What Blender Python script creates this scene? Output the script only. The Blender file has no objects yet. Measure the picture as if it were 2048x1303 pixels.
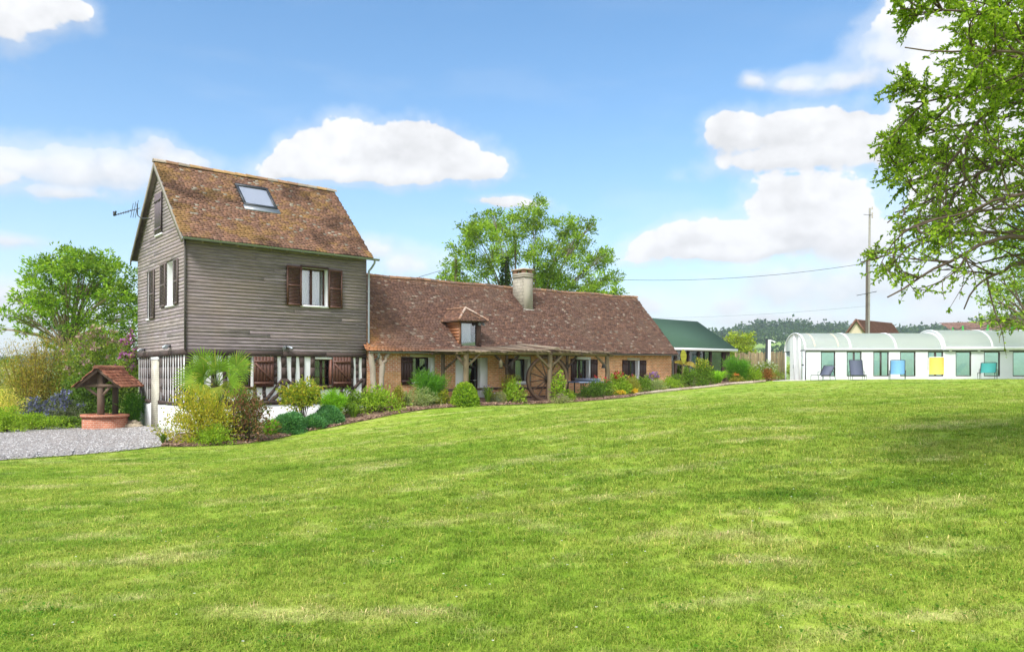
import bpy, math, numpy as np
from mathutils import Vector, Matrix
R = math.radians
scene = bpy.context.scene
COL = scene.collection
EYE, FPX, CXP, HOR = 1.6, 1530.0, 1024.0, 752.0

# ---------------------------------------------------------------- camera, light, exposure
cd = bpy.data.cameras.new('camera'); cam = bpy.data.objects.new('camera', cd); COL.objects.link(cam)
cam.location = (0, 0, EYE); cam.rotation_euler = (R(90), 0, 0)
cd.sensor_width = 36; cd.lens = 36*FPX/2048; cd.shift_y = (HOR-651.5)/2048
cd.clip_start = 0.1; cd.clip_end = 12000
scene.camera = cam
SUN_EL, SUN_AZ = R(50), math.atan2(-0.40, -0.78)          # direction towards the sun (over the left shoulder)
sd = bpy.data.lights.new('sun', 'SUN'); sun = bpy.data.objects.new('sun', sd); COL.objects.link(sun)
sd.energy = 2.3; sd.angle = R(15); sd.color = (1.0, 0.97, 0.93)
sv = Vector((math.cos(SUN_EL)*math.sin(SUN_AZ), math.cos(SUN_EL)*math.cos(SUN_AZ), math.sin(SUN_EL)))
sun.rotation_euler = sv.to_track_quat('Z', 'Y').to_euler(); sun.location = (-30, -30, 60)
vs = scene.view_settings
vs.view_transform = 'Standard'; vs.look = 'None'; vs.exposure = 1.04; vs.gamma = 1; vs.use_curve_mapping = False

# ---------------------------------------------------------------- small maths helpers
def rng_(s): return np.random.default_rng(s)
def unit(a): return a/np.maximum(np.linalg.norm(a, axis=-1, keepdims=True), 1e-9)
def fbm(x, y, seed=0, octaves=4, base=1.0):
    """value noise on numpy arrays, about 0..1"""
    g = rng_(seed).random((256, 256)); out = 0; amp = 1; tot = 0; fr = base
    for o in range(octaves):
        X = x*fr+17.3*o; Y = y*fr+5.1*o; i = np.floor(X).astype(int); j = np.floor(Y).astype(int)
        u = X-i; v = Y-j; u = u*u*(3-2*u); v = v*v*(3-2*v)
        a = g[i % 256, j % 256]; b = g[(i+1) % 256, j % 256]; c = g[i % 256, (j+1) % 256]; d = g[(i+1) % 256, (j+1) % 256]
        out = out+amp*((a*(1-u)+b*u)*(1-v)+(c*(1-u)+d*u)*v); tot += amp; amp *= .5; fr *= 2.03
    return out/tot
def sstep(a, b, x): t = np.clip((x-a)/(b-a), 0, 1); return t*t*(3-2*t)

# ---------------------------------------------------------------- world: physical sky plus cumulus
w = bpy.data.worlds.new('World'); scene.world = w; w.use_nodes = True
SKY, CLOUD, LOWH, LOWA = 0.13, 3.8, .13, .70
def cloud_image():
    W, H = 1024, 512
    img = bpy.data.images.new('cumulus', W, H, alpha=False, float_buffer=True)
    az = (np.arange(W)+.5)/W*2*np.pi-np.pi; el = ((np.arange(H)+.5)/H-.5)*np.pi
    A, L = [g.astype(np.float32) for g in np.meshgrid(az, el)]
    FW_, FH_ = 2560, 1200; A2, L2 = [g.astype(np.float32) for g in np.meshgrid((np.arange(FW_)+.5)/FW_*1.6-.8, (np.arange(FH_)+.5)/FH_*.75-.03)]
    def at(px, py):
        d = np.array([(px-CXP)/FPX, 1, (HOR-py)/FPX]); return math.atan2(d[0], d[1]), math.atan2(d[2], math.hypot(d[0], d[1]))
    # centre and half sizes of the puffs each cumulus is heaped from (direction space)
    puffs = [(10,30,95,66),(100,12,75,52),(60,322,85,30),(150,348,100,50),(232,345,90,50),(312,312,60,38),(372,328,48,26),(130,396,85,20),
        (575,338,52,26),(625,318,62,46),(690,294,72,52),(760,304,70,48),(842,300,76,52),(905,322,76,44),(968,342,46,28),(760,348,215,24),(1010,411,70,15),
        (1462,278,58,48),(1545,272,80,44),(1620,268,80,46),(1700,275,75,52),(1775,285,60,50),(1600,322,165,30),
        (1516,164,36,16),(1600,160,52,22),(1700,160,85,28),(1770,96,62,36),(1812,46,55,50),
        (1312,492,54,28),(1390,474,72,42),(1470,476,66,32),(1560,402,66,48),(1625,392,62,44),(1694,420,62,62),(1600,468,125,48),(1700,492,90,52),(1480,505,220,22),
        (1292,612,52,30),(1455,618,60,26),(1560,580,130,60),(1720,580,190,70),(1900,560,190,90),(1540,640,230,22),(1930,640,200,40),
        (812,524,76,32),(740,500,60,26),(1900,120,130,150),(1960,340,140,200),(2150,200,200,260),(28,490,80,18),(-60,330,120,60),(20,600,140,40),(140,640,200,30)]
    soft = {2,3,4,5,6,7,25,26,23,24,37,38,39,40,41,42,43,44,45,49,51,52}
    def layer(A, L, front):
        nz = fbm(A*14, L*20, 3, 6)-.5; F = np.full(A.shape, -9, np.float32); S = np.zeros_like(F); V = np.zeros_like(F); nz2 = 0
        if front:
            nz2 = fbm(A*60, L*75, 4, 6)-.5; nx = fbm(A*22, L*26, 8, 5)-.5
            bil = 1-np.abs(2*fbm(A*34, L*40, 12, 3)-1); wsum = np.zeros(A.shape); V = np.zeros(A.shape); S = np.zeros(A.shape)
            for i, (px, py, sx, sy) in enumerate(puffs):
                a0, l0 = at(px, py); k = math.cos(a0); ra = sx*1.12/FPX*k*k; rl = sy*1.1/FPX*k
                da = (A-a0+nx*.034)/ra; dl = (L-l0+nz*.026)/rl; dl = np.where(dl < 0, dl*1.2, dl)   # flatter bases
                w_ = np.exp(np.clip(5.5*(1-np.sqrt(da*da+dl*dl)), -40, 8)); wsum += w_; V += w_*np.clip(dl, -1.2, 1.2); S += w_*((.5 if i < 8 else 1.0) if i in soft else 0.0)
            V /= np.maximum(wsum, 1e-30); S /= np.maximum(wsum, 1e-30); F = np.log(np.maximum(wsum, 1e-17))/5.5-.10+.16*(bil-.62)
        # unseen cumulus behind and beside the view, thickened to add fill light
        side = sstep(.78, 1.05, np.abs(A)); Fb = (fbm(A*5.1+9, L*11, 21, 6)-.42)*5
        F = np.maximum(F, np.where(side > 0, Fb*side-(1-side)*2, -9))
        dens = F+nz*.50+nz2*.42; alpha = sstep(-.02, .11+.40*np.clip(-V, 0, 1), dens)*(1-S)+sstep(-.25, .75, dens)*.85*S; alpha = np.maximum(alpha, .42*sstep(-.55, .25, dens+nz*.5))
        wisp = sstep(.52, .8, fbm(A*6, L*22, 31, 6))*(.08 if front else .3)*sstep(.62, .2, L); alpha = np.maximum(alpha, wisp*(L > 0))
        low = np.exp(-np.clip(L, 0, 2)/LOWH)*LOWA                      # white veil near the horizon
        alpha = 1-(1-alpha)*(1-low); alpha = np.where(L < 0, 1, alpha)
        shade = np.clip(.985+.20*np.minimum(V, 0)+.05*np.maximum(V, 0)+.36*nz+.22*nz2, .82, 1.06); shade = shade+(.90-shade)*np.clip(low/np.maximum(alpha, .05), 0, 1)**2
        shade = shade*(1+.65*side)                                    # unseen clouds out of view brightened as added frontal fill
        return np.stack([shade, np.clip(alpha, 0, 1), 0*shade, 0*shade+1], -1)
    img2 = bpy.data.images.new('cumulus_detail', FW_, FH_, alpha=False, float_buffer=True)       # the quarter of the sky towards the valley, in finer steps
    for im, px in ((img, layer(A, L, False)), (img2, layer(A2, L2, True))):
        im.colorspace_settings.name = 'Non-Color'; im.pixels.foreach_set(px.astype(np.float32).ravel()); im.update(); im.pack()
    return img, img2
def build_world():
    nt = w.node_tree; N = nt.nodes; K = nt.links; N.clear()
    out = N.new('ShaderNodeOutputWorld'); bg = N.new('ShaderNodeBackground')
    sky = N.new('ShaderNodeTexSky'); sky.sky_type = 'NISHITA'; sky.sun_disc = False
    sky.sun_elevation = SUN_EL; sky.sun_rotation = SUN_AZ; sky.air_density = 1.0; sky.dust_density = .6; sky.ozone_density = 2.0
    env = N.new('ShaderNodeTexEnvironment'); env.image, detail = cloud_image()
    tc = N.new('ShaderNodeTexCoord'); mp = N.new('ShaderNodeMapping'); mp.inputs['Rotation'].default_value = (0, 0, R(-90))
    K.new(tc.outputs['Generated'], mp.inputs[0]); K.new(mp.outputs[0], env.inputs[0])
    def mt(op, a, b=0.0):
        q = N.new('ShaderNodeMath'); q.operation = op
        for i, v in enumerate((a, b)):
            if hasattr(v, 'node'): K.new(v, q.inputs[i])
            else: q.inputs[i].default_value = v
        return q.outputs[0]
    xyz = N.new('ShaderNodeSeparateXYZ'); K.new(tc.outputs['Generated'], xyz.inputs[0])
    az = mt('ARCTAN2', xyz.outputs[0], xyz.outputs[1]); el = mt('ARCSINE', xyz.outputs[2])
    uv = N.new('ShaderNodeCombineXYZ'); K.new(mt('DIVIDE', mt('ADD', az, .8), 1.6), uv.inputs[0]); K.new(mt('DIVIDE', mt('ADD', el, .03), .75), uv.inputs[1])
    it = N.new('ShaderNodeTexImage'); it.image = detail; it.interpolation = 'Cubic'; it.extension = 'EXTEND'; K.new(uv.outputs[0], it.inputs[0])
    isin = mt('MULTIPLY', mt('LESS_THAN', mt('ABSOLUTE', az), .795), mt('MULTIPLY', mt('GREATER_THAN', el, -.028), mt('LESS_THAN', el, .715)))
    pickc = N.new('ShaderNodeMix'); pickc.data_type = 'RGBA'; K.new(isin, pickc.inputs['Factor']); K.new(env.outputs['Color'], pickc.inputs['A']); K.new(it.outputs['Color'], pickc.inputs['B'])
    sp = N.new('ShaderNodeSeparateColor'); K.new(pickc.outputs['Result'], sp.inputs[0])
    tint = N.new('ShaderNodeMix'); tint.data_type = 'RGBA'; tint.clamp_factor = False      # grey bases to white tops
    tint.inputs['A'].default_value = (.02*CLOUD, .035*CLOUD, .065*CLOUD, 1); tint.inputs['B'].default_value = (.99*CLOUD, 1.0*CLOUD, 1.02*CLOUD, 1); K.new(sp.outputs[0], tint.inputs['Factor'])
    mix = N.new('ShaderNodeMix'); mix.data_type = 'RGBA'
    hs = N.new('ShaderNodeHueSaturation'); hs.inputs['Saturation'].default_value = 1.2; hs.inputs['Value'].default_value = .86; hs.inputs['Hue'].default_value = .494; K.new(sky.outputs[0], hs.inputs['Color'])
    K.new(sp.outputs[1], mix.inputs['Factor']); K.new(hs.outputs[0], mix.inputs['A']); K.new(tint.outputs['Result'], mix.inputs['B'])
    K.new(mix.outputs['Result'], bg.inputs['Color']); bg.inputs['Strength'].default_value = SKY
    K.new(bg.outputs[0], out.inputs[0])
build_world()

# ---------------------------------------------------------------- mesh builder
class MB:
    def __init__(s): s.v = []; s.f = {3: [], 4: []}; s.c = []; s.n = 0
    def add(s, V, F, col=(.5, .5, .5)):
        V = np.asarray(V, float).reshape(-1, 3); F = np.asarray(F, int)
        C = np.asarray(col, float)
        if C.ndim == 1: C = np.tile(C[:3], (len(V), 1))
        s.v.append(V); s.c.append(C); s.f[F.shape[1]].append(F+s.n); s.n += len(V)
    def quad(s, a, b, c, d, col=(.5, .5, .5)): s.add([a, b, c, d], [[0, 1, 2, 3]], col)
    def tri(s, a, b, c, col=(.5, .5, .5)): s.add([a, b, c], [[0, 1, 2]], col)
    BF = [[0, 3, 2, 1], [4, 5, 6, 7], [0, 1, 5, 4], [1, 2, 6, 5], [2, 3, 7, 6], [3, 0, 4, 7]]
    def box(s, lo, hi, col=(.5, .5, .5)):
        (a, b, c), (d, e, f) = lo, hi
        s.add([(a, b, c), (d, b, c), (d, e, c), (a, e, c), (a, b, f), (d, b, f), (d, e, f), (a, e, f)], s.BF, col)
    def hexa(s, pts, col=(.5, .5, .5)): s.add(pts, s.BF, col)
    def beam(s, p, q, w, h=None, up=(0, 0, 1), col=(.5, .5, .5)):
        h = h or w; p = np.array(p, float); q = np.array(q, float); d = unit(q-p)
        a = np.cross(d, up)
        if np.linalg.norm(a) < 1e-3: a = np.cross(d, (0, 1, 0))
        a = unit(a); b = np.cross(a, d); a = a*w/2; b = b*h/2
        s.add([p-a-b, p+a-b, p+a+b, p-a+b, q-a-b, q+a-b, q+a+b, q-a+b], [[3, 2, 1, 0], [4, 5, 6, 7], [0, 1, 5, 4], [1, 2, 6, 5], [2, 3, 7, 6], [3, 0, 4, 7]], col)
    def tube(s, P, r, n=8, col=(.5, .5, .5), cap=True):
        P = np.asarray(P, float); m = len(P); r = np.broadcast_to(np.asarray(r, float), (m,))
        T = np.gradient(P, axis=0) if m > 1 else P; T = unit(T)
        ref = np.array([0, 0, 1.]) if abs(T[0][2]) < .9 else np.array([1., 0, 0])
        V = []; a = unit(np.cross(T[0], ref))
        for i in range(m):
            a = a-T[i]*np.dot(a, T[i]); a = unit(a); b = np.cross(T[i], a)
            t = np.arange(n)/n*2*np.pi
            V.append(P[i]+r[i]*(np.cos(t)[:, None]*a+np.sin(t)[:, None]*b))
        V = np.concatenate(V); k = np.arange(n); k2 = (k+1) % n
        F = np.concatenate([np.stack([i*n+k, i*n+k2, (i+1)*n+k2, (i+1)*n+k], 1) for i in range(m-1)])
        C = np.asarray(col, float)
        if C.ndim == 2: C = np.repeat(C, n, axis=0)
        s.add(V, F, C)
        if cap:
            cc = C if C.ndim == 1 else C[0]
            for i, o in ((0, -1), (m-1, 1)):
                c0 = np.concatenate([V[i*n:(i+1)*n], P[i:i+1]]); s.add(c0, np.stack([k, k2, np.full(n, n)], 1) if o > 0 else np.stack([k2, k, np.full(n, n)], 1), cc)
    def lathe(s, prof, c=(0, 0, 0), n=32, col=(.5, .5, .5)):
        prof = np.asarray(prof, float); m = len(prof); t = np.arange(n)/n*2*np.pi
        V = np.concatenate([np.stack([c[0]+r*np.cos(t), c[1]+r*np.sin(t), np.full(n, c[2]+z)], 1) for r, z in prof])
        k = np.arange(n); k2 = (k+1) % n
        s.add(V, np.concatenate([np.stack([i*n+k, i*n+k2, (i+1)*n+k2, (i+1)*n+k], 1) for i in range(m-1)]), col)
    def leaves(s, P, D, L, W, col, rng, fold=.18, up=None):
        """diamond shaped leaves: base, two shoulders, tip"""
        N = len(P); L = np.broadcast_to(L, (N,))[:, None]; W = np.broadcast_to(W, (N,))[:, None]
        ref = rng.normal(size=(N, 3)) if up is None else up
        S = unit(np.cross(D, ref)); Nn = np.cross(S, D)
        mid = P+D*L*.45
        V = np.stack([P, mid+S*W*.5+Nn*W*fold, P+D*L-Nn*L*.06, mid-S*W*.5+Nn*W*fold], 1).reshape(-1, 3)
        C = np.asarray(col, float); C = np.tile(C, (N, 1)) if C.ndim == 1 else C
        s.add(V, np.arange(4*N).reshape(N, 4), np.repeat(C, 4, axis=0))
    def obj(s, name, mat, parent=None, smooth=False, loc=None):
        me = bpy.data.meshes.new(name); V = np.concatenate(s.v); C = np.concatenate(s.c)
        f3 = np.concatenate(s.f[3]) if s.f[3] else np.zeros((0, 3), int); f4 = np.concatenate(s.f[4]) if s.f[4] else np.zeros((0, 4), int)
        me.vertices.add(len(V)); me.vertices.foreach_set('co', V.ravel().astype(np.float32))
        nl = f3.size+f4.size; me.loops.add(nl); me.loops.foreach_set('vertex_index', np.concatenate([f3.ravel(), f4.ravel()]).astype(np.int32))
        npoly = len(f3)+len(f4); me.polygons.add(npoly)
        tot = np.concatenate([np.full(len(f3), 3), np.full(len(f4), 4)]); st = np.concatenate([[0], np.cumsum(tot)[:-1]])
        me.polygons.foreach_set('loop_start', st.astype(np.int32))
        me.update(calc_edges=True)
        if smooth: me.polygons.foreach_set('use_smooth', np.ones(npoly, bool))
        at = me.attributes.new('col', 'FLOAT_COLOR', 'POINT')
        at.data.foreach_set('color', np.concatenate([C, np.ones((len(C), 1))], 1).ravel().astype(np.float32))
        if isinstance(mat, (list, tuple)):
            for m_ in mat: me.materials.append(m_)
        else: me.materials.append(mat)
        me.validate(); o = bpy.data.objects.new(name, me); COL.objects.link(o)
        if parent is not None:
            o.parent = parent
            if parent.name in OFF: o.location = OFF[parent.name]
        if loc is not None: o.location = loc
        return o
OFF = {}
def tag(o, label=None, cat=None, group=None, kind=None):
    if label: o['label'] = label
    if cat: o['category'] = cat
    if group: o['group'] = group
    if kind: o['kind'] = kind
    return o
HC = np.array([-11.37, 26.68]); HA = R(40); HU = np.array([math.cos(HA), math.sin(HA)]); HV = np.array([-math.sin(HA), math.cos(HA)])
def house(u, v, z=0): q = HC+HU*u+HV*v; return np.array([q[0], q[1], z])
def thing(name, label, cat, base, frame='world', group=None, rz=0):
    """an Empty at the thing's base; its parts are authored in frame coordinates"""
    o = bpy.data.objects.new(name, None); COL.objects.link(o); o.empty_display_size = .3
    if frame == 'house': o.location = house(*base); o.rotation_euler = (0, 0, HA); OFF[o.name] = Vector((-base[0], -base[1], -base[2]))
    elif frame == 'world': o.location = base; OFF[o.name] = Vector((-base[0], -base[1], -base[2]))
    else: o.location = base; o.rotation_euler = (0, 0, rz)
    return tag(o, label, cat, group)
def copy_tree(o, parent=None):
    c = o.copy(); COL.objects.link(c)
    if parent is not None: c.parent = parent
    for ch in list(o.children): copy_tree(ch, c)
    return c

# ---------------------------------------------------------------- terrain (one smooth surface through surveyed spot heights)
CP = [(0,1303,4.4,.0),(1024,1303,4.4,.03),(2048,1303,4.4,.10)]
SP = [(330,893,22.5),(540,880,24.8),(640,857,26.8),(740,840,28.6),(850,820,30),(940,812,31),(1060,808,33.2),(1100,806,34.2),(1214,792,36.4),(1280,788,37.6),(1400,775,41),(1560,761,44.5),
      (1640,761,43.5),(2048,757.5,44),(0,920,18.5),(300,900,21.5),(372,865,26.68),(283,852,31.1),(210,859,29.3),(0,862,29),
      (1024,1000,8.9),(1024,900,13.4),(1024,850,18.7),(1024,822,26.5),(300,1000,11.1),(300,930,17.2),(1700,1000,7.7),(1700,850,12.9),(1700,800,19.5),(1700,770,33),(2000,1000,7.4),(2000,850,11.9),(2000,800,17),(2000,772,28)]
_c = []
for px, py, Y, z in CP: _c.append(((px-CXP)/FPX*Y, Y, z))
for px, py, Y in SP: _c.append(((px-CXP)/FPX*Y, Y, EYE+(HOR-py)/FPX*Y))
for u, v, z in ((7, 0, .3), (12, 0, .62), (19, -.3, .66), (27, 0, 1.08), (34, 1.5, 1.15), (34, 7, 1.2), (20, 8, .8), (8, 8, .2), (0, 6, -.42), (-4, 10, -.5)):
    q = house(u, v); _c.append((q[0], q[1], z))
_c += [(-6, -6, -.1), (6, -6, .1), (0, 0, 0), (-40, 40, -.8), (-40, 10, -.9), (45, 10, 1.6), (45, 48, 1.6), (17.4, 48.7, 1.36), (31, 48, 1.45), (30, 60, 1.4), (0, 62, .9), (-25, 60, -.6)]
_c = np.array(_c)
def _tps(d2): return np.where(d2 > 1e-9, d2*np.log(np.maximum(d2, 1e-9))*.5, 0)
def _fit():
    n = len(_c); P = np.concatenate([np.ones((n, 1)), _c[:, :2]], 1)
    D = ((_c[:, None, :2]-_c[None, :, :2])**2).sum(-1)
    A = np.zeros((n+3, n+3)); A[:n, :n] = _tps(D)+np.eye(n)*2.5; A[:n, n:] = P; A[n:, :n] = P.T
    return np.linalg.solve(A, np.concatenate([_c[:, 2], np.zeros(3)]))
_w = _fit()
def ground_z(x, y):
    x = np.asarray(x, float); y = np.asarray(y, float); sh = x.shape; x = x.ravel(); y = y.ravel()
    xc = np.clip(x, -42, 46); yc = np.clip(y, -7, 60)
    D = (xc[:, None]-_c[None, :, 0])**2+(yc[:, None]-_c[None, :, 1])**2
    z = _tps(D)@_w[:-3]+_w[-3]+_w[-2]*xc+_w[-1]*yc
    out = np.hypot(np.maximum(np.abs(x-2)-46, 0), np.maximum(np.abs(y-26)-36, 0))
    z = z-7*sstep(0, 120, out)
    return z.reshape(sh)
def gz(x, y): return float(ground_z(np.array([x]), np.array([y]))[0])
def spot(px, py):
    """the point of the lawn or bed seen along one direction from the camera"""
    t = np.arange(3.5, 75, .05); X = (px-CXP)/FPX*t; Z = EYE+(HOR-py)/FPX*t
    k = np.nonzero(Z-ground_z(X, t) <= 0)[0]
    i = k[0] if len(k) else len(t)-1
    return np.array([X[i], t[i], float(ground_z(X[i:i+1], t[i:i+1])[0])])
def along(px, Y): x = (px-CXP)/FPX*Y; return np.array([x, Y, gz(x, Y)])
def hgt(py, Y): return EYE+(HOR-py)/FPX*Y
# ---------------------------------------------------------------- materials
def nodes(name):
    m = bpy.data.materials.new(name); m.use_nodes = True; nt = m.node_tree; nt.nodes.clear()
    o = nt.nodes.new('ShaderNodeOutputMaterial'); b = nt.nodes.new('ShaderNodeBsdfPrincipled'); nt.links.new(b.outputs[0], o.inputs[0])
    return m, nt.nodes, nt.links, b, o
def noise(N, K, vec, scale, detail=4, rough=.55):
    n = N.new('ShaderNodeTexNoise'); n.inputs['Scale'].default_value = scale; n.inputs['Detail'].default_value = detail; n.inputs['Roughness'].default_value = rough
    if vec is not None: K.new(vec, n.inputs['Vector'])
    return n.outputs['Fac']
def ramp(N, K, fac, stops):
    r = N.new('ShaderNodeValToRGB'); e = r.color_ramp.elements
    while len(e) < len(stops): e.new(.5)
    for k, (p, c) in zip(e, stops):
        k.position = p; k.color = (*c[:3], 1) if len(c) > 1 else (c[0], c[0], c[0], 1)
    K.new(fac, r.inputs[0]); return r.outputs[0]
def mixc(N, K, f, a, b, mode='MIX'):
    m = N.new('ShaderNodeMix'); m.data_type = 'RGBA'; m.blend_type = mode
    for k, s in (('Factor', f), ('A', a), ('B', b)):
        if hasattr(s, 'node'): K.new(s, m.inputs[k])
        elif k == 'Factor': m.inputs[k].default_value = s
        else: m.inputs[k].default_value = (*s[:3], 1)
    return m.outputs['Result']
def math_(N, K, op, a, b=0.0, clamp=False):
    m = N.new('ShaderNodeMath'); m.operation = op; m.use_clamp = clamp
    for i, s in enumerate((a, b)):
        if hasattr(s, 'node'): K.new(s, m.inputs[i])
        else: m.inputs[i].default_value = s
    return m.outputs[0]
def objvec(N, K, stretch=(1, 1, 1)):
    t = N.new('ShaderNodeTexCoord'); m = N.new('ShaderNodeMapping'); m.inputs['Scale'].default_value = stretch
    K.new(t.outputs['Object'], m.inputs[0]); return m.outputs[0]
def bump(N, K, b, h, strength=.3, dist=.02):
    n = N.new('ShaderNodeBump'); n.inputs['Strength'].default_value = strength; n.inputs['Distance'].default_value = dist
    K.new(h, n.inputs['Height']); K.new(n.outputs[0], b.inputs['Normal'])
def attr(N, name='col'):
    a = N.new('ShaderNodeAttribute'); a.attribute_name = name; return a.outputs['Color']
def vcol(name, rough=.7, scale=8, amp=.35, stretch=(1, 1, 1), bmp=.25, spec=.3, metal=0, dist=.01, fine=None):
    """colour carried piece by piece, broken up by two octaves of grain"""
    m, N, K, b, o = nodes(name); v = objvec(N, K, stretch)
    n1 = noise(N, K, v, scale, 6, .65); n2 = noise(N, K, v, scale*.17, 3)
    g = math_(N, K, 'ADD', math_(N, K, 'MULTIPLY', n1, .65), math_(N, K, 'MULTIPLY', n2, .35))
    k = ramp(N, K, g, [(.28, (1-amp,)), (.72, (1+amp,))])
    K.new(mixc(N, K, 1, attr(N), k, 'MULTIPLY'), b.inputs['Base Color'])
    b.inputs['Roughness'].default_value = rough; b.inputs['Specular IOR Level'].default_value = spec; b.inputs['Metallic'].default_value = metal
    if bmp: bump(N, K, b, n1, bmp, dist)
    return m
def plain(name, col, rough=.5, spec=.4, metal=0, amp=.15, scale=6, stretch=(1, 1, 1), bmp=.08):
    m, N, K, b, o = nodes(name); v = objvec(N, K, stretch); n = noise(N, K, v, scale, 6, .6)
    K.new(mixc(N, K, n, tuple(c*(1-amp) for c in col), tuple(min(1, c*(1+amp)) for c in col)), b.inputs['Base Color'])
    b.inputs['Roughness'].default_value = rough; b.inputs['Specular IOR Level'].default_value = spec; b.inputs['Metallic'].default_value = metal
    if bmp: bump(N, K, b, n, bmp, .01)
    return m
def leafmat(name, trans=.38, rough=.5, spec=.3):
    m, N, K, b, o = nodes(name); c = attr(N); K.new(c, b.inputs['Base Color'])
    b.inputs['Roughness'].default_value = rough; b.inputs['Specular IOR Level'].default_value = spec
    t = N.new('ShaderNodeBsdfTranslucent'); K.new(mixc(N, K, 1, c, (1.25, 1.3, .6), 'MULTIPLY'), t.inputs[0])
    x = N.new('ShaderNodeMixShader'); x.inputs[0].default_value = trans
    K.new(b.outputs[0], x.inputs[1]); K.new(t.outputs[0], x.inputs[2]); K.new(x.outputs[0], o.inputs[0]); return m
def glassmat(name, tint=(.75, .82, .82), refl=.12, rough=.02):
    m, N, K, b, o = nodes(name)
    t = N.new('ShaderNodeBsdfTransparent'); t.inputs[0].default_value = (*tint, 1)
    g = N.new('ShaderNodeBsdfGlossy'); g.inputs['Roughness'].default_value = rough; g.inputs[0].default_value = (.9, .93, .95, 1)
    lw = N.new('ShaderNodeFresnel'); lw.inputs[0].default_value = 1.5
    f = math_(N, K, 'ADD', math_(N, K, 'MULTIPLY', lw.outputs[0], 1.0), refl, True)
    x = N.new('ShaderNodeMixShader'); K.new(f, x.inputs[0]); K.new(t.outputs[0], x.inputs[1]); K.new(g.outputs[0], x.inputs[2]); K.new(x.outputs[0], o.inputs[0]); return m
def lawn_nodes(N, K, blades):
    g = N.new('ShaderNodeNewGeometry'); p = g.outputs['Position']
    m = N.new('ShaderNodeMapping'); m.inputs['Scale'].default_value = (1, 1, .0); K.new(p, m.inputs[0]); p = m.outputs[0]
    m2 = N.new('ShaderNodeMapping'); m2.inputs['Scale'].default_value = (.55, 1.25, 0); m2.inputs['Rotation'].default_value = (0, 0, R(-14)); K.new(p, m2.inputs[0]); q = m2.outputs[0]
    big = noise(N, K, q, .42, 5, .6); mid = noise(N, K, p, 1.7, 6, .7); fine = noise(N, K, p, 38, 3, .7); pat = noise(N, K, q, .9, 7, .68)
    f = math_(N, K, 'ADD', math_(N, K, 'MULTIPLY', big, .5), math_(N, K, 'MULTIPLY', mid, .5))
    c = ramp(N, K, f, [(.25, (.11, .23, .014)), (.43, (.205, .325, .028)), (.58, (.32, .405, .058)), (.74, (.50, .50, .165))])
    dry = ramp(N, K, pat, [(.53, (0,)), (.70, (1,))])
    c = mixc(N, K, math_(N, K, 'MULTIPLY', dry, .6), c, (.74, .66, .33))
    lush = ramp(N, K, noise(N, K, q, .33, 6, .62), [(.56, (0,)), (.68, (.85,))])
    c = mixc(N, K, lush, c, (.09, .205, .008))
    return c, fine, mid
def lawn_mat():
    m, N, K, b, o = nodes('lawn'); c, fine, mid = lawn_nodes(N, K, False)
    c = mixc(N, K, 1, c, ramp(N, K, fine, [(.3, (.78,)), (.7, (1.2,))]), 'MULTIPLY')
    K.new(c, b.inputs['Base Color']); b.inputs['Roughness'].default_value = .9; b.inputs['Specular IOR Level'].default_value = .1
    bump(N, K, b, fine, .6, .03); return m
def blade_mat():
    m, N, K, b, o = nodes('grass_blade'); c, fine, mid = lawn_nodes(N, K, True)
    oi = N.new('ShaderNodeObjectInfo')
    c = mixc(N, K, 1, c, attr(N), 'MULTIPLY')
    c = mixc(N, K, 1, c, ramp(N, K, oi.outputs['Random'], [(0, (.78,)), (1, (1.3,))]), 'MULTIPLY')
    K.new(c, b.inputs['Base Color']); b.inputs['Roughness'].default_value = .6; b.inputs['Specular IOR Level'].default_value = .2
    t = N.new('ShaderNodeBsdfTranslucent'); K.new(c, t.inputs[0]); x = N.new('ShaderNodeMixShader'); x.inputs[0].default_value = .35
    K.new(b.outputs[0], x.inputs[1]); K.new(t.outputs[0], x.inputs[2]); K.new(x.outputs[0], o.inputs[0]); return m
def gravel_mat():
    m, N, K, b, o = nodes('gravel'); v = objvec(N, K)
    vo = N.new('ShaderNodeTexVoronoi'); vo.inputs['Scale'].default_value = 22; K.new(v, vo.inputs['Vector'])
    sp = N.new('ShaderNodeSeparateColor'); K.new(vo.outputs['Color'], sp.inputs[0])
    c = ramp(N, K, sp.outputs[0], [(0, (.13, .12, .115)), (.45, (.29, .268, .255)), (.8, (.41, .38, .36)), (1, (.58, .54, .50))])
    n = noise(N, K, v, .7, 5); c = mixc(N, K, ramp(N, K, n, [(.4, (0,)), (.8, (.6,))]), c, (.30, .255, .23))
    K.new(c, b.inputs['Base Color']); b.inputs['Roughness'].default_value = .85
    bump(N, K, b, vo.outputs['Distance'], .9, .05); return m
def mulch_mat():
    m, N, K, b, o = nodes('mulch'); v = objvec(N, K)
    vo = N.new('ShaderNodeTexVoronoi'); vo.inputs['Scale'].default_value = 16; K.new(v, vo.inputs['Vector'])
    sp = N.new('ShaderNodeSeparateColor'); K.new(vo.outputs['Color'], sp.inputs[0])
    c = ramp(N, K, sp.outputs[0], [(0, (.07, .04, .028)), (.5, (.20, .115, .075)), (1, (.40, .26, .18))])
    K.new(c, b.inputs['Base Color']); b.inputs['Roughness'].default_value = .95; bump(N, K, b, vo.outputs['Distance'], .9, .06); return m
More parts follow.
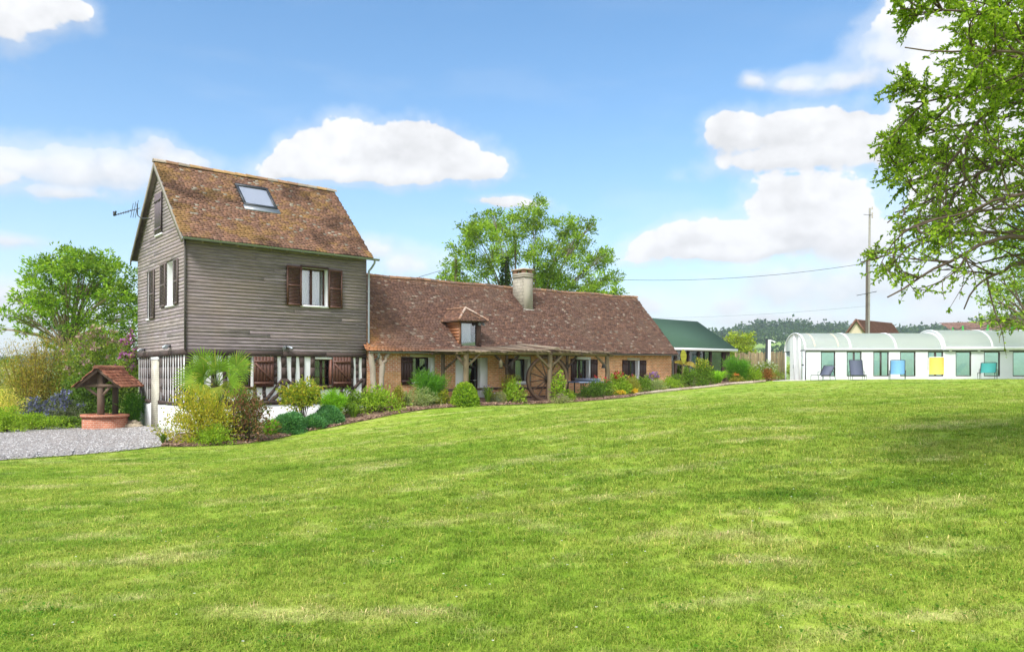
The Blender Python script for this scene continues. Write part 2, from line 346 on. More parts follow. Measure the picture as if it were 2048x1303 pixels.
def brick_mat(name, bw, bh, c1, c2, mortar, msize, red=None, axis='u'):
    m, N, K, b, o = nodes(name); v = objvec(N, K); s = N.new('ShaderNodeSeparateXYZ'); K.new(v, s.inputs[0])
    cx = N.new('ShaderNodeCombineXYZ')
    K.new(math_(N, K, 'ADD', s.outputs[0], s.outputs[1]) if axis == 'u' else s.outputs[0], cx.inputs[0]); K.new(s.outputs[2], cx.inputs[1])
    def brk(a, d, mo):
        t = N.new('ShaderNodeTexBrick'); K.new(cx.outputs[0], t.inputs['Vector'])
        for k, val in (('Color1', a), ('Color2', d), ('Mortar', mo)): t.inputs[k].default_value = (*val, 1)
        t.inputs['Scale'].default_value = 1; t.inputs['Brick Width'].default_value = bw; t.inputs['Row Height'].default_value = bh; t.inputs['Mortar Size'].default_value = msize; t.inputs['Bias'].default_value = -.1
        t.inputs['Mortar Smooth'].default_value = .3
        return t
    t = brk(c1, c2, mortar); c = t.outputs['Color']
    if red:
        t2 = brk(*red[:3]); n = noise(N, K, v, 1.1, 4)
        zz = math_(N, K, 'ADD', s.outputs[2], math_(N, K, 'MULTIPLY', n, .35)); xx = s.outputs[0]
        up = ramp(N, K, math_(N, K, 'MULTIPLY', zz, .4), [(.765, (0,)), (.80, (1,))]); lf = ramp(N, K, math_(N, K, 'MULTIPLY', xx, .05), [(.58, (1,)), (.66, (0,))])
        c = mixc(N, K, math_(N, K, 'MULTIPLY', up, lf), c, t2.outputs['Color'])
    n2 = noise(N, K, v, 2.2, 6, .65); c = mixc(N, K, 1, c, ramp(N, K, n2, [(.3, (.72,)), (.7, (1.22,))]), 'MULTIPLY')
    n3 = noise(N, K, v, 30, 3); c = mixc(N, K, 1, c, ramp(N, K, n3, [(.25, (.8,)), (.75, (1.2,))]), 'MULTIPLY')
    K.new(c, b.inputs['Base Color']); b.inputs['Roughness'].default_value = .9; b.inputs['Specular IOR Level'].default_value = .2
    bump(N, K, b, math_(N, K, 'ADD', math_(N, K, 'MULTIPLY', t.outputs['Fac'], -1), math_(N, K, 'MULTIPLY', n3, .4)), .5, .012); return m
def siding_mat():
    m, N, K, b, o = nodes('weathered_boards'); v = objvec(N, K, (.8, .8, 16)); n = noise(N, K, v, 2.0, 8, .72); v2 = objvec(N, K, (1.1, 1.1, 30)); n2 = noise(N, K, v2, 3, 6, .7)
    v3 = objvec(N, K, (1, 1, 1)); n3 = noise(N, K, v3, .55, 4, .6)
    k = ramp(N, K, n, [(.28, (.36, .34, .33)), (.5, (1, 1, 1)), (.74, (1.8, 1.82, 1.9))])
    c = mixc(N, K, 1, attr(N), k, 'MULTIPLY')
    c = mixc(N, K, ramp(N, K, n2, [(.55, (0,)), (.74, (.5,))]), c, (.47, .44, .43))
    c = mixc(N, K, ramp(N, K, n3, [(.45, (0,)), (.75, (.5,))]), c, (.27, .205, .155))
    K.new(c, b.inputs['Base Color']); b.inputs['Roughness'].default_value = .85; b.inputs['Specular IOR Level'].default_value = .25
    bump(N, K, b, n2, .35, .006); return m
def render_mat(name, col, dirt=(.55, .5, .42)):
    m, N, K, b, o = nodes(name); v = objvec(N, K); n = noise(N, K, v, 1.3, 6, .65); n2 = noise(N, K, v, 25, 4)
    c = mixc(N, K, ramp(N, K, n, [(.5, (0,)), (.8, (.35,))]), col, dirt)
    K.new(c, b.inputs['Base Color']); b.inputs['Roughness'].default_value = .85; b.inputs['Specular IOR Level'].default_value = .2; bump(N, K, b, n2, .25, .008); return m
def poly_mat():
    m, N, K, b, o = nodes('polycarbonate'); v = objvec(N, K); n = noise(N, K, v, .8, 4)
    K.new(mixc(N, K, n, (.60, .62, .61), (.66, .68, .65)), b.inputs['Base Color']); b.inputs['Roughness'].default_value = .28; b.inputs['Specular IOR Level'].default_value = .5
    t = N.new('ShaderNodeBsdfTranslucent'); t.inputs[0].default_value = (.90, .93, .92, 1); x = N.new('ShaderNodeMixShader'); x.inputs[0].default_value = .65
    K.new(b.outputs[0], x.inputs[1]); K.new(t.outputs[0], x.inputs[2]); K.new(x.outputs[0], o.inputs[0]); return m
M = dict(
    lawn=lawn_mat(), blade=blade_mat(), gravel=gravel_mat(), mulch=mulch_mat(), siding=siding_mat(), poly=poly_mat(),
    leaf=leafmat('foliage', .46, .6, .12), petal=leafmat('petals', .25, .6), tile=vcol('clay_tiles', .88, 26, .38, bmp=.4, spec=.2), bark=vcol('bark', .9, 14, .4, (1, 1, .35), .6, .2, dist=.02),
    timber=vcol('dark_timber', .75, 9, .3, (1, 1, .3), .35), oldwood=vcol('grey_oak', .85, 10, .35, (1, 1, .25), .4), painted=vcol('painted_wood', .5, 7, .12, bmp=.1, spec=.35),
    white=render_mat('white_render', (.86, .86, .87), (.64, .60, .54)), beige=render_mat('chimney_render', (.36, .325, .26), (.20, .185, .15)), poolwall=render_mat('pool_wall', (.72, .74, .79), (.6, .6, .6)), block=brick_mat('chimney_block', .42, .17, (.33, .30, .24), (.40, .365, .29), (.21, .195, .16), .012), cream=render_mat('cream_render', (.62, .54, .40)),
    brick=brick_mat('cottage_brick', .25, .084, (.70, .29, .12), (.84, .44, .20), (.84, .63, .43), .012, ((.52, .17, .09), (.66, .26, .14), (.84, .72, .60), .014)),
    brickw=brick_mat('well_brick', .21, .075, (.40, .135, .075), (.50, .20, .12), (.48, .33, .25), .010), brickp=brick_mat('pale_brick', .24, .075, (.58, .55, .45), (.52, .49, .40), (.36, .34, .29), .009),
    zinc=plain('zinc', (.30, .33, .36), .42, .5, .55), darkmetal=plain('dark_metal', (.045, .05, .055), .45, .5, .3), alu=plain('white_aluminium', (.82, .83, .84), .35, .5), felt=plain('green_felt', (.055, .105, .070), .9, .15, 0, .25, 14, bmp=.4),
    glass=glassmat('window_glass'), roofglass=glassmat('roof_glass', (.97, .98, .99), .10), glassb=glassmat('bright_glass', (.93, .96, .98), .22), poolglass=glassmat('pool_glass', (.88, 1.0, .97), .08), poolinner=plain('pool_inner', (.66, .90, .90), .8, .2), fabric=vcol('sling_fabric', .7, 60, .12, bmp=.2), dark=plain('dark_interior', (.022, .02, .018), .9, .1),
    curtain=plain('curtain', (.72, .74, .78), .9, .1, 0, .12, 8, (6, 6, .4)), stone=vcol('stone', .9, 9, .3, bmp=.5), concrete=plain('concrete', (.46, .43, .39), .9, .2, 0, .2, 5), iron=vcol('rusty_iron', .65, 20, .35, bmp=.3, metal=.25),
    hillgrass=vcol('far_fields', .95, .05, .18, bmp=0), glossy=vcol('gloss_paint', .3, 5, .08, bmp=0, spec=.5))
# ---------------------------------------------------------------- ground, gravel, flower bed, hills
def structure(o): o['kind'] = 'structure'; return o
def axis(lo, hi, step, far, k=1.16):
    a = list(np.arange(lo, hi+1e-6, step)); s = step
    while a[-1] < far: s *= k; a.append(a[-1]+s)
    s = step
    while a[0] > -far: s *= k; a.insert(0, a[0]-s)
    return np.array(a)
def sheet(X, Y, zf):
    gx, gy = np.meshgrid(X, Y); z = zf(gx, gy); V = np.stack([gx, gy, z], -1).reshape(-1, 3); n = len(X)
    i, j = np.meshgrid(np.arange(len(X)-1), np.arange(len(Y)-1)); a = (j*n+i).ravel()
    return V, np.stack([a, a+1, a+n+1, a+n], 1)
mb = MB(); V, F = sheet(axis(-44, 48, .6, 190), axis(-8, 62, .6, 190), lambda x, y: ground_z(x, y)+.02*(fbm(x, y, 5, 3, .8)-.5)); mb.add(V, F)
structure(mb.obj('ground', M['lawn'], smooth=True))

GRAVEL_F = [spot(*p) for p in ((-190, 936), (0, 921), (100, 914), (200, 907), (318, 894), (338, 885))]
GRAVEL_B = [along(-190, 27), spot(0, 864), spot(60, 857), spot(170, 846), house(-.15, 6.3), house(-.1, -.2)]
BED_F = [spot(*p) for p in ((318, 894), (400, 893), (500, 887), (560, 876), (610, 864), (655, 856), (720, 843), (790, 829), (860, 818), (925, 813), (1000, 811), (1100, 806.5), (1190, 801), (1255, 795), (1300, 787), (1360, 780), (1430, 773), (1500, 766), (1552, 761))]
BED_B = [spot(338, 885)]+[house(u, v) for u, v in ((-.4, -.15), (1, -.04), (2.5, -.04), (4, -.04), (5.5, -.04), (7, -.04), (8.5, -.04), (10, -.04), (12, -.04), (15, -.04), (18, -.04), (20, -.04), (23, -.04), (25, -.04), (27.6, -.04), (30, 1.4), (34, 1.4))]+[along(1560, 47)]
def resample(P, n):
    P = np.array(P, float)[:, :2]; d = np.concatenate([[0], np.cumsum(np.linalg.norm(np.diff(P, axis=0), axis=1))]); t = np.linspace(0, d[-1], n)
    return np.stack([np.interp(t, d, P[:, 0]), np.interp(t, d, P[:, 1])], 1)
def strip(A, B, n, k, lift, seed, crown=0.0, jag=.12):
    A = resample(A, n); B = resample(B, n); r = rng_(seed); A = A+(fbm(np.arange(n)*.37, np.zeros(n), seed, 3)[:, None]-.5)*jag*2
    t = np.linspace(0, 1, k)[None, :, None]; G = A[:, None]*(1-t)+B[:, None]*t
    x, y = G[..., 0], G[..., 1]; e = np.minimum(t[..., 0], 1-t[..., 0])*np.ones_like(x)
    z = ground_z(x, y)+lift+crown*sstep(0, .12, e)+.03*crown*8*(fbm(x*3, y*3, seed+1, 4)-.5)
    V = np.stack([x, y, z], -1).reshape(-1, 3); i, j = np.meshgrid(np.arange(k-1), np.arange(n-1)); a = (j*k+i).ravel()
    return V, np.stack([a, a+k, a+k+1, a+1], 1), A, B
mb = MB(); V, F, ga, gb = strip(GRAVEL_F, GRAVEL_B, 90, 40, .022, 3, .015); mb.add(V, F); structure(mb.obj('gravel_drive', M['gravel'], smooth=True))
mb = MB(); V, F, ba, bb = strip(BED_F, BED_B, 220, 40, .025, 6, .06); mb.add(V, F); structure(mb.obj('flower_bed', M['mulch'], smooth=True))
POLY = [np.concatenate([ga, gb[::-1]]), np.concatenate([ba, bb[::-1]])]
def inside(x, y, poly):
    r = np.zeros(len(x), bool); j = len(poly)-1
    for i in range(len(poly)):
        xi, yi = poly[i]; xj, yj = poly[j]
        c = ((yi > y) != (yj > y)); r ^= c & (x < (xj-xi)*(y-yi)/((yj-yi) if abs(yj-yi) > 1e-9 else 1e-9)+xi); j = i
    return r
# loose chips of bark on the bed
r = rng_(12); n = 9000; t = r.random(n)**1.6*.62; i = r.random(n)*218; i0 = i.astype(int); f = (i-i0)[:, None]
A = ba[i0]*(1-f)+ba[i0+1]*f; B = bb[i0]*(1-f)+bb[i0+1]*f; Pc = A*(1-t[:, None])+B*t[:, None]
Pc = np.concatenate([Pc, (ground_z(Pc[:, 0], Pc[:, 1])+.075)[:, None]], 1); D = unit(np.concatenate([r.normal(size=(n, 2)), r.normal(size=(n, 1))*.35], 1))
cc = np.array([(.10, .055, .035), (.22, .125, .08), (.36, .23, .15), (.46, .33, .24)])[r.integers(0, 4, n)]*r.uniform(.8, 1.2, (n, 1))
mb = MB(); mb.leaves(Pc, D, r.uniform(.05, .12, n), r.uniform(.03, .06, n), cc, r, .05, np.tile([0, 0, 1.], (n, 1))+r.normal(size=(n, 3))*.3)
tag(mb.obj('bark_chips', M['timber']), 'loose brown bark chips scattered over the flower bed', 'mulch', None, 'stuff')
# loose stones on the drive
n = 7000; i = r.random(n)*88; i0 = i.astype(int); f = (i-i0)[:, None]; t = r.random((n, 1))
Pc = (ga[i0]*(1-f)+ga[i0+1]*f)*(1-t)+(gb[i0]*(1-f)+gb[i0+1]*f)*t; keep = Pc[:, 0] > -24; Pc = Pc[keep]; n = len(Pc)
Pc = np.concatenate([Pc, (ground_z(Pc[:, 0], Pc[:, 1])+.035)[:, None]], 1); s = r.uniform(.014, .034, n)
oct_ = np.array([[1, 0, 0], [0, 1, 0], [-1, 0, 0], [0, -1, 0], [0, 0, .8], [0, 0, -.6]], float)
Vs = (Pc[:, None]+oct_[None]*s[:, None, None]*r.uniform(.7, 1.3, (n, 6, 1))).reshape(-1, 3); Ft = np.array([[0, 1, 4], [1, 2, 4], [2, 3, 4], [3, 0, 4], [1, 0, 5], [2, 1, 5], [3, 2, 5], [0, 3, 5]])
mb = MB(); g = r.uniform(.16, .62, (n, 1))*np.array([1, .97, .96]); mb.add(Vs, (Ft[None]+np.arange(n)[:, None, None]*6).reshape(-1, 3), np.repeat(g, 6, 0))
tag(mb.obj('loose_gravel', M['stone']), 'loose grey stones lying on the gravel drive', 'gravel', None, 'stuff')
# concrete path beside the pool shelter
mb = MB(); P = [along(1545, 44.6), along(1612, 43.9), along(1612, 50), along(1552, 50)]
for a in P: a[2] += .03
lo = [p-np.array([0, 0, .15]) for p in P]; mb.hexa(lo+P); structure(mb.obj('path', M['concrete']))

# far hills across the valley
def hill_z(x, y):
    d = np.hypot(x, y); a = np.arctan2(x, y)
    front = sstep(-.62, -.10, a)                                   # lower towards the left
    ridge = 8+(37*front)+6*np.sin(a*9+1)+4*np.sin(a*23)
    z = -16+sstep(260, 900, d)*(ridge+16)+5*(fbm(x*.006, y*.006, 9, 4)-.5)*sstep(200, 500, d)*2
    return np.where(d < 260, -9-7*sstep(120, 260, d), z)
def polar(r0, r1, nr, a0, a1, na):
    rr = np.geomspace(r0, r1, nr); aa = np.linspace(a0, a1, na); A, Rr = np.meshgrid(aa, rr); x = Rr*np.sin(A); y = Rr*np.cos(A)
    V = np.stack([x, y, hill_z(x, y)], -1).reshape(-1, 3); i, j = np.meshgrid(np.arange(na-1), np.arange(nr-1)); a = (j*na+i).ravel()
    return V, np.stack([a, a+na, a+na+1, a+1], 1)
V, F = polar(120, 2600, 70, -math.pi, math.pi, 361)
def fieldcol(x, y):
    k = np.floor(x/85+.3*np.sin(y*.01)).astype(int)*7+np.floor(y/120+.3*np.sin(x*.012)).astype(int)*13
    pal = np.array([(.22, .36, .08), (.28, .40, .10), (.19, .32, .08), (.34, .42, .13), (.24, .36, .08)]); return pal[k % 5]
mb = MB(); mb.add(V, F, fieldcol(V[:, 0], V[:, 1])); structure(mb.obj('hills', M['hillgrass'], smooth=True))

def crown_cards(P, rad, n, rng, size, pal, squash=.85):
    """a far crown: cards turned every way in the outer shell of a lumpy ball"""
    d = unit(rng.normal(size=(n, 3))); d[:, 2] = np.abs(d[:, 2])*1.0-.35; d = unit(d)
    lump = 1+.25*np.sin(d[:, 0]*5+rng.random()*6)+.2*np.sin(d[:, 1]*6+rng.random()*6)
    p = P+d*rad*(rng.uniform(.62, 1, n)*lump)[:, None]*np.array([1, 1, squash])
    c = pal[rng.integers(0, len(pal), n)]*rng.uniform(.75, 1.25, (n, 1))
    return p, unit(d+rng.normal(size=(n, 3))*.8), np.full(n, size)*rng.uniform(.7, 1.4, n), c
FARPAL = np.array([(.05, .11, .04), (.07, .14, .04), (.10, .17, .05), (.04, .09, .04)])
r = rng_(40); mb = MB()
def far_tree(px, dist, h, py=None):
    a = (px-CXP)/FPX; x, y = a*dist, dist; z = float(hill_z(np.array([x]), np.array([y]))[0]); rad = h*.52
    q = np.array([x, y, z+h*.55]); p, d, s, c = crown_cards(q, rad, 130, r, h*.17, FARPAL); mb.leaves(p, d, s, s*.8, c, r, .1)
# woods along the ridge and hedges down the slope, dense enough to read as one mass
for k in range(560): far_tree(r.uniform(-250, 2350), r.uniform(800, 960), r.uniform(8, 17))
for k in range(130): far_tree(r.uniform(1480, 2300), r.uniform(740, 860), r.uniform(9, 17))
for k in range(150): far_tree(r.uniform(1330, 2300), r.uniform(640, 830), r.uniform(8, 14)) if r.random() < .75 else far_tree(r.uniform(-250, 1330), r.uniform(560, 830), r.uniform(8, 14))
for d_, a, b_ in ((600, 1380, 1900), (520, 1430, 1760), (700, 1330, 1700), (460, 1440, 1620)):
    for px in np.arange(a, b_, 14): far_tree(px+r.uniform(-5, 5), d_*(1+.00022*(px-a))+r.uniform(-6, 6), r.uniform(6, 13))
tag(mb.obj('woodland', M['leaf']), 'blue green woods and hedges covering the far hillside', 'woodland', None, 'stuff')
# farmhouses on the hillside
for px, dist, s, lab in ((1462, 800, 1.0, 'tiny far farmhouse with grey roof below the ridge, left of two'), (1478, 770, 1.25, 'tiny far farmhouse with pale walls below the ridge, right of two')):
    x = (px-CXP)/FPX*dist; z = float(hill_z(np.array([x]), np.array([dist]))[0]); t = thing('far_farmhouse', lab, 'house', (x, dist, z))
    a = MB(); a.box((x-6*s, dist-4, z-1), (x+6*s, dist+4, z+4*s), (.6, .58, .54)); a.obj('wall', M['cream'], t)
    a = MB(); e = z+4*s; ri = z+7.5*s
    a.quad((x-6.5*s, dist-4.6, e), (x+6.5*s, dist-4.6, e), (x+6.5*s, dist, ri), (x-6.5*s, dist, ri), (.26, .25, .27)); a.quad((x+6.5*s, dist+4.6, e), (x-6.5*s, dist+4.6, e), (x-6.5*s, dist, ri), (x+6.5*s, dist, ri), (.26, .25, .27))
    a.obj('roof', M['stone'], t)

# ---------------------------------------------------------------- grass blades on the lawn (one scatter)
def make_tufts():
    c = bpy.data.collections.new('tuft_sources')
    for k in range(7):
        r = rng_(100+k); m = MB(); n = 26
        base = np.concatenate([r.normal(size=(n, 2))*.038, np.zeros((n, 1))], 1); az = r.random(n)*2*np.pi; lean = r.uniform(.4, 1.9, n); h = r.uniform(.018, .046, n); wd = r.uniform(.0026, .005, n)
        dr = np.stack([np.cos(az), np.sin(az), np.zeros(n)], 1); sd_ = np.stack([-np.sin(az), np.cos(az), np.zeros(n)], 1); up = np.array([0, 0, 1.])
        p1 = base+up*h[:, None]*.6+dr*(h*lean*.3)[:, None]; p2 = base+up*(h*np.maximum(.45, 1-lean*.35))[:, None]+dr*(h*lean)[:, None]; s_ = sd_*wd[:, None]/2
        V = np.stack([base-s_-up*.006, base+s_-up*.006, p1+s_*.85, p1-s_*.85, p2], 1).reshape(-1, 3); ix = np.arange(n)[:, None]*5
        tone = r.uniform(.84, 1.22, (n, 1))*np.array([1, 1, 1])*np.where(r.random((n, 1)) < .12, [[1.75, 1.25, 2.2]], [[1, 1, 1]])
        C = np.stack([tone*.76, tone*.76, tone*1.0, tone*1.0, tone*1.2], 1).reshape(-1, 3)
        m.add(V, ix+np.array([[0, 1, 2, 3]]), C); mv = len(V); m.f[3].append(ix+np.array([[3, 2, 4]]))
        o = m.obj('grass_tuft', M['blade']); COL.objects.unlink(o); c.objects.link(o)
    return c
def make_grass():
    r = rng_(77); P = []; S = []
    for y0, y1, dens, sc in [(3.6, 6, 420, .95), (6, 9, 240, 1.15), (9, 12, 150, 1.3)]+[(q, q+2, 130*math.exp(-(q-12)/7.5), 1.3) for q in range(12, 42, 2)]:
        xr = .74*y1+.4; n = int(dens*2*xr*(y1-y0)); x = r.uniform(-xr, xr, n); y = r.uniform(y0, y1, n); k = np.abs(x) < .72*y+.4; x = x[k]; y = y[k]
        for q in POLY: k = ~inside(x, y, q); x = x[k]; y = y[k]
        k = ~((x > 17.3) & (y > 45.2)) & (y < 45.3) & ~((y-HC[1])*HV[1]+(x-HC[0])*HV[0] > -.1); k &= ~((x < -17) & (y > 28)); x = x[k]; y = y[k]
        z = ground_z(x, y); P.append(np.stack([x, y, z], 1)); S.append(np.full(len(x), sc)*r.uniform(.7, 1.25, len(x)))
    P = np.concatenate(P); S = np.concatenate(S); n = len(P)
    me = bpy.data.meshes.new('grass'); me.vertices.add(n); me.vertices.foreach_set('co', P.ravel().astype(np.float32))
    a = me.attributes.new('size', 'FLOAT', 'POINT'); a.data.foreach_set('value', S.astype(np.float32))
    a = me.attributes.new('pick', 'INT', 'POINT'); a.data.foreach_set('value', r.integers(0, 7, n).astype(np.int32))
    a = me.attributes.new('turn', 'FLOAT_VECTOR', 'POINT'); a.data.foreach_set('vector', np.stack([r.normal(size=n)*.12, r.normal(size=n)*.12, r.random(n)*6.28], 1).ravel().astype(np.float32))
    me.materials.append(M['blade']); o = bpy.data.objects.new('grass', me); COL.objects.link(o)
    g = bpy.data.node_groups.new('grass_scatter', 'GeometryNodeTree'); g.interface.new_socket('Geometry', in_out='INPUT', socket_type='NodeSocketGeometry'); g.interface.new_socket('Geometry', in_out='OUTPUT', socket_type='NodeSocketGeometry')
    N = g.nodes; K = g.links; i = N.new('NodeGroupInput'); out = N.new('NodeGroupOutput'); ci = N.new('GeometryNodeCollectionInfo'); ci.inputs[0].default_value = make_tufts(); ci.inputs['Separate Children'].default_value = True; ci.inputs['Reset Children'].default_value = True
    ip = N.new('GeometryNodeInstanceOnPoints'); K.new(i.outputs[0], ip.inputs['Points']); K.new(ci.outputs[0], ip.inputs['Instance']); ip.inputs['Pick Instance'].default_value = True
    def na(nm, ty):
        q = N.new('GeometryNodeInputNamedAttribute'); q.data_type = ty; q.inputs['Name'].default_value = nm; return q.outputs[0]
    K.new(na('pick', 'INT'), ip.inputs['Instance Index']); K.new(na('size', 'FLOAT'), ip.inputs['Scale'])
    e = N.new('FunctionNodeEulerToRotation'); K.new(na('turn', 'FLOAT_VECTOR'), e.inputs[0]); K.new(e.outputs[0], ip.inputs['Rotation']); K.new(ip.outputs[0], out.inputs[0])
    md = o.modifiers.new('scatter', 'NODES'); md.node_group = g
    tag(o, 'mown lawn grass with dry straw coloured and lush green patches', 'grass', None, 'stuff')
make_grass()
# ---------------------------------------------------------------- building helpers
def grid_wall(mb, fr, a0, a1, z0, z1, holes, depth=0, reveal=None, col=(.8, .8, .78)):
    """a wall face with openings; fr(a, d, z) places a point d behind the face; reveal gets the sides of the openings"""
    A = sorted({a0, a1, *[h[0] for h in holes], *[h[1] for h in holes]}); Z = sorted({z0, z1, *[h[2] for h in holes], *[h[3] for h in holes]})
    A = [a for a in A if a0 <= a <= a1]; Z = [z for z in Z if z0 <= z <= z1]
    for i in range(len(A)-1):
        for j in range(len(Z)-1):
            ca, cz = (A[i]+A[i+1])/2, (Z[j]+Z[j+1])/2
            if any(h[0] < ca < h[1] and h[2] < cz < h[3] for h in holes): continue
            mb.quad(fr(A[i], 0, Z[j]), fr(A[i+1], 0, Z[j]), fr(A[i+1], 0, Z[j+1]), fr(A[i], 0, Z[j+1]), col)
    if reveal is not None:
        for h in holes:
            p, q, r_, s = h[:4]; d = depth
            keep = reveal; reveal = MB() if isinstance(keep, tuple) else keep
            reveal.quad(fr(p, 0, r_), fr(p, 0, s), fr(p, d, s), fr(p, d, r_), col); reveal.quad(fr(q, 0, s), fr(q, 0, r_), fr(q, d, r_), fr(q, d, s), col)
            reveal.quad(fr(p, 0, s), fr(q, 0, s), fr(q, d, s), fr(p, d, s), col); reveal.quad(fr(q, 0, r_), fr(p, 0, r_), fr(p, d, r_), fr(q, d, r_), col)
            if isinstance(keep, tuple): reveal.obj('reveal', M[keep[0]], keep[1]); reveal = keep
FRONT = lambda a, d, z: (a, d, z)
GABLE = lambda a, d, z: (d, a, z)
BROWN = (.105, .045, .030); DKBROWN = (.060, .030, .024)
def fbox(mb, fr, a0, a1, d0, d1, z0, z1, col):
    p = [fr(a0, d0, z0), fr(a1, d0, z0), fr(a1, d1, z0), fr(a0, d1, z0), fr(a0, d0, z1), fr(a1, d0, z1), fr(a1, d1, z1), fr(a0, d1, z1)]
    mb.hexa(p, col)
def casement(parent, fr, a0, a1, z0, z1, d, col=DKBROWN, bars=1, rows=0, glass='glass', curtain=None, name='window'):
    """frame with mullions, its pane, and what stands behind it"""
    m = MB(); w = .055
    fbox(m, fr, a0, a0+w, d-.03, d+.04, z0, z1, col); fbox(m, fr, a1-w, a1, d-.03, d+.04, z0, z1, col); fbox(m, fr, a0+w, a1-w, d-.03, d+.04, z0, z0+w, col); fbox(m, fr, a0+w, a1-w, d-.03, d+.04, z1-w, z1, col)
    for k in range(bars):
        c = a0+(a1-a0)*(k+1)/(bars+1); fbox(m, fr, c-.045, c+.045, d-.036, d+.036, z0+w, z1-w, col)
    for k in range(rows):
        c = z0+(z1-z0)*(k+1)/(rows+1); fbox(m, fr, a0+w, a1-w, d-.022, d+.02, c-.014, c+.014, col)
    f = m.obj(name, M['painted'], parent)
    m = MB(); m.quad(fr(a0+w, d, z0+w), fr(a1-w, d, z0+w), fr(a1-w, d, z1-w), fr(a0+w, d, z1-w)); g = m.obj('pane', M[glass], f)
    if curtain:
        m = MB(); n = 24; W = a1-a0
        for s0, s1 in curtain:
            A = np.linspace(a0+W*s0, a0+W*s1, n)
            for i in range(n-1):
                o = lambda t: d+.16+.025*math.sin(t*55)
                m.quad(fr(A[i], o(A[i]), z0+.03), fr(A[i+1], o(A[i+1]), z0+.03), fr(A[i+1], o(A[i+1]), z1-.02), fr(A[i], o(A[i]), z1-.02))
        m.obj('curtain', M['curtain'], f)
    return f
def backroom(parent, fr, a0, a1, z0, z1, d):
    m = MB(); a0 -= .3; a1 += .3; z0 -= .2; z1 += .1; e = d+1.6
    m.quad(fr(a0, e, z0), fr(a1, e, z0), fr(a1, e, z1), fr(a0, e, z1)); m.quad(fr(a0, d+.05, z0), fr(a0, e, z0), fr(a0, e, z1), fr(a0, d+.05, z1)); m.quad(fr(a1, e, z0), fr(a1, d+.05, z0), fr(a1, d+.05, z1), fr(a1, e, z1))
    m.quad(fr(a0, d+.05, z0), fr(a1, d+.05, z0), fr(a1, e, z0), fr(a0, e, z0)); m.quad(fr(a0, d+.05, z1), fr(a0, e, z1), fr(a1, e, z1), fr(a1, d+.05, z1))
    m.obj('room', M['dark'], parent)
def plank_shutter(parent, fr, a0, a1, z0, z1, d, col=BROWN, z_brace=True, hang=None):
    """boards with two ledges and, on the big ones, a diagonal brace"""
    m = MB(); n = max(3, int((a1-a0)/.115)); r = rng_(int(a0*100)+7); W = (a1-a0)/n
    for i in range(n): c = np.array(col)*r.uniform(.88, 1.1); fbox(m, fr, a0+i*W+.003, a0+(i+1)*W-.003, d-.035, d, z0, z1, c)
    fbox(m, fr, a0, a1, d-.03, d-.012, z0, z1, np.array(col)*.6)
    s = m.obj('shutter', M['painted'], parent)
    for zz in (z0+(z1-z0)*.09, z0+(z1-z0)*.80):
        m = MB(); fbox(m, fr, a0+.015, a1-.015, d-.065, d-.035, zz, zz+.085, np.array(col)*1.15); m.obj('ledge', M['painted'], s)
    if z_brace:
        m = MB(); p = fr(a0+.05, d-.05, z0+(z1-z0)*.79); q = fr(a1-.05, d-.05, z0+(z1-z0)*.18); m.beam(p, q, .075, .028, up=np.array(fr(0, 1, 0))-np.array(fr(0, 0, 0)), col=np.array(col)*1.1); m.obj('brace', M['painted'], s)
    return s
def louvre_shutter(parent, fr, a0, a1, z0, z1, d, col=BROWN):
    m = MB(); w = .06
    fbox(m, fr, a0, a0+w, d-.04, d, z0, z1, col); fbox(m, fr, a1-w, a1, d-.04, d, z0, z1, col)
    for zz in (z0, z1-w*1.2, (z0+z1)/2-w/2): fbox(m, fr, a0+w, a1-w, d-.04, d, zz, zz+w*1.2, col)
    s = m.obj('shutter', M['painted'], parent); m = MB(); k = int((z1-z0)/.052)
    for i in range(k):
        zz = z0+(i+.5)*(z1-z0)/k; m.hexa([fr(a0+w, d-.036, zz-.022), fr(a1-w, d-.036, zz-.022), fr(a1-w, d-.012, zz+.008), fr(a0+w, d-.012, zz+.008), fr(a0+w, d-.036, zz-.012), fr(a1-w, d-.036, zz-.012), fr(a1-w, d-.012, zz+.018), fr(a0+w, d-.012, zz+.018)], np.array(col)*.85)
    m.obj('louvre', M['painted'], s); return s
def clapboard(fr, spans, z0, z1, bh, seed, base=(.200, .166, .168), out=.0):
    """lapped boards; spans(z) gives the free stretches at that height"""
    m = MB(); r = rng_(seed); n = int(round((z1-z0)/bh)); bh = (z1-z0)/n
    for i in range(n):
        za = z0+i*bh; zb = za+bh
        for a0, a1 in spans(za+bh*.5):
            cuts = [a0]; x = a0+(r.uniform(1.5, 6) if r.random() < .22 else 99)
            while x < a1-.5: cuts.append(x); x += r.uniform(4.5, 6.0)
            cuts.append(a1)
            for p, q in zip(cuts[:-1], cuts[1:]):
                c = np.array(base)*r.uniform(.91, 1.08)*np.array([1, r.uniform(.97, 1.01), r.uniform(.93, 1.02)]); lo = -.0075-r.uniform(0, .0025)+out; hi = -.0055+out; gp = .001 if r.random() < .65 else .006; dz = r.normal()*.002; p2 = p+.002; q2 = q-.002
                m.hexa([fr(p2, lo, za+dz), fr(q2, lo, za+r.normal()*.002), fr(q2, out+.004, za), fr(p2, out+.004, za), fr(p2, hi, zb-gp), fr(q2, hi, zb-gp), fr(q2, out+.004, zb-gp), fr(p2, out+.004, zb-gp)], c)
    return m
def free(a0, a1, holes):
    def f(z):
        S = [(a0, a1)]
        for h in holes:
            if h[2] < z < h[3]:
                T = []
                for p, q in S:
                    if h[0] > p: T.append((p, min(q, h[0])))
                    if h[1] < q: T.append((max(p, h[1]), q))
                S = [(p, q) for p, q in T if q-p > .02]
        return S
    return f
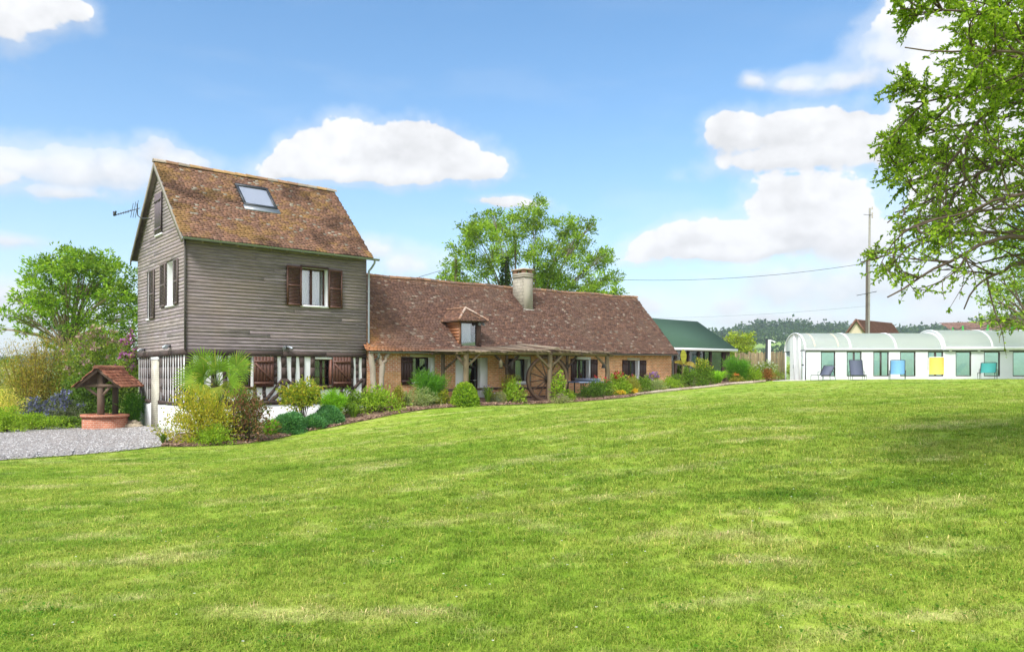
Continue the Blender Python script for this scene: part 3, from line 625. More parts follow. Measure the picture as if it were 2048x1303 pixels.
def tiled(P00, P10, P01, P11, rows, cols, palette, seed, thick=.030, skip=None, colour=None, sag=None):
    """plain clay tiles over a bilinear patch; P00-P10 is the eave, P01-P11 the top"""
    P00, P10, P01, P11 = [np.array(p, float) for p in (P00, P10, P01, P11)]; r = rng_(seed)
    nrm = unit(np.cross(P10-P00, P01-P00)); m = MB(); m.n_rm = nrm
    I, J = np.meshgrid(np.arange(cols), np.arange(rows)); I = I.ravel(); J = J.ravel(); off = r.random(rows)[J]
    a0 = np.clip((I+off-.49+r.normal(size=len(I))*.02)/cols, 0, 1); a1 = np.clip((I+off+.48+r.normal(size=len(I))*.02)/cols, 0, 1); k = a1-a0 > .1/cols
    if skip is not None: k &= ~skip((a0+a1)/2, (J+.5)/rows)
    I = I[k]; J = J[k]; a0 = a0[k]; a1 = a1[k]; n = len(I); b0 = J/rows+r.normal(size=n)*.0012*40/rows; b1 = (J+1.25)/rows
    def pt(a, b):
        a = a[:, None]; b = b[:, None]; p = P00*(1-a)*(1-b)+P10*a*(1-b)+P01*(1-a)*b+P11*a*b
        if sag is not None: p = p+np.stack([np.zeros(n), np.zeros(n), sag(a[:, 0], b[:, 0])], 1)
        return p
    h = (thick*r.uniform(.7, 1.7, n))[:, None]*nrm; h2 = h+(r.normal(size=n)*.004)[:, None]*nrm; z = np.full((n, 1), .004)*nrm; b1 = np.minimum(b1, 1.0)
    A, B, Cc, D = pt(a0, b0), pt(a1, b0), pt(a1, b1), pt(a0, b1)
    V = np.stack([A, B, B+h2, A+h, Cc+z, D+z], 1).reshape(-1, 3); ix = np.arange(n)[:, None]*6
    a, b = (a0+a1)/2, (J+.5)/rows; pal = np.array(palette); C = (.5*pal[r.integers(0, len(pal), n)]+.5*pal.mean(0))*r.uniform(.78, 1.22, (n, 1))
    if colour is not None: C = colour(a, b, C, r)
    C = np.repeat(C, 6, 0)
    m.add(V, np.concatenate([ix+np.array([[0, 1, 2, 3]]), ix+np.array([[3, 2, 4, 5]])]), C)
    m.f[3].append(ix+np.array([[0, 3, 5]])); m.f[3].append(ix+np.array([[1, 4, 2]]))
    return m
def ridge_row(P, Q, n, rad, palette, seed, sag=None):
    m = MB(); r = rng_(seed); P = np.array(P, float); Q = np.array(Q, float); d = Q-P; u = unit(d); s = unit(np.cross(u, (0, 0, 1)))
    for i in range(n):
        t0, t1 = i/n, (i+1.08)/n; c = np.array(palette[r.integers(len(palette))])*r.uniform(.8, 1.2); V = []
        for t, rr in ((t0, rad*1.12), (t1, rad*.95)):
            o = P+d*t+np.array([0, 0, sag(t) if sag else 0])+r.normal(size=3)*.004
            for k in np.linspace(-.15, math.pi+.15, 8): V.append(o+s*math.cos(k)*rr+np.array([0, 0, 1])*math.sin(k)*rr)
        m.add(V, [[k, k+1, k+9, k+8] for k in range(7)], c); m.add(V[:8], [[0, k, k+1] for k in range(1, 7)], c*.6)
    return m

# ---------------------------------------------------------------- timber tower
LU, WV, ZB = 7.07, 6.14, -.42
tower = thing('tower_house', 'tall grey boarded house over a half timbered ground floor, with orange lichened tiled roof', 'house', (0, 0, ZB), 'house')
FW = [(1.55, 2.36, 1.22, 2.33), (4.82, 5.55, 1.22, 2.26)]
m = MB(); rv = ('timber', tower); grid_wall(m, lambda a, d, z: (a, .02+d, z), 0, LU, .55, 2.42, FW, .22, rv); grid_wall(m, lambda a, d, z: (.02+d, a, z), 0, WV, .55, 2.42, [], 0)
m.quad((0, WV-.02, -.6), (0, WV-.02, 2.45), (LU, WV-.02, 2.45), (LU, WV-.02, -.6)); m.quad((LU-.02, 0, -.6), (LU-.02, WV, -.6), (LU-.02, WV, 2.45), (LU-.02, 0, 2.45)); m.obj('infill_wall', M['white'], tower)
m = MB(); m.box((-.02, -.02, -.9), (LU, WV, .56)); m.obj('plinth', M['white'], tower)
TB = (.070, .048, .042)
def tbeam(fr, a, b, w, name='timber_beam', dep=(-.02, .05), col=None):
    m = MB(); r = rng_(int(abs(a[0]*91+a[1]*57+b[0]*31))+3); a = np.array(a, float); b = np.array(b, float); d = unit(b-a); s = np.array([-d[1], d[0]])*w/2; n = 5; c = np.array(col or TB)*r.uniform(.75, 1.25)
    L = [a+(b-a)*t for t in np.linspace(0, 1, n)]; j1 = r.normal(size=n)*.010; j2 = r.normal(size=n)*.010
    for i in range(n-1):
        p, q = L[i], L[i+1]; p0, p1 = p-s*(1+j1[i]/w*2), p+s*(1+j2[i]/w*2); q0, q1 = q-s*(1+j1[i+1]/w*2), q+s*(1+j2[i+1]/w*2); f = lambda pt, dd: fr(pt[0], dd, pt[1])
        m.hexa([f(p0, dep[0]), f(p1, dep[0]), f(p1, dep[1]), f(p0, dep[1]), f(q0, dep[0]), f(q1, dep[0]), f(q1, dep[1]), f(q0, dep[1])], c)
    return m.obj(name, M['timber'], tower)
for u, w_, z0, z1 in ((.10, .26, .68, 2.36), (.52, .17, .68, 2.36), (.95, .15, .68, 2.36), (1.36, .16, .68, 2.36), (3.22, .15, 1.3, 2.36), (3.58, .21, .68, 2.36), (3.95, .17, .68, 2.36), (4.30, .18, .68, 2.36), (4.74, .17, .68, 2.36), (5.63, .13, .68, 2.36), (5.95, .13, .68, 1.2), (6.42, .13, .68, 2.36), (6.67, .13, 1.28, 2.36), (6.97, .19, .68, 2.36), (2.45, .13, .68, 1.2), (2.80, .12, .68, 1.2), (5.0, .12, .68, 1.2)):
    tbeam(FRONT, (u, z0), (u, z1), w_, 'timber_post')
for a, b in (((3.50, 1.48), (2.86, .70)), ((3.66, 1.48), (4.22, .92)), ((3.52, 1.10), (3.06, .66)), ((3.64, 1.10), (3.98, .70)), ((6.90, 1.46), (6.40, 1.02)), ((.22, 1.4), (.85, .70))): tbeam(FRONT, a, b, .12, 'timber_brace', (-.025, .046))
tbeam(FRONT, (-.03, 2.44), (LU, 2.44), .17, 'timber_plate', (-.05, .06)); tbeam(FRONT, (0, .61), (LU, .61), .14, 'timber_sill', (-.045, .055))
tbeam(FRONT, (1.45, 1.16), (2.5, 1.16), .10, 'timber_rail', (-.03, .05)); tbeam(FRONT, (4.7, 1.14), (6.5, 1.14), .10, 'timber_rail', (-.03, .05))
for v in (5.98, 5.68, 5.38, 5.08, 4.78, 4.50, 3.18, 2.92, 2.62, 2.31, 2.00, 1.70, 1.38, 1.07, .76, .45): tbeam(GABLE, (v, .68), (v, 2.36), .20, 'timber_post', (.010, .05), (.085, .066, .060))
for a, b in (((5.9, 1.25), (5.45, .70)), ((5.62, 1.1), (5.2, .70)), ((3.2, 1.3), (2.7, .70)), ((.12, 1.35), (.62, .70)), ((.3, 1.5), (.95, .70))): tbeam(GABLE, a, b, .11, 'timber_brace', (.006, .046), (.085, .066, .060))
tbeam(GABLE, (-.05, 2.44), (WV, 2.44), .18, 'timber_plate', (-.052, .058)); tbeam(GABLE, (4.4, .61), (WV, .61), .14, 'timber_sill', (-.046, .056)); tbeam(GABLE, (0, .61), (3.26, .61), .14, 'timber_sill', (-.046, .056))
m = MB(); fbox(m, GABLE, 3.30, 4.20, -.035, .1, -.6, 2.22, (.6, .6, .5)); m.obj('brick_pier', M['brickp'], tower)
m = MB(); fbox(m, GABLE, 3.26, 4.24, -.04, .1, 2.222, 2.352, (.7, .7, .7)); m.obj('lintel', M['white'], tower)
m = MB(); fbox(m, FRONT, 4.80, 5.56, -.01, .05, 2.262, 2.352, (.7, .7, .7)); m.obj('lintel', M['white'], tower)
m = MB(); fbox(m, GABLE, 3.3, 4.45, -.32, -.022, -.6, ZB+.06, (.7, .7, .7)); m.obj('doorstep', M['concrete'], tower)
for a0, a1, z0, z1 in FW:
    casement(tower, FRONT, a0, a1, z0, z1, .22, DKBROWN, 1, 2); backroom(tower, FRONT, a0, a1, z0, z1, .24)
    m = MB(); fbox(m, FRONT, a0-.03, a1+.03, -.05, .2, z0-.055, z0, (.20, .095, .065)); m.obj('window_sill', M['painted'], tower)
m = MB(); fbox(m, FRONT, 5.46, 5.54, -.03, .12, 1.25, 2.25, (.20, .085, .06)); m.obj('window_jamb', M['painted'], tower)
plank_shutter(tower, FRONT, 2.38, 3.15, 1.20, 2.33, -.03); plank_shutter(tower, FRONT, 5.57, 6.36, 1.18, 2.36, -.03)
# boarded upper storey
UW = (4.23, 5.36, 4.31, 5.80); G1 = (4.34, 4.78, 3.83, 5.72); G2 = (1.20, 2.20, 4.17, 5.79); G3 = (2.67, 3.52, 6.97, 8.53)
ZS, ZE, ZR, VM = 2.52, 6.66, 9.64, 3.07
slope = (ZR-ZE)/VM
clapboard(FRONT, free(-.03, LU, [UW]), ZS, ZE-.02, .125, 11, out=-.03).obj('board_cladding', M['siding'], tower)
def gspan(z):
    e = max(0, (z-ZE)/slope) if z > ZE else 0
    return free(e-.02, WV-e, [G1, G2, G3])(z)
clapboard(GABLE, gspan, ZS, ZR-.12, .128, 12, (.285, .245, .245), out=-.03).obj('gable_cladding', M['siding'], tower)
m = MB(); rv = ('white', tower); grid_wall(m, FRONT, 0, LU, ZS-.02, ZE, [UW], .32, rv, (.2, .19, .18)); grid_wall(m, GABLE, 0, WV, ZS-.02, ZE, [G1, G2], .30, rv, (.2, .19, .18))
m.tri((0, 0, ZE), (0, WV, ZE), (0, VM, ZR-.05), (.2, .19, .18)); m.quad((LU, 0, 2.4), (LU, WV, 2.4), (LU, WV, ZE), (LU, 0, ZE), (.2, .19, .18)); m.tri((LU, 0, ZE), (LU, WV, ZE), (LU, VM, ZR-.05), (.2, .19, .18)); m.quad((0, WV, 2.4), (0, WV, ZE), (LU, WV, ZE), (LU, WV, 2.4), (.2, .19, .18))
m.obj('upper_wall', M['oldwood'], tower)
m = MB(); m.box((-.075, -.075, ZS), (-.028, -.028, ZE-.02), (.10, .09, .08)); m.obj('corner_board', M['oldwood'], tower)
casement(tower, FRONT, UW[0], UW[1], UW[2]+.03, UW[3], .30, (.085, .035, .028), 1, 0, 'glassb', ((.06, .46), (.54, .94))); backroom(tower, FRONT, UW[0], UW[1], UW[2], UW[3], .32)
m = MB(); fbox(m, FRONT, UW[0]-.02, UW[1]+.02, -.09, .29, UW[2]-.04, UW[2]+.03, (.7, .7, .7)); m.obj('window_sill', M['white'], tower)
m = MB(); fbox(m, FRONT, UW[0]-.02, UW[1]+.02, -.085, -.02, UW[3], UW[3]+.06, DKBROWN); m.obj('window_head', M['painted'], tower)
louvre_shutter(tower, FRONT, 3.64, 4.24, 4.30, 5.80, -.075); louvre_shutter(tower, FRONT, 5.36, 5.95, 4.29, 5.79, -.075)
GB = (.115, .085, .075)
for g in (G1, G2): casement(tower, GABLE, g[0], g[1], g[2]+.02, g[3], .26, (.10, .05, .04), 0, 0, 'glassb'); backroom(tower, GABLE, g[0], g[1], g[2], g[3], .28)
louvre_shutter(tower, GABLE, 3.66, 4.33, 3.83, 5.72, -.055, GB); louvre_shutter(tower, GABLE, 2.21, 2.85, 4.18, 5.79, -.055, GB); louvre_shutter(tower, GABLE, .70, 1.19, 4.18, 5.79, -.055, GB)
for g in (G1, G2): m = MB(); fbox(m, GABLE, g[0]-.02, g[1]+.02, -.085, .25, g[2]-.04, g[2]+.02, (.7, .7, .7)); m.obj('window_sill', M['white'], tower)
for a0, a1 in ((2.67, 3.09), (3.10, 3.52)):
    s = plank_shutter(tower, GABLE, a0, a1, 6.99, 8.52, -.06, (.125, .095, .105), False)
m = MB(); fbox(m, GABLE, 2.65, 3.54, -.09, -.02, 6.92, 6.985, (.7, .7, .7)); m.obj('window_sill', M['white'], tower)
# roof
TP = [(.27, .14, .090), (.215, .115, .080), (.32, .17, .105), (.165, .095, .072), (.25, .15, .105), (.19, .105, .085)]
def towercol(a, b, C, r):
    n = fbm(a*9, b*6, 61, 5); n2 = fbm(a*30, b*22, 62, 3); n3 = fbm(a*4, b*3, 63, 3)
    q = .85*sstep(.53, .70, n*.6+n2*.4+.16*np.exp(-a/.06)+.10*np.exp(-(1-b)/.12)+.05*np.exp(-b/.05)); C = C*(1-q[:, None]*.8)+np.array([.32, .19, .065])*q[:, None]*.8
    k = r.random(len(a)) < .02+.05*sstep(.40, .65, n3); C = np.where(k[:, None], np.array([.34, .29, .235])*r.uniform(.7, 1.15, (len(a), 1)), C)
    d = sstep(.52, .66, fbm(a*7+5, b*5, 64, 4)); return C*(1-.45*d[:, None])
EV, EZ = -.32, ZE-.05+.0
EZ = ZR+.06-slope*(VM+.32); RZ = ZR+.06; UA, UB = -.24, LU+.16
SK = (2.62, 3.94, 1.50, 2.54)
def skskip(a, b): u = UA+(UB-UA)*a; v = EV+(VM-EV)*b; return (u > SK[0]-.03) & (u < SK[1]+.03) & (v > SK[2]-.05) & (v < SK[3]+.03)
wav = lambda a, b: .018*np.sin(a*9+1)*np.sin(b*3.1)+.012*np.sin(a*23)
tiled((UA, EV, EZ), (UB, EV, EZ), (UA, VM, RZ), (UB, VM, RZ), 40, 50, TP, 5, skip=skskip, colour=towercol, sag=wav).obj('roof', M['tile'], tower)
m = tiled((UB, 2*VM-EV, EZ), (UA, 2*VM-EV, EZ), (UB, VM, RZ), (UA, VM, RZ), 24, 24, TP, 6, colour=towercol); m.obj('rear_roof', M['tile'], tower)
m = MB(); t = .05
for s in (1, -1):
    vm = lambda v: v if s > 0 else 2*VM-v
    m.hexa([(UA+.01, vm(EV+.01), EZ-t-.02), (UB-.01, vm(EV+.01), EZ-t-.02), (UB-.01, VM, RZ-t-.03), (UA+.01, VM, RZ-t-.03), (UA+.01, vm(EV+.01), EZ-.012), (UB-.01, vm(EV+.01), EZ-.012), (UB-.01, VM, RZ-.012), (UA+.01, VM, RZ-.012)], (.14, .115, .09))
m.obj('roof_deck', M['oldwood'], tower)
ridge_row((UA-.02, VM, RZ+.01), (UB+.02, VM, RZ+.01), 17, .105, [(.34, .20, .12), (.42, .26, .12), (.33, .27, .21)], 8, lambda t: .012*math.sin(t*9+1)*.3).obj('ridge_tiles', M['tile'], tower)
for s in (1, -1):
    vm = lambda v: v if s > 0 else 2*VM-v
    m = MB(); m.hexa([(UA-.012, vm(EV), EZ-.22), (UA+.028, vm(EV), EZ-.22), (UA+.028, VM, RZ-.24), (UA-.012, VM, RZ-.24), (UA-.012, vm(EV), EZ+.0), (UA+.028, vm(EV), EZ+.0), (UA+.028, VM, RZ-.004), (UA-.012, VM, RZ-.004)], (.27, .245, .21) if s > 0 else (.22, .19, .155)); m.obj('barge_board', M['oldwood'], tower)
for u in np.arange(.5, LU, .62):
    m = MB(); m.beam((u, EV+.05, EZ-.10), (u, .05, EZ-.10+slope*.27), .07, .10, col=(.24, .19, .14)); m.obj('rafter_end', M['oldwood'], tower)
def gutter(parent, u0, z0, u1, z1, v, r_=.075, name='gutter'):
    m = MB(); n = 9; k = 14; V = []
    for i in range(k+1):
        t = i/k
        for rr in (r_, r_-.008):
            for q in np.linspace(math.pi, 2*math.pi, n): V.append((u0+(u1-u0)*t, v+math.cos(q)*rr, z0+(z1-z0)*t+math.sin(q)*rr))
    F = []
    for i in range(k):
        for o in (0, n):
            for j in range(n-1): a = i*2*n+o+j; F.append([a, a+1, a+2*n+1, a+2*n] if o == 0 else [a+1, a, a+2*n, a+2*n+1])
        for j in (0, n-1): a = i*2*n+j; F.append([a, a+n, a+3*n, a+2*n])
    m.add(V, F); 
    for e in (0, k): m.add([V[e*2*n+j] for j in range(n)], [[0, j, j+1] for j in range(1, n-1)])
    return m.obj(name, M['zinc'], parent)
g = gutter(tower, UA, EZ-.02, UB+.22, EZ-.05, EV-.06)
m = MB(); m.tube([(UB+.02, EV-.06, EZ-.10), (UB+.02, EV-.05, EZ-.22), (UB-.02, EV+.12, EZ-.40), (UB-.08, -.09, EZ-.52), (UB-.09, -.09, EZ-.9), (UB-.09, -.09, 2.95)], .042, 10, (.3, .3, .3)); m.obj('downpipe', M['zinc'], g, loc=(0, 0, 0))
# roof window
zr = lambda v: RZ+slope*(v-VM)
def sk(u, v, h): return (u, v-h*slope/math.hypot(1, slope), zr(v)+h/math.hypot(1, slope))
m = MB(); u0, u1, v0, v1 = SK
for a0, a1, b0, b1 in ((u0, u1, v0, v0+.07), (u0, u1, v1-.09, v1), (u0, u0+.085, v0+.07, v1-.09), (u1-.085, u1, v0+.07, v1-.09)):
    m.hexa([sk(a0, b0, -.02), sk(a1, b0, -.02), sk(a1, b1, -.02), sk(a0, b1, -.02), sk(a0, b0, .085), sk(a1, b0, .085), sk(a1, b1, .085), sk(a0, b1, .085)], (.05, .06, .075))
s = m.obj('roof_window', M['darkmetal'], tower)
m = MB(); m.quad(sk(u0+.08, v0+.06, .05), sk(u1-.08, v0+.06, .05), sk(u1-.08, v1-.08, .05), sk(u0+.08, v1-.08, .05)); m.obj('pane', M['roofglass'], s)
m = MB(); m.quad(sk(u0+.08, v0+.06, .03), sk(u1-.08, v0+.06, .03), sk(u1-.08, v1-.08, .03), sk(u0+.08, v1-.08, .03)); m.obj('blind', M['curtain'], s)
m = MB(); m.hexa([sk(u0-.05, v0-.20, -.01), sk(u1+.05, v0-.20, -.01), sk(u1+.05, v0, -.01), sk(u0-.05, v0, -.01), sk(u0-.05, v0-.20, .045), sk(u1+.05, v0-.20, .045), sk(u1+.05, v0, .05), sk(u0-.05, v0, .05)], (.3, .3, .3)); m.obj('flashing', M['zinc'], s)
# fixtures on the tower
def spotlight(u, v, z, fr, label):
    t = thing('wall_spotlight', label, 'wall light', (u, v, z), 'house', 'spotlights on the boarded walls')
    p = lambda a, d, q: fr(a, d, q)
    m = MB(); c = fr(0, 0, 0); a0 = u if fr is FRONT else v
    fbox(m, fr, a0-.05, a0+.05, -.09, -.05, z-.05, z+.05, (.1, .1, .12)); m.obj('bracket', M['darkmetal'], t)
    for s in (-1, 1):
        m = MB(); q = np.array(fr(a0+s*.10, -.16, z)); e = np.array(fr(a0+s*.17, -.25, z-.06)); st = np.array(fr(a0+s*.02, -.09, z+.02)); m.tube([st, q, e], [.018, .055, .068], 10, (.3, .32, .36)); m.obj('lamp_head', M['zinc'], t)
spotlight(3.63, 0, 2.70, FRONT, 'small twin spotlight on the long boarded wall above the timbers')
spotlight(0, 5.05, 2.66, GABLE, 'small twin spotlight low on the gable boards, nearer the well')
spotlight(0, 1.64, 2.70, GABLE, 'small twin spotlight low on the gable boards, near the tower corner')
t = thing('television_antenna', 'dark television antenna on a bracket beside the gable loft shutters', 'antenna', (-.1, 4.35, 7.75), 'house')
m = MB(); m.tube([(-.02, 4.0, 7.72), (-.35, 4.4, 7.75), (-.42, 4.62, 7.9), (-.42, 4.66, 8.35)], .022, 8, (.05, .05, .05)); m.obj('mast', M['darkmetal'], t)
bd = np.array([-.80, .55, -.30]); bd /= np.linalg.norm(bd); o = np.array([-.42, 4.65, 8.15])
m = MB(); m.tube([o-bd*.1, o+bd*.85], .016, 6, (.05, .05, .05)); m.obj('boom', M['darkmetal'], t)
for k in range(9):
    q = o+bd*(.02+k*.095); s_ = np.array([.35, .85, .35])*(.52-.035*k) if k > 2 else np.array([.25, .6, .75])*(.55-.05*k)
    m = MB(); m.tube([q-s_, q+s_], .011, 5, (.06, .06, .06)); m.obj('element', M['darkmetal'], t)
for k, s_ in enumerate(((.0, .3, .45), (.1, -.3, .42))):
    m = MB(); q = o+bd*.9; m.tube([q, q+np.array(s_)*.35], [.05, .03], 8, (.05, .05, .05)); m.obj('dipole_box', M['darkmetal'], t)
# ---------------------------------------------------------------- brick cottage
cot = thing('brick_cottage', 'long low brick cottage with mossy brown tiled roof, small dormer and chimney', 'house', (7.07, 0, .2), 'house')
CU0, CU1, CV = 7.08, 26.8, 6.7
zE = lambda u: 2.60+(u-7)*.0115
CW = [(9.28, 10.24, 1.36, 2.42), (15.0, 15.80, 1.36, 2.43), (19.1, 20.02, 1.38, 2.46), (23.0, 23.88, 1.38, 2.47)]
CD = (12.08, 12.92, .5, 2.42)
HOLES = CW+[CD]
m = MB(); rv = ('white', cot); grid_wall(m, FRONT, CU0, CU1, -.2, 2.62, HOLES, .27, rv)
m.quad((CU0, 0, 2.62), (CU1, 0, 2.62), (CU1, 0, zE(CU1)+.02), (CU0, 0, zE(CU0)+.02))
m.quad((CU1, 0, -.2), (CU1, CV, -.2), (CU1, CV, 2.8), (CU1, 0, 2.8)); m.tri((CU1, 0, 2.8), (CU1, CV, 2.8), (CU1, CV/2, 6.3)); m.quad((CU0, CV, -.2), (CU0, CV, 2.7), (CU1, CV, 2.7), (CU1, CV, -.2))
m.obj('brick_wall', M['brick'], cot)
for k, (a0, a1, z0, z1) in enumerate(CW):
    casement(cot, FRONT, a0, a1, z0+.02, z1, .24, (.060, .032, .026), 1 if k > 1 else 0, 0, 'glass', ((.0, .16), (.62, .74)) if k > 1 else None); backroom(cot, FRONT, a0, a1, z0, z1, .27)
    m = MB(); fbox(m, FRONT, a1, a1+(.19, .2, .13, .12)[k], -.012, .02, z0-.05, z1, (.8, .8, .8)); m.obj('window_surround', M['white'], cot)
    m = MB(); fbox(m, FRONT, a0-(.1, .0, .0, .0)[k], a1+(.2, .2, .14, .13)[k], -.014, .05, z1+.002, z1+.13, (.75, .72, .64)); m.obj('lintel', M['cream'] if k in (0, 3) else M['white'], cot)
    m = MB(); fbox(m, FRONT, a0-.06, a1+.08, -.06, .22, z0-(.16 if k == 1 else .07), z0+.0, (.8, .8, .8)); m.obj('window_sill', M['white'], cot)
CB = (.062, .032, .028)
plank_shutter(cot, FRONT, 8.72, 9.28, 1.24, 2.42, -.02, CB, False); plank_shutter(cot, FRONT, 14.42, 15.0, 1.34, 2.43, -.02, CB, False)
for a0, a1 in ((18.72, 19.12), (20.14, 20.64), (22.58, 23.02), (24.0, 24.52)): plank_shutter(cot, FRONT, a0, a1, 1.36, 2.48, -.02, CB, False)
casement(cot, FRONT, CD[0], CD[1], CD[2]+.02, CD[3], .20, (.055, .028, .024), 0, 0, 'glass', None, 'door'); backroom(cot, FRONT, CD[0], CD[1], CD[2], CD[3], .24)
m = MB(); m.tube([(12.78, .15, 1.42), (12.78, .10, 1.42), (12.62, .10, 1.42)], .016, 6, (.6, .6, .6)); m.obj('door_handle', M['alu'], cot)
m = MB(); fbox(m, FRONT, 11.55, 12.08, -.012, .02, .4, 2.46, (.8, .8, .8)); m.obj('door_surround', M['white'], cot)
m = MB(); fbox(m, FRONT, 12.92, 13.36, -.012, .02, .4, 2.46, (.8, .8, .8)); m.obj('door_surround', M['white'], cot)
# roof
zRg = lambda u: 6.23+(u-9)*.0095
CP_ = [(.150, .082, .060), (.120, .068, .054), (.185, .10, .070), (.100, .060, .052), (.165, .092, .070), (.22, .12, .08), (.135, .082, .066)]
def cotcol(a, b, C, r):
    u = 7+20*a; n = fbm(a*40, b*10, 71, 4); n2 = fbm(a*18, b*6, 72, 4)
    k = r.random(len(a)) < .04+.08*sstep(.45, .72, n); C = np.where(k[:, None], np.array([.28, .215, .17])*r.uniform(.6, 1.2, (len(a), 1)), C)
    g = sstep(.52, .7, n2); C = C*(1-g[:, None]*.30)+np.array([.19, .13, .10])*g[:, None]*.30
    o = np.clip(np.exp(-a/.028)*1.1*sstep(.75, .15, b)+.35*sstep(.07, .0, b)*(a < .30), 0, 1)*(.55+.6*r.random(len(a))); o = np.clip(o, 0, .9)[:, None]
    C = C*(1-o)+np.array([.42, .185, .085])*o
    l = sstep(.45, .65, fbm(a*70, b*9, 73, 3))*np.exp(-a/.02)*(b > .10)*.8; C = C*(1-l[:, None])+np.array([.42, .23, .05])*l[:, None]
    tp = sstep(.93, .99, b)*.4; return C*(1-tp[:, None])+np.array([.30, .16, .09])*tp[:, None]
csag = lambda a, b: -.05*np.sin(a*math.pi)*b+.025*np.sin(a*14+b*2)*np.sin(b*3)+.02*np.sin(a*33)*b
EVc = -.36
def zroof(u, v): return zE(u)+.03+(zRg(u)-zE(u)-.03)*(v-EVc)/(3.34-EVc)
def cskip(a, b):
    u = 7.06+(26.95-7.06)*a; v = EVc+(3.34-EVc)*b
    return ((u > 11.8) & (u < 12.9) & (v > -.10) & (v < 1.2)) | ((u > 17.36) & (u < 18.0) & (v > 2.1))
tiled((7.06, EVc, zE(7)+.03), (26.95, EVc, zE(27)+.03), (7.09, 3.34, zRg(7)), (27.62, 3.34, zRg(27.6)), 46, 120, CP_, 15, skip=cskip, colour=cotcol, sag=csag).obj('roof', M['tile'], cot)
tiled((27.2, 7.05, 2.75), (7.09, 7.05, 2.6), (27.62, 3.34, zRg(27.6)), (7.09, 3.34, zRg(7)), 22, 50, CP_, 16).obj('rear_roof', M['tile'], cot)
tiled((6.86, EVc, zE(7)+.03), (7.10, EVc, zE(7)+.03), (6.90, -.09, zroof(7, -.09)), (7.10, -.09, zroof(7, -.09)), 4, 2, [(.42, .19, .09), (.36, .15, .08)], 17).obj('roof_corner', M['tile'], cot)
m = MB(); m.hexa([(7.07, EVc+.02, zE(7)-.05), (26.9, EVc+.02, zE(27)-.05), (27.55, 3.34, zRg(27.5)-.14), (7.1, 3.34, zRg(7)-.14), (7.07, EVc+.02, zE(7)-.0), (26.9, EVc+.02, zE(27)-.0), (27.55, 3.34, zRg(27.5)-.09), (7.1, 3.34, zRg(7)-.09)], (.12, .10, .08)); m.obj('roof_deck', M['oldwood'], cot)
ridge_row((7.1, 3.34, zRg(7)+.0), (27.66, 3.34, zRg(27.6)+.0), 54, .10, [(.24, .13, .085), (.30, .17, .10), (.20, .13, .10)], 18, lambda t: csag(np.float64(t), 1.0)).obj('ridge_tiles', M['tile'], cot)
g = gutter(cot, 6.98, zE(7)-.0, 27.15, zE(27)-.0, EVc-.07, .062)
m = MB(); m.tube([(7.42, EVc-.07, 2.53), (7.42, EVc-.06, 2.40), (7.40, -.15, 2.25), (7.38, -.06, 2.1), (7.38, -.06, .4)], .042, 10, (.3, .3, .3)); m.obj('downpipe', M['zinc'], g)
m = MB(); m.tube([(26.86, EVc-.07, 2.76), (26.86, EVc-.05, 2.62), (26.86, -.06, 2.45), (26.86, -.06, .9)], .042, 10, (.3, .3, .3)); m.obj('downpipe', M['zinc'], g)
# chimney
m = MB(); a, b, c, d = 17.36, 17.96, 2.04, 2.95
m.hexa([(a, c, 4.7), (b, c, 4.7), (b, d, 5.2), (a, d, 5.2), (a+.015, c+.01, 6.72), (b-.015, c+.01, 6.72), (b-.015, d, 6.72), (a+.015, d, 6.72)])
ch = m.obj('chimney', M['block'], cot)
m = MB(); m.hexa([(a+.006, c-.012, 4.72), (b+.004, c-.012, 4.72), (b+.004, c+.02, 4.72), (a+.006, c+.02, 4.72), (a+.02, c-.003, 6.72), (b-.01, c-.003, 6.72), (b-.01, c+.02, 6.72), (a+.02, c+.02, 6.72)]); m.obj('front_render', M['beige'], ch)
m = MB(); m.box((a-.02, c-.03, 6.722), (b+.03, d+.03, 6.80)); m.box((a-.01, c-.02, 6.802), (b+.02, d+.02, 6.94)); m.obj('cornice', M['beige'], ch)
for p, q in (((a+.02, c+.02), (a+.17, c+.22)), ((b-.2, c+.02), (b-.02, c+.22)), ((a+.02, d-.25), (a+.17, d-.02)), ((b-.2, d-.25), (b-.02, d-.02))):
    m = MB(); m.box((p[0], p[1], 6.942), (q[0], q[1], 7.10), (.38, .20, .13)); m.obj('pot_brick', M['stone'], ch)
m = MB(); m.box((a+.25, c+.24, 6.942), (b-.25, d-.3, 7.02), (.03, .03, .03)); m.obj('flue', M['dark'], ch)
m = MB(); m.box((a-.06, c-.06, 7.102), (b+.06, d+.06, 7.165), (.50, .38, .29)); m.obj('cap_slab', M['stone'], ch)
m = MB(); m.box((a-.06, c-.05, 4.86), (b+.06, c+.02, 5.06), (.40, .38, .33)); m.obj('flashing', M['stone'], ch)
# dormer
m = MB(); OR = (.36, .155, .075); n = 8
for s, uu in ((0, 11.72), (1, 12.94)):
    for i in range(n):
        z0 = 2.92+(4.05-2.92)*i/n; z1 = 2.92+(4.05-2.92)*(i+1)/n; vb = lambda z: EVc+(z-zE(12)-.03)/(zRg(12)-zE(12)-.03)*(3.34-EVc)
        o = -.02 if s == 0 else .02; c = np.array(OR)*(.8+.4*((i*37) % 10)/10); m.hexa([(uu+o, -.03, z0), (uu+o, vb(z0)+.05, z0), (uu, vb(z0)+.05, z0), (uu, -.03, z0), (uu+o*.3, -.03, z1), (uu+o*.3, vb(z1)+.05, z1), (uu, vb(z1)+.05, z1), (uu, -.03, z1)], c)
dm = m.obj('dormer', M['painted'], cot)
casement(dm, FRONT, 11.82, 12.82, 2.93, 4.04, .02, (.060, .030, .024), 0, 0, 'glassb', ((.04, .70),), 'dormer_window')
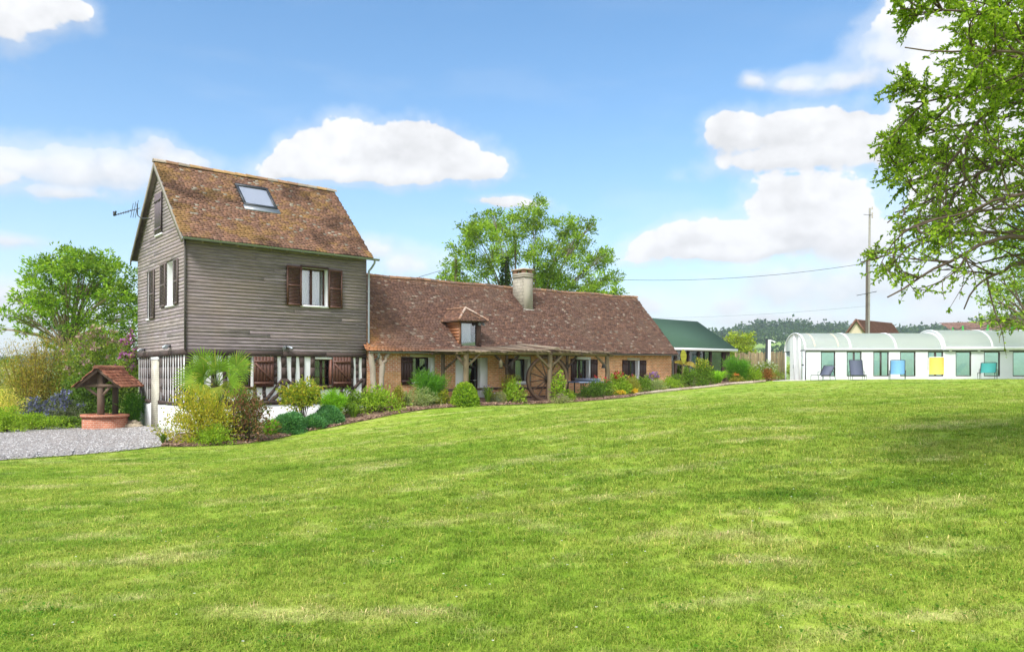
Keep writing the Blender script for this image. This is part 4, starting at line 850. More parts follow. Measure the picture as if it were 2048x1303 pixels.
m = MB(); m.box((11.72, -.05, 2.88), (11.82, .06, 4.06), (.26, .12, .06)); m.box((12.72, -.052, 2.93), (12.95, .058, 4.06), (.10, .055, .04)); m.box((11.7, -.08, 2.83), (12.98, .06, 2.92), (.13, .075, .05)); m.box((11.72, -.046, 4.042), (12.94, .05, 4.12), (.13, .08, .055)); m.obj('dormer_frame', M['timber'], dm)
m = MB(); m.quad((11.74, .7, 2.9), (12.92, .7, 2.9), (12.92, .7, 4.1), (11.74, .7, 4.1)); m.obj('room', M['dark'], dm)
DL, DR, DF, DA, DB = 11.50, 13.18, -.34, (12.36, .34, 4.70), (12.36, 1.85, 4.70)
DP = CP_+[(.25, .135, .085), (.30, .16, .09)]; ze = 4.07
tiled((DL, 1.25, ze), (DL, DF, ze), DB, DA, 9, 10, DP, 21).obj('dormer_roof', M['tile'], dm)
tiled((DR, DF, ze+.03), (DR, 1.25, ze+.03), DA, DB, 9, 10, DP, 22).obj('dormer_roof', M['tile'], dm)
tiled((DL, DF, ze), (DR, DF, ze+.03), (DA[0]-.04, DA[1], DA[2]), (DA[0]+.04, DA[1], DA[2]), 9, 10, DP, 23).obj('dormer_hip', M['tile'], dm)
m = MB(); m.add([(DL, DF, ze-.02), (DR, DF, ze+.01), (DR, 1.3, ze+.01), (DL, 1.3, ze-.02), (DA[0], DA[1], DA[2]-.03), (DB[0], DB[1], DB[2]-.03)], [[0, 3, 2, 1]], (.12, .08, .06)); m.f[3].append(np.array([[0, 1, 4]])); m.f[4].append(np.array([[1, 2, 5, 4], [3, 0, 4, 5]])); m.obj('dormer_soffit', M['oldwood'], dm)
for P, Q in (((DL, DF, ze+.03), DA), ((DR, DF, ze+.06), DA)): ridge_row(P, (Q[0], Q[1], Q[2]+.03), 8, .055, [(.32, .19, .13), (.40, .30, .24)], 24).obj('hip_tiles', M['tile'], dm)
ridge_row((DA[0], DA[1], DA[2]+.02), (DB[0], DB[1], DB[2]+.02), 5, .06, [(.28, .16, .10)], 25).obj('ridge_tiles', M['tile'], dm)
t = thing('wall_spotlight', 'small twin spotlight under the dormer eave', 'wall light', (12.85, -.1, 4.0), 'house', 'spotlights on the boarded walls')
for s in (-1, 1): m = MB(); m.tube([(12.86, -.06, 4.02), (12.86+s*.08, -.14, 4.0), (12.86+s*.14, -.24, 3.95)], [.02, .05, .065], 10, (.4, .42, .45)); m.obj('lamp_head', M['zinc'], t)
# forked trunk carrying the roof corner
def taper(P, r0, r1, n=10, seed=0, col=(.3, .24, .18), k=8, wob=.03, mat='oldwood'):
    P = np.array(P, float); r = rng_(seed); t = np.linspace(0, 1, k); d = np.concatenate([[0], np.cumsum(np.linalg.norm(np.diff(P, axis=0), axis=1))]); d /= d[-1]
    Q = np.stack([np.interp(t, d, P[:, i]) for i in range(3)], 1)+r.normal(size=(k, 3))*wob*np.array([1, 1, .2])*np.sin(t*math.pi)[:, None]
    m = MB(); m.tube(Q, r0+(r1-r0)*t+r.normal(size=k)*r0*.05, n, np.array(col)); return m
t = thing('forked_trunk_post', 'pale forked tree trunk propping the tiled roof corner beside the brick wall', 'post', (7.35, -.34, .3), 'house')
for P, a, b, s in ((((7.26, -.34, .25), (7.22, -.32, 1.6), (7.10, -.33, 2.52)), .14, .10, 1), (((7.55, -.38, .25), (7.58, -.36, 1.7), (7.62, -.36, 2.1)), .13, .11, 2)): taper(P, a, b, 12, s, (.36, .30, .24)).obj('trunk', M['oldwood'], t, smooth=True)
for P, s in ((((7.60, -.36, 1.95), (7.72, -.34, 2.3), (7.98, -.30, 2.56)), 3), (((7.59, -.36, 2.0), (7.50, -.36, 2.3), (7.38, -.34, 2.52)), 4)): taper(P, .09, .06, 10, s, (.33, .26, .20)).obj('branch', M['oldwood'], t, smooth=True)

# ---------------------------------------------------------------- green roofed garden room
ann = thing('garden_room', 'dark timber and glass garden room with a green felt roof and white fascia', 'garden room', (28, 1.5, 1.0), 'house')
WOOD = (.085, .050, .040)
tz = 3.16
for u, w_ in ((27.75, .2), (29.05, .16), (29.75, .22), (30.3, .12), (31.35, .16), (32.62, .14), (33.95, .12), (34.45, .42)):
    m = MB(); m.box((u-w_/2, 1.42, .7), (u+w_/2, 1.58, tz), np.array(WOOD)*(1.5 if w_ > .4 else 1)); m.obj('timber_post', M['timber'], ann)
m = MB(); m.box((27.6, 1.41, tz), (34.7, 1.60, tz+.16), WOOD); m.obj('wall_plate', M['timber'], ann)
US = [27.85, 28.97, 29.13, 29.64, 29.86, 30.24, 30.36, 31.27, 31.43, 32.55, 32.69, 33.89, 34.01, 34.24]
for i in range(0, len(US), 2):
    a0, a1 = US[i], US[i+1]
    if a1-a0 < .3: m = MB(); m.box((a0, 1.48, .7), (a1, 1.53, tz), WOOD); m.obj('wall_panel', M['timber'], ann); continue
    m = MB(); m.box((a0, 1.46, .7), (a1, 1.54, 1.62), (.15, .095, .075)); m.obj('wall_panel', M['timber'], ann)
    m = MB(); m.quad((a0, 1.5, 1.62), (a1, 1.5, 1.62), (a1, 1.5, tz), (a0, 1.5, tz)); m.obj('pane', M['glass'], ann)
m = MB(); m.box((34.62, 1.5, .7), (34.70, 6.6, tz+.1), WOOD); m.quad((27.6, 6.5, .7), (34.6, 6.5, .7), (34.6, 6.5, tz), (27.6, 6.5, tz), (.06, .04, .03)); m.quad((27.6, 1.6, .75), (34.6, 1.6, .75), (34.6, 6.5, .75), (27.6, 6.5, .75), (.1, .08, .06)); m.obj('rear_wall', M['timber'], ann)
m = MB(); GE, GR = 3.29, 5.26
m.hexa([(27.3, 1.15, GE-.03), (35.0, 1.15, GE+.03), (34.72, 4.02, GR), (27.3, 4.02, GR), (27.3, 1.15, GE+.04), (35.0, 1.15, GE+.10), (34.72, 4.02, GR+.06), (27.3, 4.02, GR+.06)]); m.hexa([(27.3, 4.025, GR), (34.72, 4.025, GR), (35.0, 6.9, GE), (27.3, 6.9, GE), (27.3, 4.025, GR+.06), (34.72, 4.025, GR+.06), (35.0, 6.9, GE+.06), (27.3, 6.9, GE+.06)]); m.obj('felt_roof', M['felt'], ann)
m = MB(); m.hexa([(27.3, 1.09, GE-.14), (35.05, 1.09, GE-.08), (35.05, 1.145, GE-.08), (27.3, 1.145, GE-.14), (27.3, 1.09, GE+.02), (35.05, 1.09, GE+.08), (35.05, 1.145, GE+.08), (27.3, 1.145, GE+.02)], (.62, .64, .66)); m.obj('fascia', M['alu'], ann)
m = MB(); m.tri((34.66, 1.6, tz+.1), (34.66, 6.5, tz+.1), (34.66, 4.0, GR-.05), WOOD); m.obj('gable_panel', M['timber'], ann)
def sagcloth(name, label, P, Q, drop, wd, col):
    m = MB(); n = 14; t = np.linspace(0, 1, n); P = np.array(P, float); Q = np.array(Q, float); L = P+(Q-P)*t[:, None]; L[:, 2] -= drop*np.sin(t*math.pi); s = np.array([0, 1, 0])
    W_ = wd*np.sin(t*math.pi)**.6/2+.02; V = np.concatenate([L-s*W_[:, None]+np.array([0, 0, .06])*np.sin(t*math.pi)[:, None], L, L+s*W_[:, None]+np.array([0, 0, .06])*np.sin(t*math.pi)[:, None]]); k = np.arange(n-1)
    m.add(V, np.concatenate([np.stack([k, k+1, k+n+1, k+n], 1), np.stack([k+n, k+n+1, k+2*n+1, k+2*n], 1)]), col); o = m.obj(name, M['fabric'], None, True); o.location = house(0, 0, 0); o.rotation_euler = (0, 0, HA); tag(o, label, 'hammock')
sagcloth('hammock', 'cream hammock slung inside the garden room behind the middle panes', (31.2, 2.4, 2.9), (32.6, 2.6, 2.5), .35, .7, (.60, .52, .34)); sagcloth('hammock', 'green hammock slung inside the garden room behind the right pane', (32.9, 2.5, 2.35), (34.1, 2.4, 2.1), .22, .6, (.12, .36, .22))

# ---------------------------------------------------------------- log pergola
per = thing('pergola', 'rustic log pergola with bleached plank roof along the brick cottage', 'pergola', (14.5, -2.6, .4), 'house')
LOG = (.19, .14, .09); LOGD = (.105, .075, .055)
def gzh(u, v): q = house(u, v); return gz(q[0], q[1])
for u, v, zt, rr, c, s in ((10.21, -2.6, 2.52, .115, LOG, 1), (14.88, -2.6, 2.58, .115, LOG, 2), (18.6, -2.6, 2.56, .11, LOG, 3), (10.35, -.75, 2.52, .09, LOGD, 4), (13.92, -.75, 2.60, .07, LOGD, 5), (17.75, -.75, 2.60, .075, LOGD, 6)):
    taper([(u, v, gzh(u, v)-.15), (u, v, zt)], rr, rr*.94, 12, s, c, 6, .012).obj('post', M['oldwood'], per, smooth=True)
for P, Q, c, s in (((9.75, -2.6, 2.55), (14.95, -2.6, 2.64), LOG, 1), ((14.96, -2.62, 2.64), (19.0, -2.6, 2.62), LOG, 2)): taper([P, Q], .085, .08, 10, s, c, 8, .012).obj('front_beam', M['oldwood'], per, smooth=True)
taper([(9.8, -.75, 2.60), (19.0, -.75, 2.68)], .085, .085, 10, 3, LOGD, 8, .012).obj('back_beam', M['oldwood'], per, smooth=True)
for u in (10.21, 12.3, 14.88, 16.8, 18.6): taper([(u, -2.75, 2.62), (u, -.45, 2.72)], .06, .06, 8, int(u*10), LOGD, 6, .01).obj('cross_beam', M['oldwood'], per, smooth=True)
for P, Q, c in (((10.21, -2.6, 1.98), (10.95, -2.6, 2.55), LOG), ((14.88, -2.63, 1.92), (14.02, -2.63, 2.58), LOG), ((14.88, -2.57, 1.98), (15.68, -2.57, 2.56), LOG), ((18.58, -2.6, 2.02), (17.85, -2.6, 2.57), LOG), ((10.37, -.75, 1.85), (11.3, -.75, 2.55), LOGD), ((13.92, -.78, 1.95), (13.2, -.78, 2.55), LOGD), ((13.92, -.72, 1.95), (14.65, -.72, 2.56), LOGD), ((17.75, -.78, 1.98), (17.0, -.78, 2.56), LOGD), ((17.75, -.72, 1.98), (18.4, -.72, 2.58), LOGD), ((10.21, -2.55, 2.0), (10.21, -1.8, 2.6), LOG)):
    taper([P, Q], .06, .055, 8, int(P[0]*77+Q[0]*31), c, 5, .01).obj('brace', M['oldwood'], per, smooth=True)
def plank_roof(u0, u1, zf, zb, w_, v0, v1, seed, zf2=None, zb2=None):
    m = MB(); r = rng_(seed); n = int((u1-u0)/w_); W_ = (u1-u0)/n; zf2 = zf2 or zf; zb2 = zb2 or zb
    for i in range(n):
        k = i/n; a = u0+i*W_+.035; b = a+W_-.07; c = np.array([.22, .165, .12])*r.uniform(.45, 1.4); f = zf+(zf2-zf)*k+r.normal()*.022; q = zb+(zb2-zb)*k+r.normal()*.012; d = v0+r.normal()*.10; tl = r.normal()*.01
        m.hexa([(a, d, f), (b, d, f+tl), (b, v1, q+tl), (a, v1, q), (a, d, f+.035), (b, d, f+.035+tl), (b, v1, q+.035+tl), (a, v1, q+.035)], c)
    m.obj('roof_planks', M['oldwood'], per)
plank_roof(9.45, 14.75, 2.57, 2.66, .24, -2.95, -.42, 31, 2.72, 3.04); plank_roof(15.15, 19.15, 2.72, 2.90, .24, -2.95, -.42, 32, 2.70, 2.86)
m = MB(); r = rng_(3)
for i in range(5): c = np.array([.30, .24, .18])*r.uniform(.8, 1.2); a = 14.74+i*.085; z = 2.80+.04*math.sin(i/4*math.pi); m.hexa([(a, -3.0, z), (a+.08, -3.0, z), (a+.08, -.5, z+.25), (a, -.5, z+.25), (a, -3.0, z+.05), (a+.08, -3.0, z+.05), (a+.08, -.5, z+.30), (a, -.5, z+.30)], c)
m.obj('ridge_planks', M['oldwood'], per)
for z0, z1, th in ((1.00, 1.06, .11), (.60, .64, .07), (.50, .55, .10)):
    for a, b in ((10.4, 13.9), (13.95, 17.7)):
        m = MB(); m.beam((a, -.82, z0+(a-10)*.006), (b, -.82, z1+(b-14)*.006), .05, th, col=(.075, .040, .032)); m.obj('rail', M['timber'], per)
for k, (u, v, zt, c) in enumerate(((13.35, -1.0, 2.42, (.35, .30, .2)), (13.98, -1.05, 2.34, (.10, .09, .08)))):
    t = thing('hanging_lantern', ('small amber lantern hanging under the pergola beam, left of two', 'larger dark lantern hanging on the middle back post of the pergola')[k], 'lantern', (u, v, zt-.45), 'house')
    m = MB(); m.lathe([(0, .02), (.06, .02), (.085, .08), (.095, .28), (.06, .34), (.02, .40), (.0, .41)], (u, v, zt-.45), 8, c); m.obj('lantern_body', M['iron'], t)
    m = MB(); m.tube([(u, v, zt-.05), (u, v, zt+.12)], .008, 5, (.05, .05, .05)); m.obj('hook', M['darkmetal'], t)
    m = MB(); m.lathe([(.0, 0), (.11, 0), (.11, .025), (0, .025)], (u, v, zt-.46), 8, (.06, .05, .05)); m.obj('lantern_base', M['iron'], t)
t = thing('wall_bell', 'small dark iron bell bracketed on the right hand pergola post', 'bell', (18.38, -2.55, 1.95), 'house')
m = MB(); m.lathe([(0, .22), (.05, .22), (.08, .14), (.10, .04), (.13, 0)], (18.36, -2.6, 1.98), 12, (.05, .045, .04)); m.obj('bell', M['iron'], t); m = MB(); m.tube([(18.55, -2.6, 2.26), (18.36, -2.6, 2.26), (18.36, -2.6, 2.18)], .014, 6, (.05, .05, .05)); m.obj('bracket', M['iron'], t)
t = thing('hanging_chain', 'dark knotted rain chain hanging from the pergola beam left of the big wheel', 'chain', (14.35, -1.9, .6), 'house')
m = MB()
for k in range(34): m.lathe([(0, .03), (.022, .018), (.022, -.012), (0, -.03)], (14.35, -1.9, .62+k*.056), 6, (.05, .045, .045))
m.obj('chain_beads', M['iron'], t)
# big cart wheel
wc = np.array([(1095-CXP)/FPX*34.75, 34.75, hgt(758, 34.75)]); WR = 1.06
wh = thing('cart_wheel', 'very large spoked wooden cart wheel leaning behind the middle pergola post', 'wheel', (wc[0], wc[1], wc[2]-WR), 'local', None, R(24))
def wheel():
    c = np.array([0, 0, WR]); m = MB(); n = 56; th = np.arange(n)/n*2*np.pi
    for r0, r1, d, col in ((WR-.15, WR-.022, .055, (.17, .105, .07)), (WR-.022, WR, .048, (.085, .050, .04))):
        V = []
        for a in th:
            for rr, dd in ((r0, -d), (r1, -d), (r1, d), (r0, d)): V.append(c+np.array([math.cos(a)*rr, dd, math.sin(a)*rr]))
        F = [];
        for i in range(n):
            for j in range(4): F.append([i*4+j, i*4+(j+1) % 4, ((i+1) % n)*4+(j+1) % 4, ((i+1) % n)*4+j])
        m.add(V, F, col); m.obj('rim' if r1 < WR else 'iron_tyre', M['timber'] if r1 < WR else M['iron'], wh); m = MB()
    for k in range(14):
        a = k/14*2*math.pi+.13; d = np.array([math.cos(a), 0, math.sin(a)]); m = MB(); m.tube([c+d*.1, c+d*.5, c+d*(WR-.13)], [.040, .030, .034], 7, (.15, .09, .062)); m.obj('spoke', M['timber'], wh, True)
    m = MB(); prof = [(0, -.2), (.08, -.2), (.10, -.17), (.10, -.1), (.155, -.06), (.165, .0), (.155, .06), (.10, .12), (.09, .18), (0, .18)]; m.lathe(prof, (0, 0, 0), 20, (.06, .038, .03)); V = m.v[0]; m.v[0] = np.stack([V[:, 0], V[:, 2], V[:, 1]+WR], 1); m.obj('hub', M['timber'], wh)
wheel()
# table tennis table
tt = thing('table_tennis_table', 'blue table tennis table with black folding legs under the pergola', 'table', (18.3, -1.6, .6), 'house'); zt = 1.35
for a, b in ((16.95, 18.29), (18.31, 19.65)): m = MB(); m.box((a, -2.36, zt-.03), (b, -.84, zt), (.16, .24, .46)); m.obj('table_half', M['painted'], tt)
m = MB(); m.box((16.93, -2.40, zt-.075), (19.67, -2.361, zt+.002), (.30, .36, .5)); m.box((16.93, -.839, zt-.075), (19.67, -.80, zt+.002), (.30, .36, .5)); m.obj('edge_rail', M['painted'], tt)
for u in (17.25, 18.0, 18.6, 19.35):
    for v in (-2.2, -1.0): m = MB(); m.tube([(u, v, .5), (u, v, zt-.04)], .03, 6, (.03, .03, .03)); m.obj('leg', M['darkmetal'], tt)
for a, b in ((17.25, 18.0), (19.35, 18.6)):
    for v in (-2.2, -1.0): m = MB(); m.tube([(a, v, .85), ((a+b)/2, v, zt-.05)], .016, 5, (.03, .03, .03)); m.obj('strut', M['darkmetal'], tt)
m = MB(); m.box((18.29, -2.46, zt+.0), (18.305, -.74, zt+.15), (.30, .36, .50)); m.obj('net', M['fabric'], tt)
# ---------------------------------------------------------------- brick wishing well
wx, wy = -15.95, 30.0; wz = gz(wx, wy)-.02; WT = .12
well = thing('wishing_well', 'round red brick wishing well with timber posts and a little tiled roof', 'well', (wx, wy, wz))
m = MB(); n = 14; m.lathe([(.81, wz-.2), (.81, WT-.11), (.66, WT-.11), (.66, wz-.2)], (wx, wy, 0), n, (.5, .5, .5)); m.obj('brick_ring', M['brickw'], well)
m = MB(); m.lathe([(.62, WT-.108), (.87, WT-.108), (.87, WT), (.62, WT), (.62, WT-.108)], (wx, wy, 0), 28, (.33, .125, .075)); m.obj('coping', M['brickw'], well)
m = MB(); m.lathe([(.65, WT-.25), (0, WT-.25)], (wx, wy, 0), 20, (.02, .02, .02)); m.obj('shaft', M['dark'], well)
OW = (.155, .105, .075)
for y, w_, c in ((29.42, .19, OW), (30.5, .17, (.10, .07, .05))): m = MB(); m.beam((wx+.14, y, WT-.3), (wx+.14, y, 1.92), w_, w_, up=(0, 1, 0), col=c); m.obj('post', M['timber'], well)
for y in (29.32, 30.6): m = MB(); m.beam((wx-.52, y, 1.24), (wx+.86, y, 1.24), .06, .11, col=OW); m.obj('tie_beam', M['timber'], well)
for s, e in ((-.55, -.10), (.38, -.10)):
    m = MB(); m.beam((wx+.14+(-.10 if s < 0 else .10), 29.36, .86), (wx+.14+s, 29.36, 1.20), .05, .09, col=OW); m.obj('brace', M['timber'], well)
ax, az_ = wx+.21, 1.90
for s in (-1, 1):
    m = MB()
    for y in (29.05, 30.75): m.hexa([(ax, y, az_-.10), (ax+s*.84, y, az_-.78), (ax+s*.84, y+.06, az_-.78), (ax, y+.06, az_-.10), (ax, y, az_), (ax+s*.84, y, az_-.68), (ax+s*.84, y+.06, az_-.68), (ax, y+.06, az_)], OW)
    m.obj('rafter', M['timber'], well)
    m = MB(); m.hexa([(ax, 29.0, az_-.01), (ax+s*.88, 29.0, az_-.72), (ax+s*.88, 30.85, az_-.72), (ax, 30.85, az_-.01), (ax, 29.0, az_+.012), (ax+s*.88, 29.0, az_-.698), (ax+s*.88, 30.85, az_-.698), (ax, 30.85, az_+.012)], (.10, .07, .05)); m.obj('boarding', M['timber'], well)
    WP = [(.40, .165, .10), (.34, .13, .08), (.45, .21, .13), (.28, .12, .08)]
    e0 = (ax+s*.92, 28.94, az_-.71); e1 = (ax+s*.92, 30.9, az_-.71); r0 = (ax, 28.94, az_+.03); r1 = (ax, 30.9, az_+.03)
    (tiled(e1, e0, r1, r0, 7, 8, WP, 41, .03) if s < 0 else tiled(e0, e1, r0, r1, 7, 8, WP, 42, .03)).obj('tiles', M['tile'], well)
ridge_row((ax, 28.92, az_+.02), (ax, 30.92, az_+.02), 6, .10, [(.42, .2, .12), (.36, .16, .1)], 43).obj('ridge_tiles', M['tile'], well)
# ---------------------------------------------------------------- vaulted pool shelter
pool = thing('pool_shelter', 'long white walled pool shelter with vaulted translucent roof and tall windows', 'pool shelter', (17.4, 45.4, 1.3))
PX0, PX1, PY, PYB, PZ = 17.40, 34.0, 45.4, 48.75, 3.15
pxx = lambda p: (p-CXP)/FPX*PY
WIN = [(pxx(a), pxx(b), 1.60, 3.06) for a, b in ((1641.7, 1670.8), (1693.5, 1723.3), (1746.7, 1777.7), (1800.3, 1831.3), (1855.8, 1886.6), (1911.4, 1942.7), (1968, 2000.2), (2025.6, 2057), (2083, 2114), (2140, 2171))]
PF = lambda a, d, z: (a, PY+d, z)
m = MB(); rv = ('poolwall', pool); grid_wall(m, PF, PX0, PX1, 1.0, PZ, WIN, .12, rv); grid_wall(m, lambda a, d, z: (a, PY+.2, z), PX0, PX1, 1.0, PZ, WIN)
m.quad((PX0, PYB, 1.0), (PX0, PYB, PZ), (PX1, PYB, PZ), (PX1, PYB, 1.0)); m.quad((PX1, PY, 1.0), (PX1, PYB, 1.0), (PX1, PYB, PZ), (PX1, PY, PZ)); m.obj('wall', M['poolwall'], pool)
m = MB(); m.quad((PX0+.1, PYB-.3, 1.33), (PX1, PYB-.3, 1.33), (PX1, PYB-.3, PZ), (PX0+.1, PYB-.3, PZ)); m.obj('inner_wall', M['poolinner'], pool)
m = MB(); m.quad((PX0, PY+.2, 1.32), (PX1, PY+.2, 1.32), (PX1, PYB, 1.32), (PX0, PYB, 1.32)); m.obj('inner_floor', M['concrete'], pool)
for k, (a0, a1, z0, z1) in enumerate(WIN):
    f = casement(pool, PF, a0, a1, z0, z1, .06, (.055, .045, .042), 1 if k in (1, 2, 4) else 0, 0, 'poolglass')
m = MB(); m.box((PX0, PY-.06, PZ-.06), (25.5, PY+.03, PZ-.0), (.07, .065, .06)); m.box((25.5, PY-.062, PZ-.07), (PX1, PY+.032, PZ-.01), (.07, .065, .06)); m.obj('track', M['darkmetal'], pool)
def arc(X, sc, n=18, off=0):
    t = np.linspace(0, math.pi, n); cy = (PY+PYB)/2; hw = (PYB-PY)/2+sc; hz = 1.06+sc*1.45
    return np.stack([np.full(n, X), cy-np.cos(t)*(hw+off), PZ+.03+np.sin(t)*(hz+off)], 1)
for sc, XS in ((0.0, (17.4, 20.1, 22.8, 25.55)), (.13, (25.62, 28.45, 31.25, 34.0))):
    for i in range(len(XS)-1):
        A = arc(XS[i]+.03, sc); B = arc(XS[i+1]-.03, sc); n = len(A); m = MB(); k = np.arange(n-1); m.add(np.concatenate([A, B]), np.stack([k, k+n, k+n+1, k+1], 1)); m.obj('roof_panel', M['poly'], pool, True)
    for X in XS:
        A = arc(X, sc, 26, .025); m = MB(); w_ = .055; n = len(A); P = arc(X, sc, 26, -.04); V = np.concatenate([A-(w_, 0, 0), A+(w_, 0, 0), P+(w_, 0, 0), P-(w_, 0, 0)]); k = np.arange(n-1)
        m.add(V, np.concatenate([np.stack([k+a*n, k+b*n, k+b*n+1, k+a*n+1], 1) for a, b in ((0, 1), (1, 2), (2, 3), (3, 0))])); m.obj('rib', M['alu'], pool, True)
    for s in (0, 1):
        y = PY-.05-sc if s == 0 else PYB-.03+sc; m = MB(); m.box((XS[0], y, PZ+.0), (XS[-1], y+.08, PZ+.08+sc*.9)); m.obj('eave_rail', M['alu'], pool)
m = MB(); S = arc(25.6, 0, 18, .02); T = arc(25.6, .13, 18, -.02); k = np.arange(17); m.add(np.concatenate([S, T]), np.stack([k, k+1, k+19, k+18], 1)); m.obj('overlap_seal', M['alu'], pool)
for X in (17.95, 19.35): A = arc(X, 0, 18, .006); B = arc(X+.07, 0, 18, .006); k = np.arange(17); m = MB(); m.add(np.concatenate([A, B]), np.stack([k, k+18, k+19, k+1], 1)[1:9], (.7, .7, .5)); m.obj('hatch_strip', M['cream'], pool, True)
# glazed end with its doors
ez = lambda y: PZ+.03+1.06*math.sqrt(max(0, 1-((y-(PY+PYB)/2)/((PYB-PY)/2))**2))
EF = lambda a, d, z: (PX0+d, a, z)
def endpanel(name, y0, y1, z0, mat, d, col=(.8, .8, .8), ztop=None):
    m = MB(); n = 6; Y = np.linspace(y0, y1, n)
    for i in range(n-1): m.quad((PX0+d, Y[i], z0), (PX0+d, Y[i+1], z0), (PX0+d, Y[i+1], ztop or ez(Y[i+1])-.03), (PX0+d, Y[i], ztop or ez(Y[i])-.03), col)
    return m.obj(name, M[mat], pool)
endpanel('end_pane', 47.92, 48.66, 1.32, 'poolglass', .02, ztop=3.12); endpanel('end_pane', 45.48, 46.2, 1.32, 'poolglass', .02, ztop=3.12)
endpanel('end_panel', 47.92, 48.70, 3.17, 'poly', .02); endpanel('end_panel', 45.42, 46.2, 3.17, 'poly', .02)
d1 = endpanel('door', 47.18, 47.90, 1.32, 'alu', .0); endpanel('door', 46.36, 47.16, 1.32, 'alu', .05)
m = MB()
for y in (46.2, 46.32, 47.14): fbox(m, EF, y, y+.05, -.03, .06, 1.32, ez(y)-.04, (.8, .8, .8))
fbox(m, EF, 45.4, 45.47, -.01, .06, 1.3, PZ, (.8, .8, .8)); fbox(m, EF, 48.68, 48.75, -.01, .06, 1.3, PZ, (.8, .8, .8)); m.obj('door_frame', M['alu'], pool)
m = MB(); fbox(m, EF, 45.47, 46.2, -.005, .05, 3.11, 3.17, (.05, .05, .05)); fbox(m, EF, 47.92, 48.68, -.005, .05, 3.11, 3.17, (.05, .05, .05)); m.obj('transom', M['darkmetal'], pool)
m = MB(); m.tube([(PX0-.05, 47.12, 2.3), (PX0-.08, 47.12, 2.3), (PX0-.08, 47.12, 2.1)], .02, 6, (.3, .3, .3)); m.obj('door_handle', M['zinc'], d1, loc=(0, 0, 0))
for px in (1899, 1956, 2013): m = MB(); x = pxx(px); m.box((x-.07, PY-.13, 3.06), (x+.07, PY-.07, 3.13)); m.obj('bracket', M['alu'], pool)

# ---------------------------------------------------------------- sun loungers on the lawn
def lounger(px, Y, rz, label, col, frame, fm, wd, foot, back, ang, seat=.30, sling_=False):
    p = along(px, Y); t = thing('sun_lounger', label, 'sun lounger', tuple(p), 'local', 'sun loungers set out before the pool shelter', rz)
    c, s = math.cos(ang), math.sin(ang); h = wd/2; bx, bz = back*c, back*s      # x = sideways, y = towards the head
    def sling(name, yy, zz, up):
        n = len(yy); m = MB(); o = np.array([0, 1, 0])*.010 if up else np.array([0, 0, -1])*.010; L = np.stack([np.full(n, -h), yy, zz], 1); Rr = np.stack([np.full(n, h), yy, zz], 1); k = np.arange(n-1)
        m.add(np.concatenate([L, Rr, L+o, Rr+o]), np.concatenate([np.stack([k, k+n, k+n+1, k+1], 1), np.stack([k+2*n, k+2*n+1, k+3*n+1, k+3*n], 1), np.stack([k, k+1, k+2*n+1, k+2*n], 1), np.stack([k+n, k+3*n, k+3*n+1, k+n+1], 1)]), col); m.obj(name, M['fabric'], t, True)
    y = np.linspace(-foot, 0, 8); sling('seat_sling', y, seat-(.07*np.sin(np.linspace(0, math.pi, 8)) if sling_ else 0*y), False)
    q = np.linspace(0, 1, 9); sling('back_sling', bx*q+.03*np.sin(q*math.pi), seat+bz*q, True)
    r_ = .017
    m = MB(); m.tube([(-h, -foot, seat), (-h, 0, seat), (-h, bx, seat+bz), (-h*.8, bx+.02, seat+bz+.03), (h*.8, bx+.02, seat+bz+.03), (h, bx, seat+bz), (h, 0, seat), (h, -foot, seat)], r_, 7, frame); m.obj('side_frame', M[fm], t)
    for yy_, lean in ((-foot+.03, -.04), (-.12, .05), (min(bx*.8, .42)+.05, .12)):
        m = MB(); m.tube([(-h-.02, yy_, seat-.01), (-h-.02, yy_+lean, 0), (h+.02, yy_+lean, 0), (h+.02, yy_, seat-.01)], r_, 7, frame); m.obj('leg', M[fm], t)
    for sx in (-1, 1):
        m = MB(); m.tube([(sx*(h+.02), -.15, seat+.0), (sx*(h+.03), -.12, seat+.20), (sx*(h+.03), min(.3, bx*.6), seat+.22), (sx*(h+.02), min(.42, bx*.8)+.05, seat-.02)], r_*.9, 6, frame); m.obj('armrest', M[fm], t)
DK = (.035, .04, .05)
lounger(1650, 43.9, R(-50), 'low slate blue lounger with a half raised back, before the first pool window', (.105, .12, .165), DK, 'darkmetal', .66, .95, .72, R(48), .30)
lounger(1714, 43.6, R(-12), 'dark grey reclining lounger with curved sling, second from the pool door', (.095, .11, .16), (.10, .11, .13), 'darkmetal', .70, .62, .92, R(68), .28, True)
lounger(1795, 44.0, R(-30), 'sky blue lounger with upright back between two pool windows', (.16, .36, .56), DK, 'darkmetal', .76, .9, .84, R(72), .30)
lounger(1873, 43.8, R(-29), 'bright yellow lounger with a white tubular frame', (.86, .56, .12), (.75, .75, .75), 'alu', .78, .8, .98, R(80), .28)
lounger(1976, 43.9, R(-38), 'turquoise lounger with a low back and black legs', (.09, .46, .42), DK, 'darkmetal', .78, .9, .72, R(52), .36)

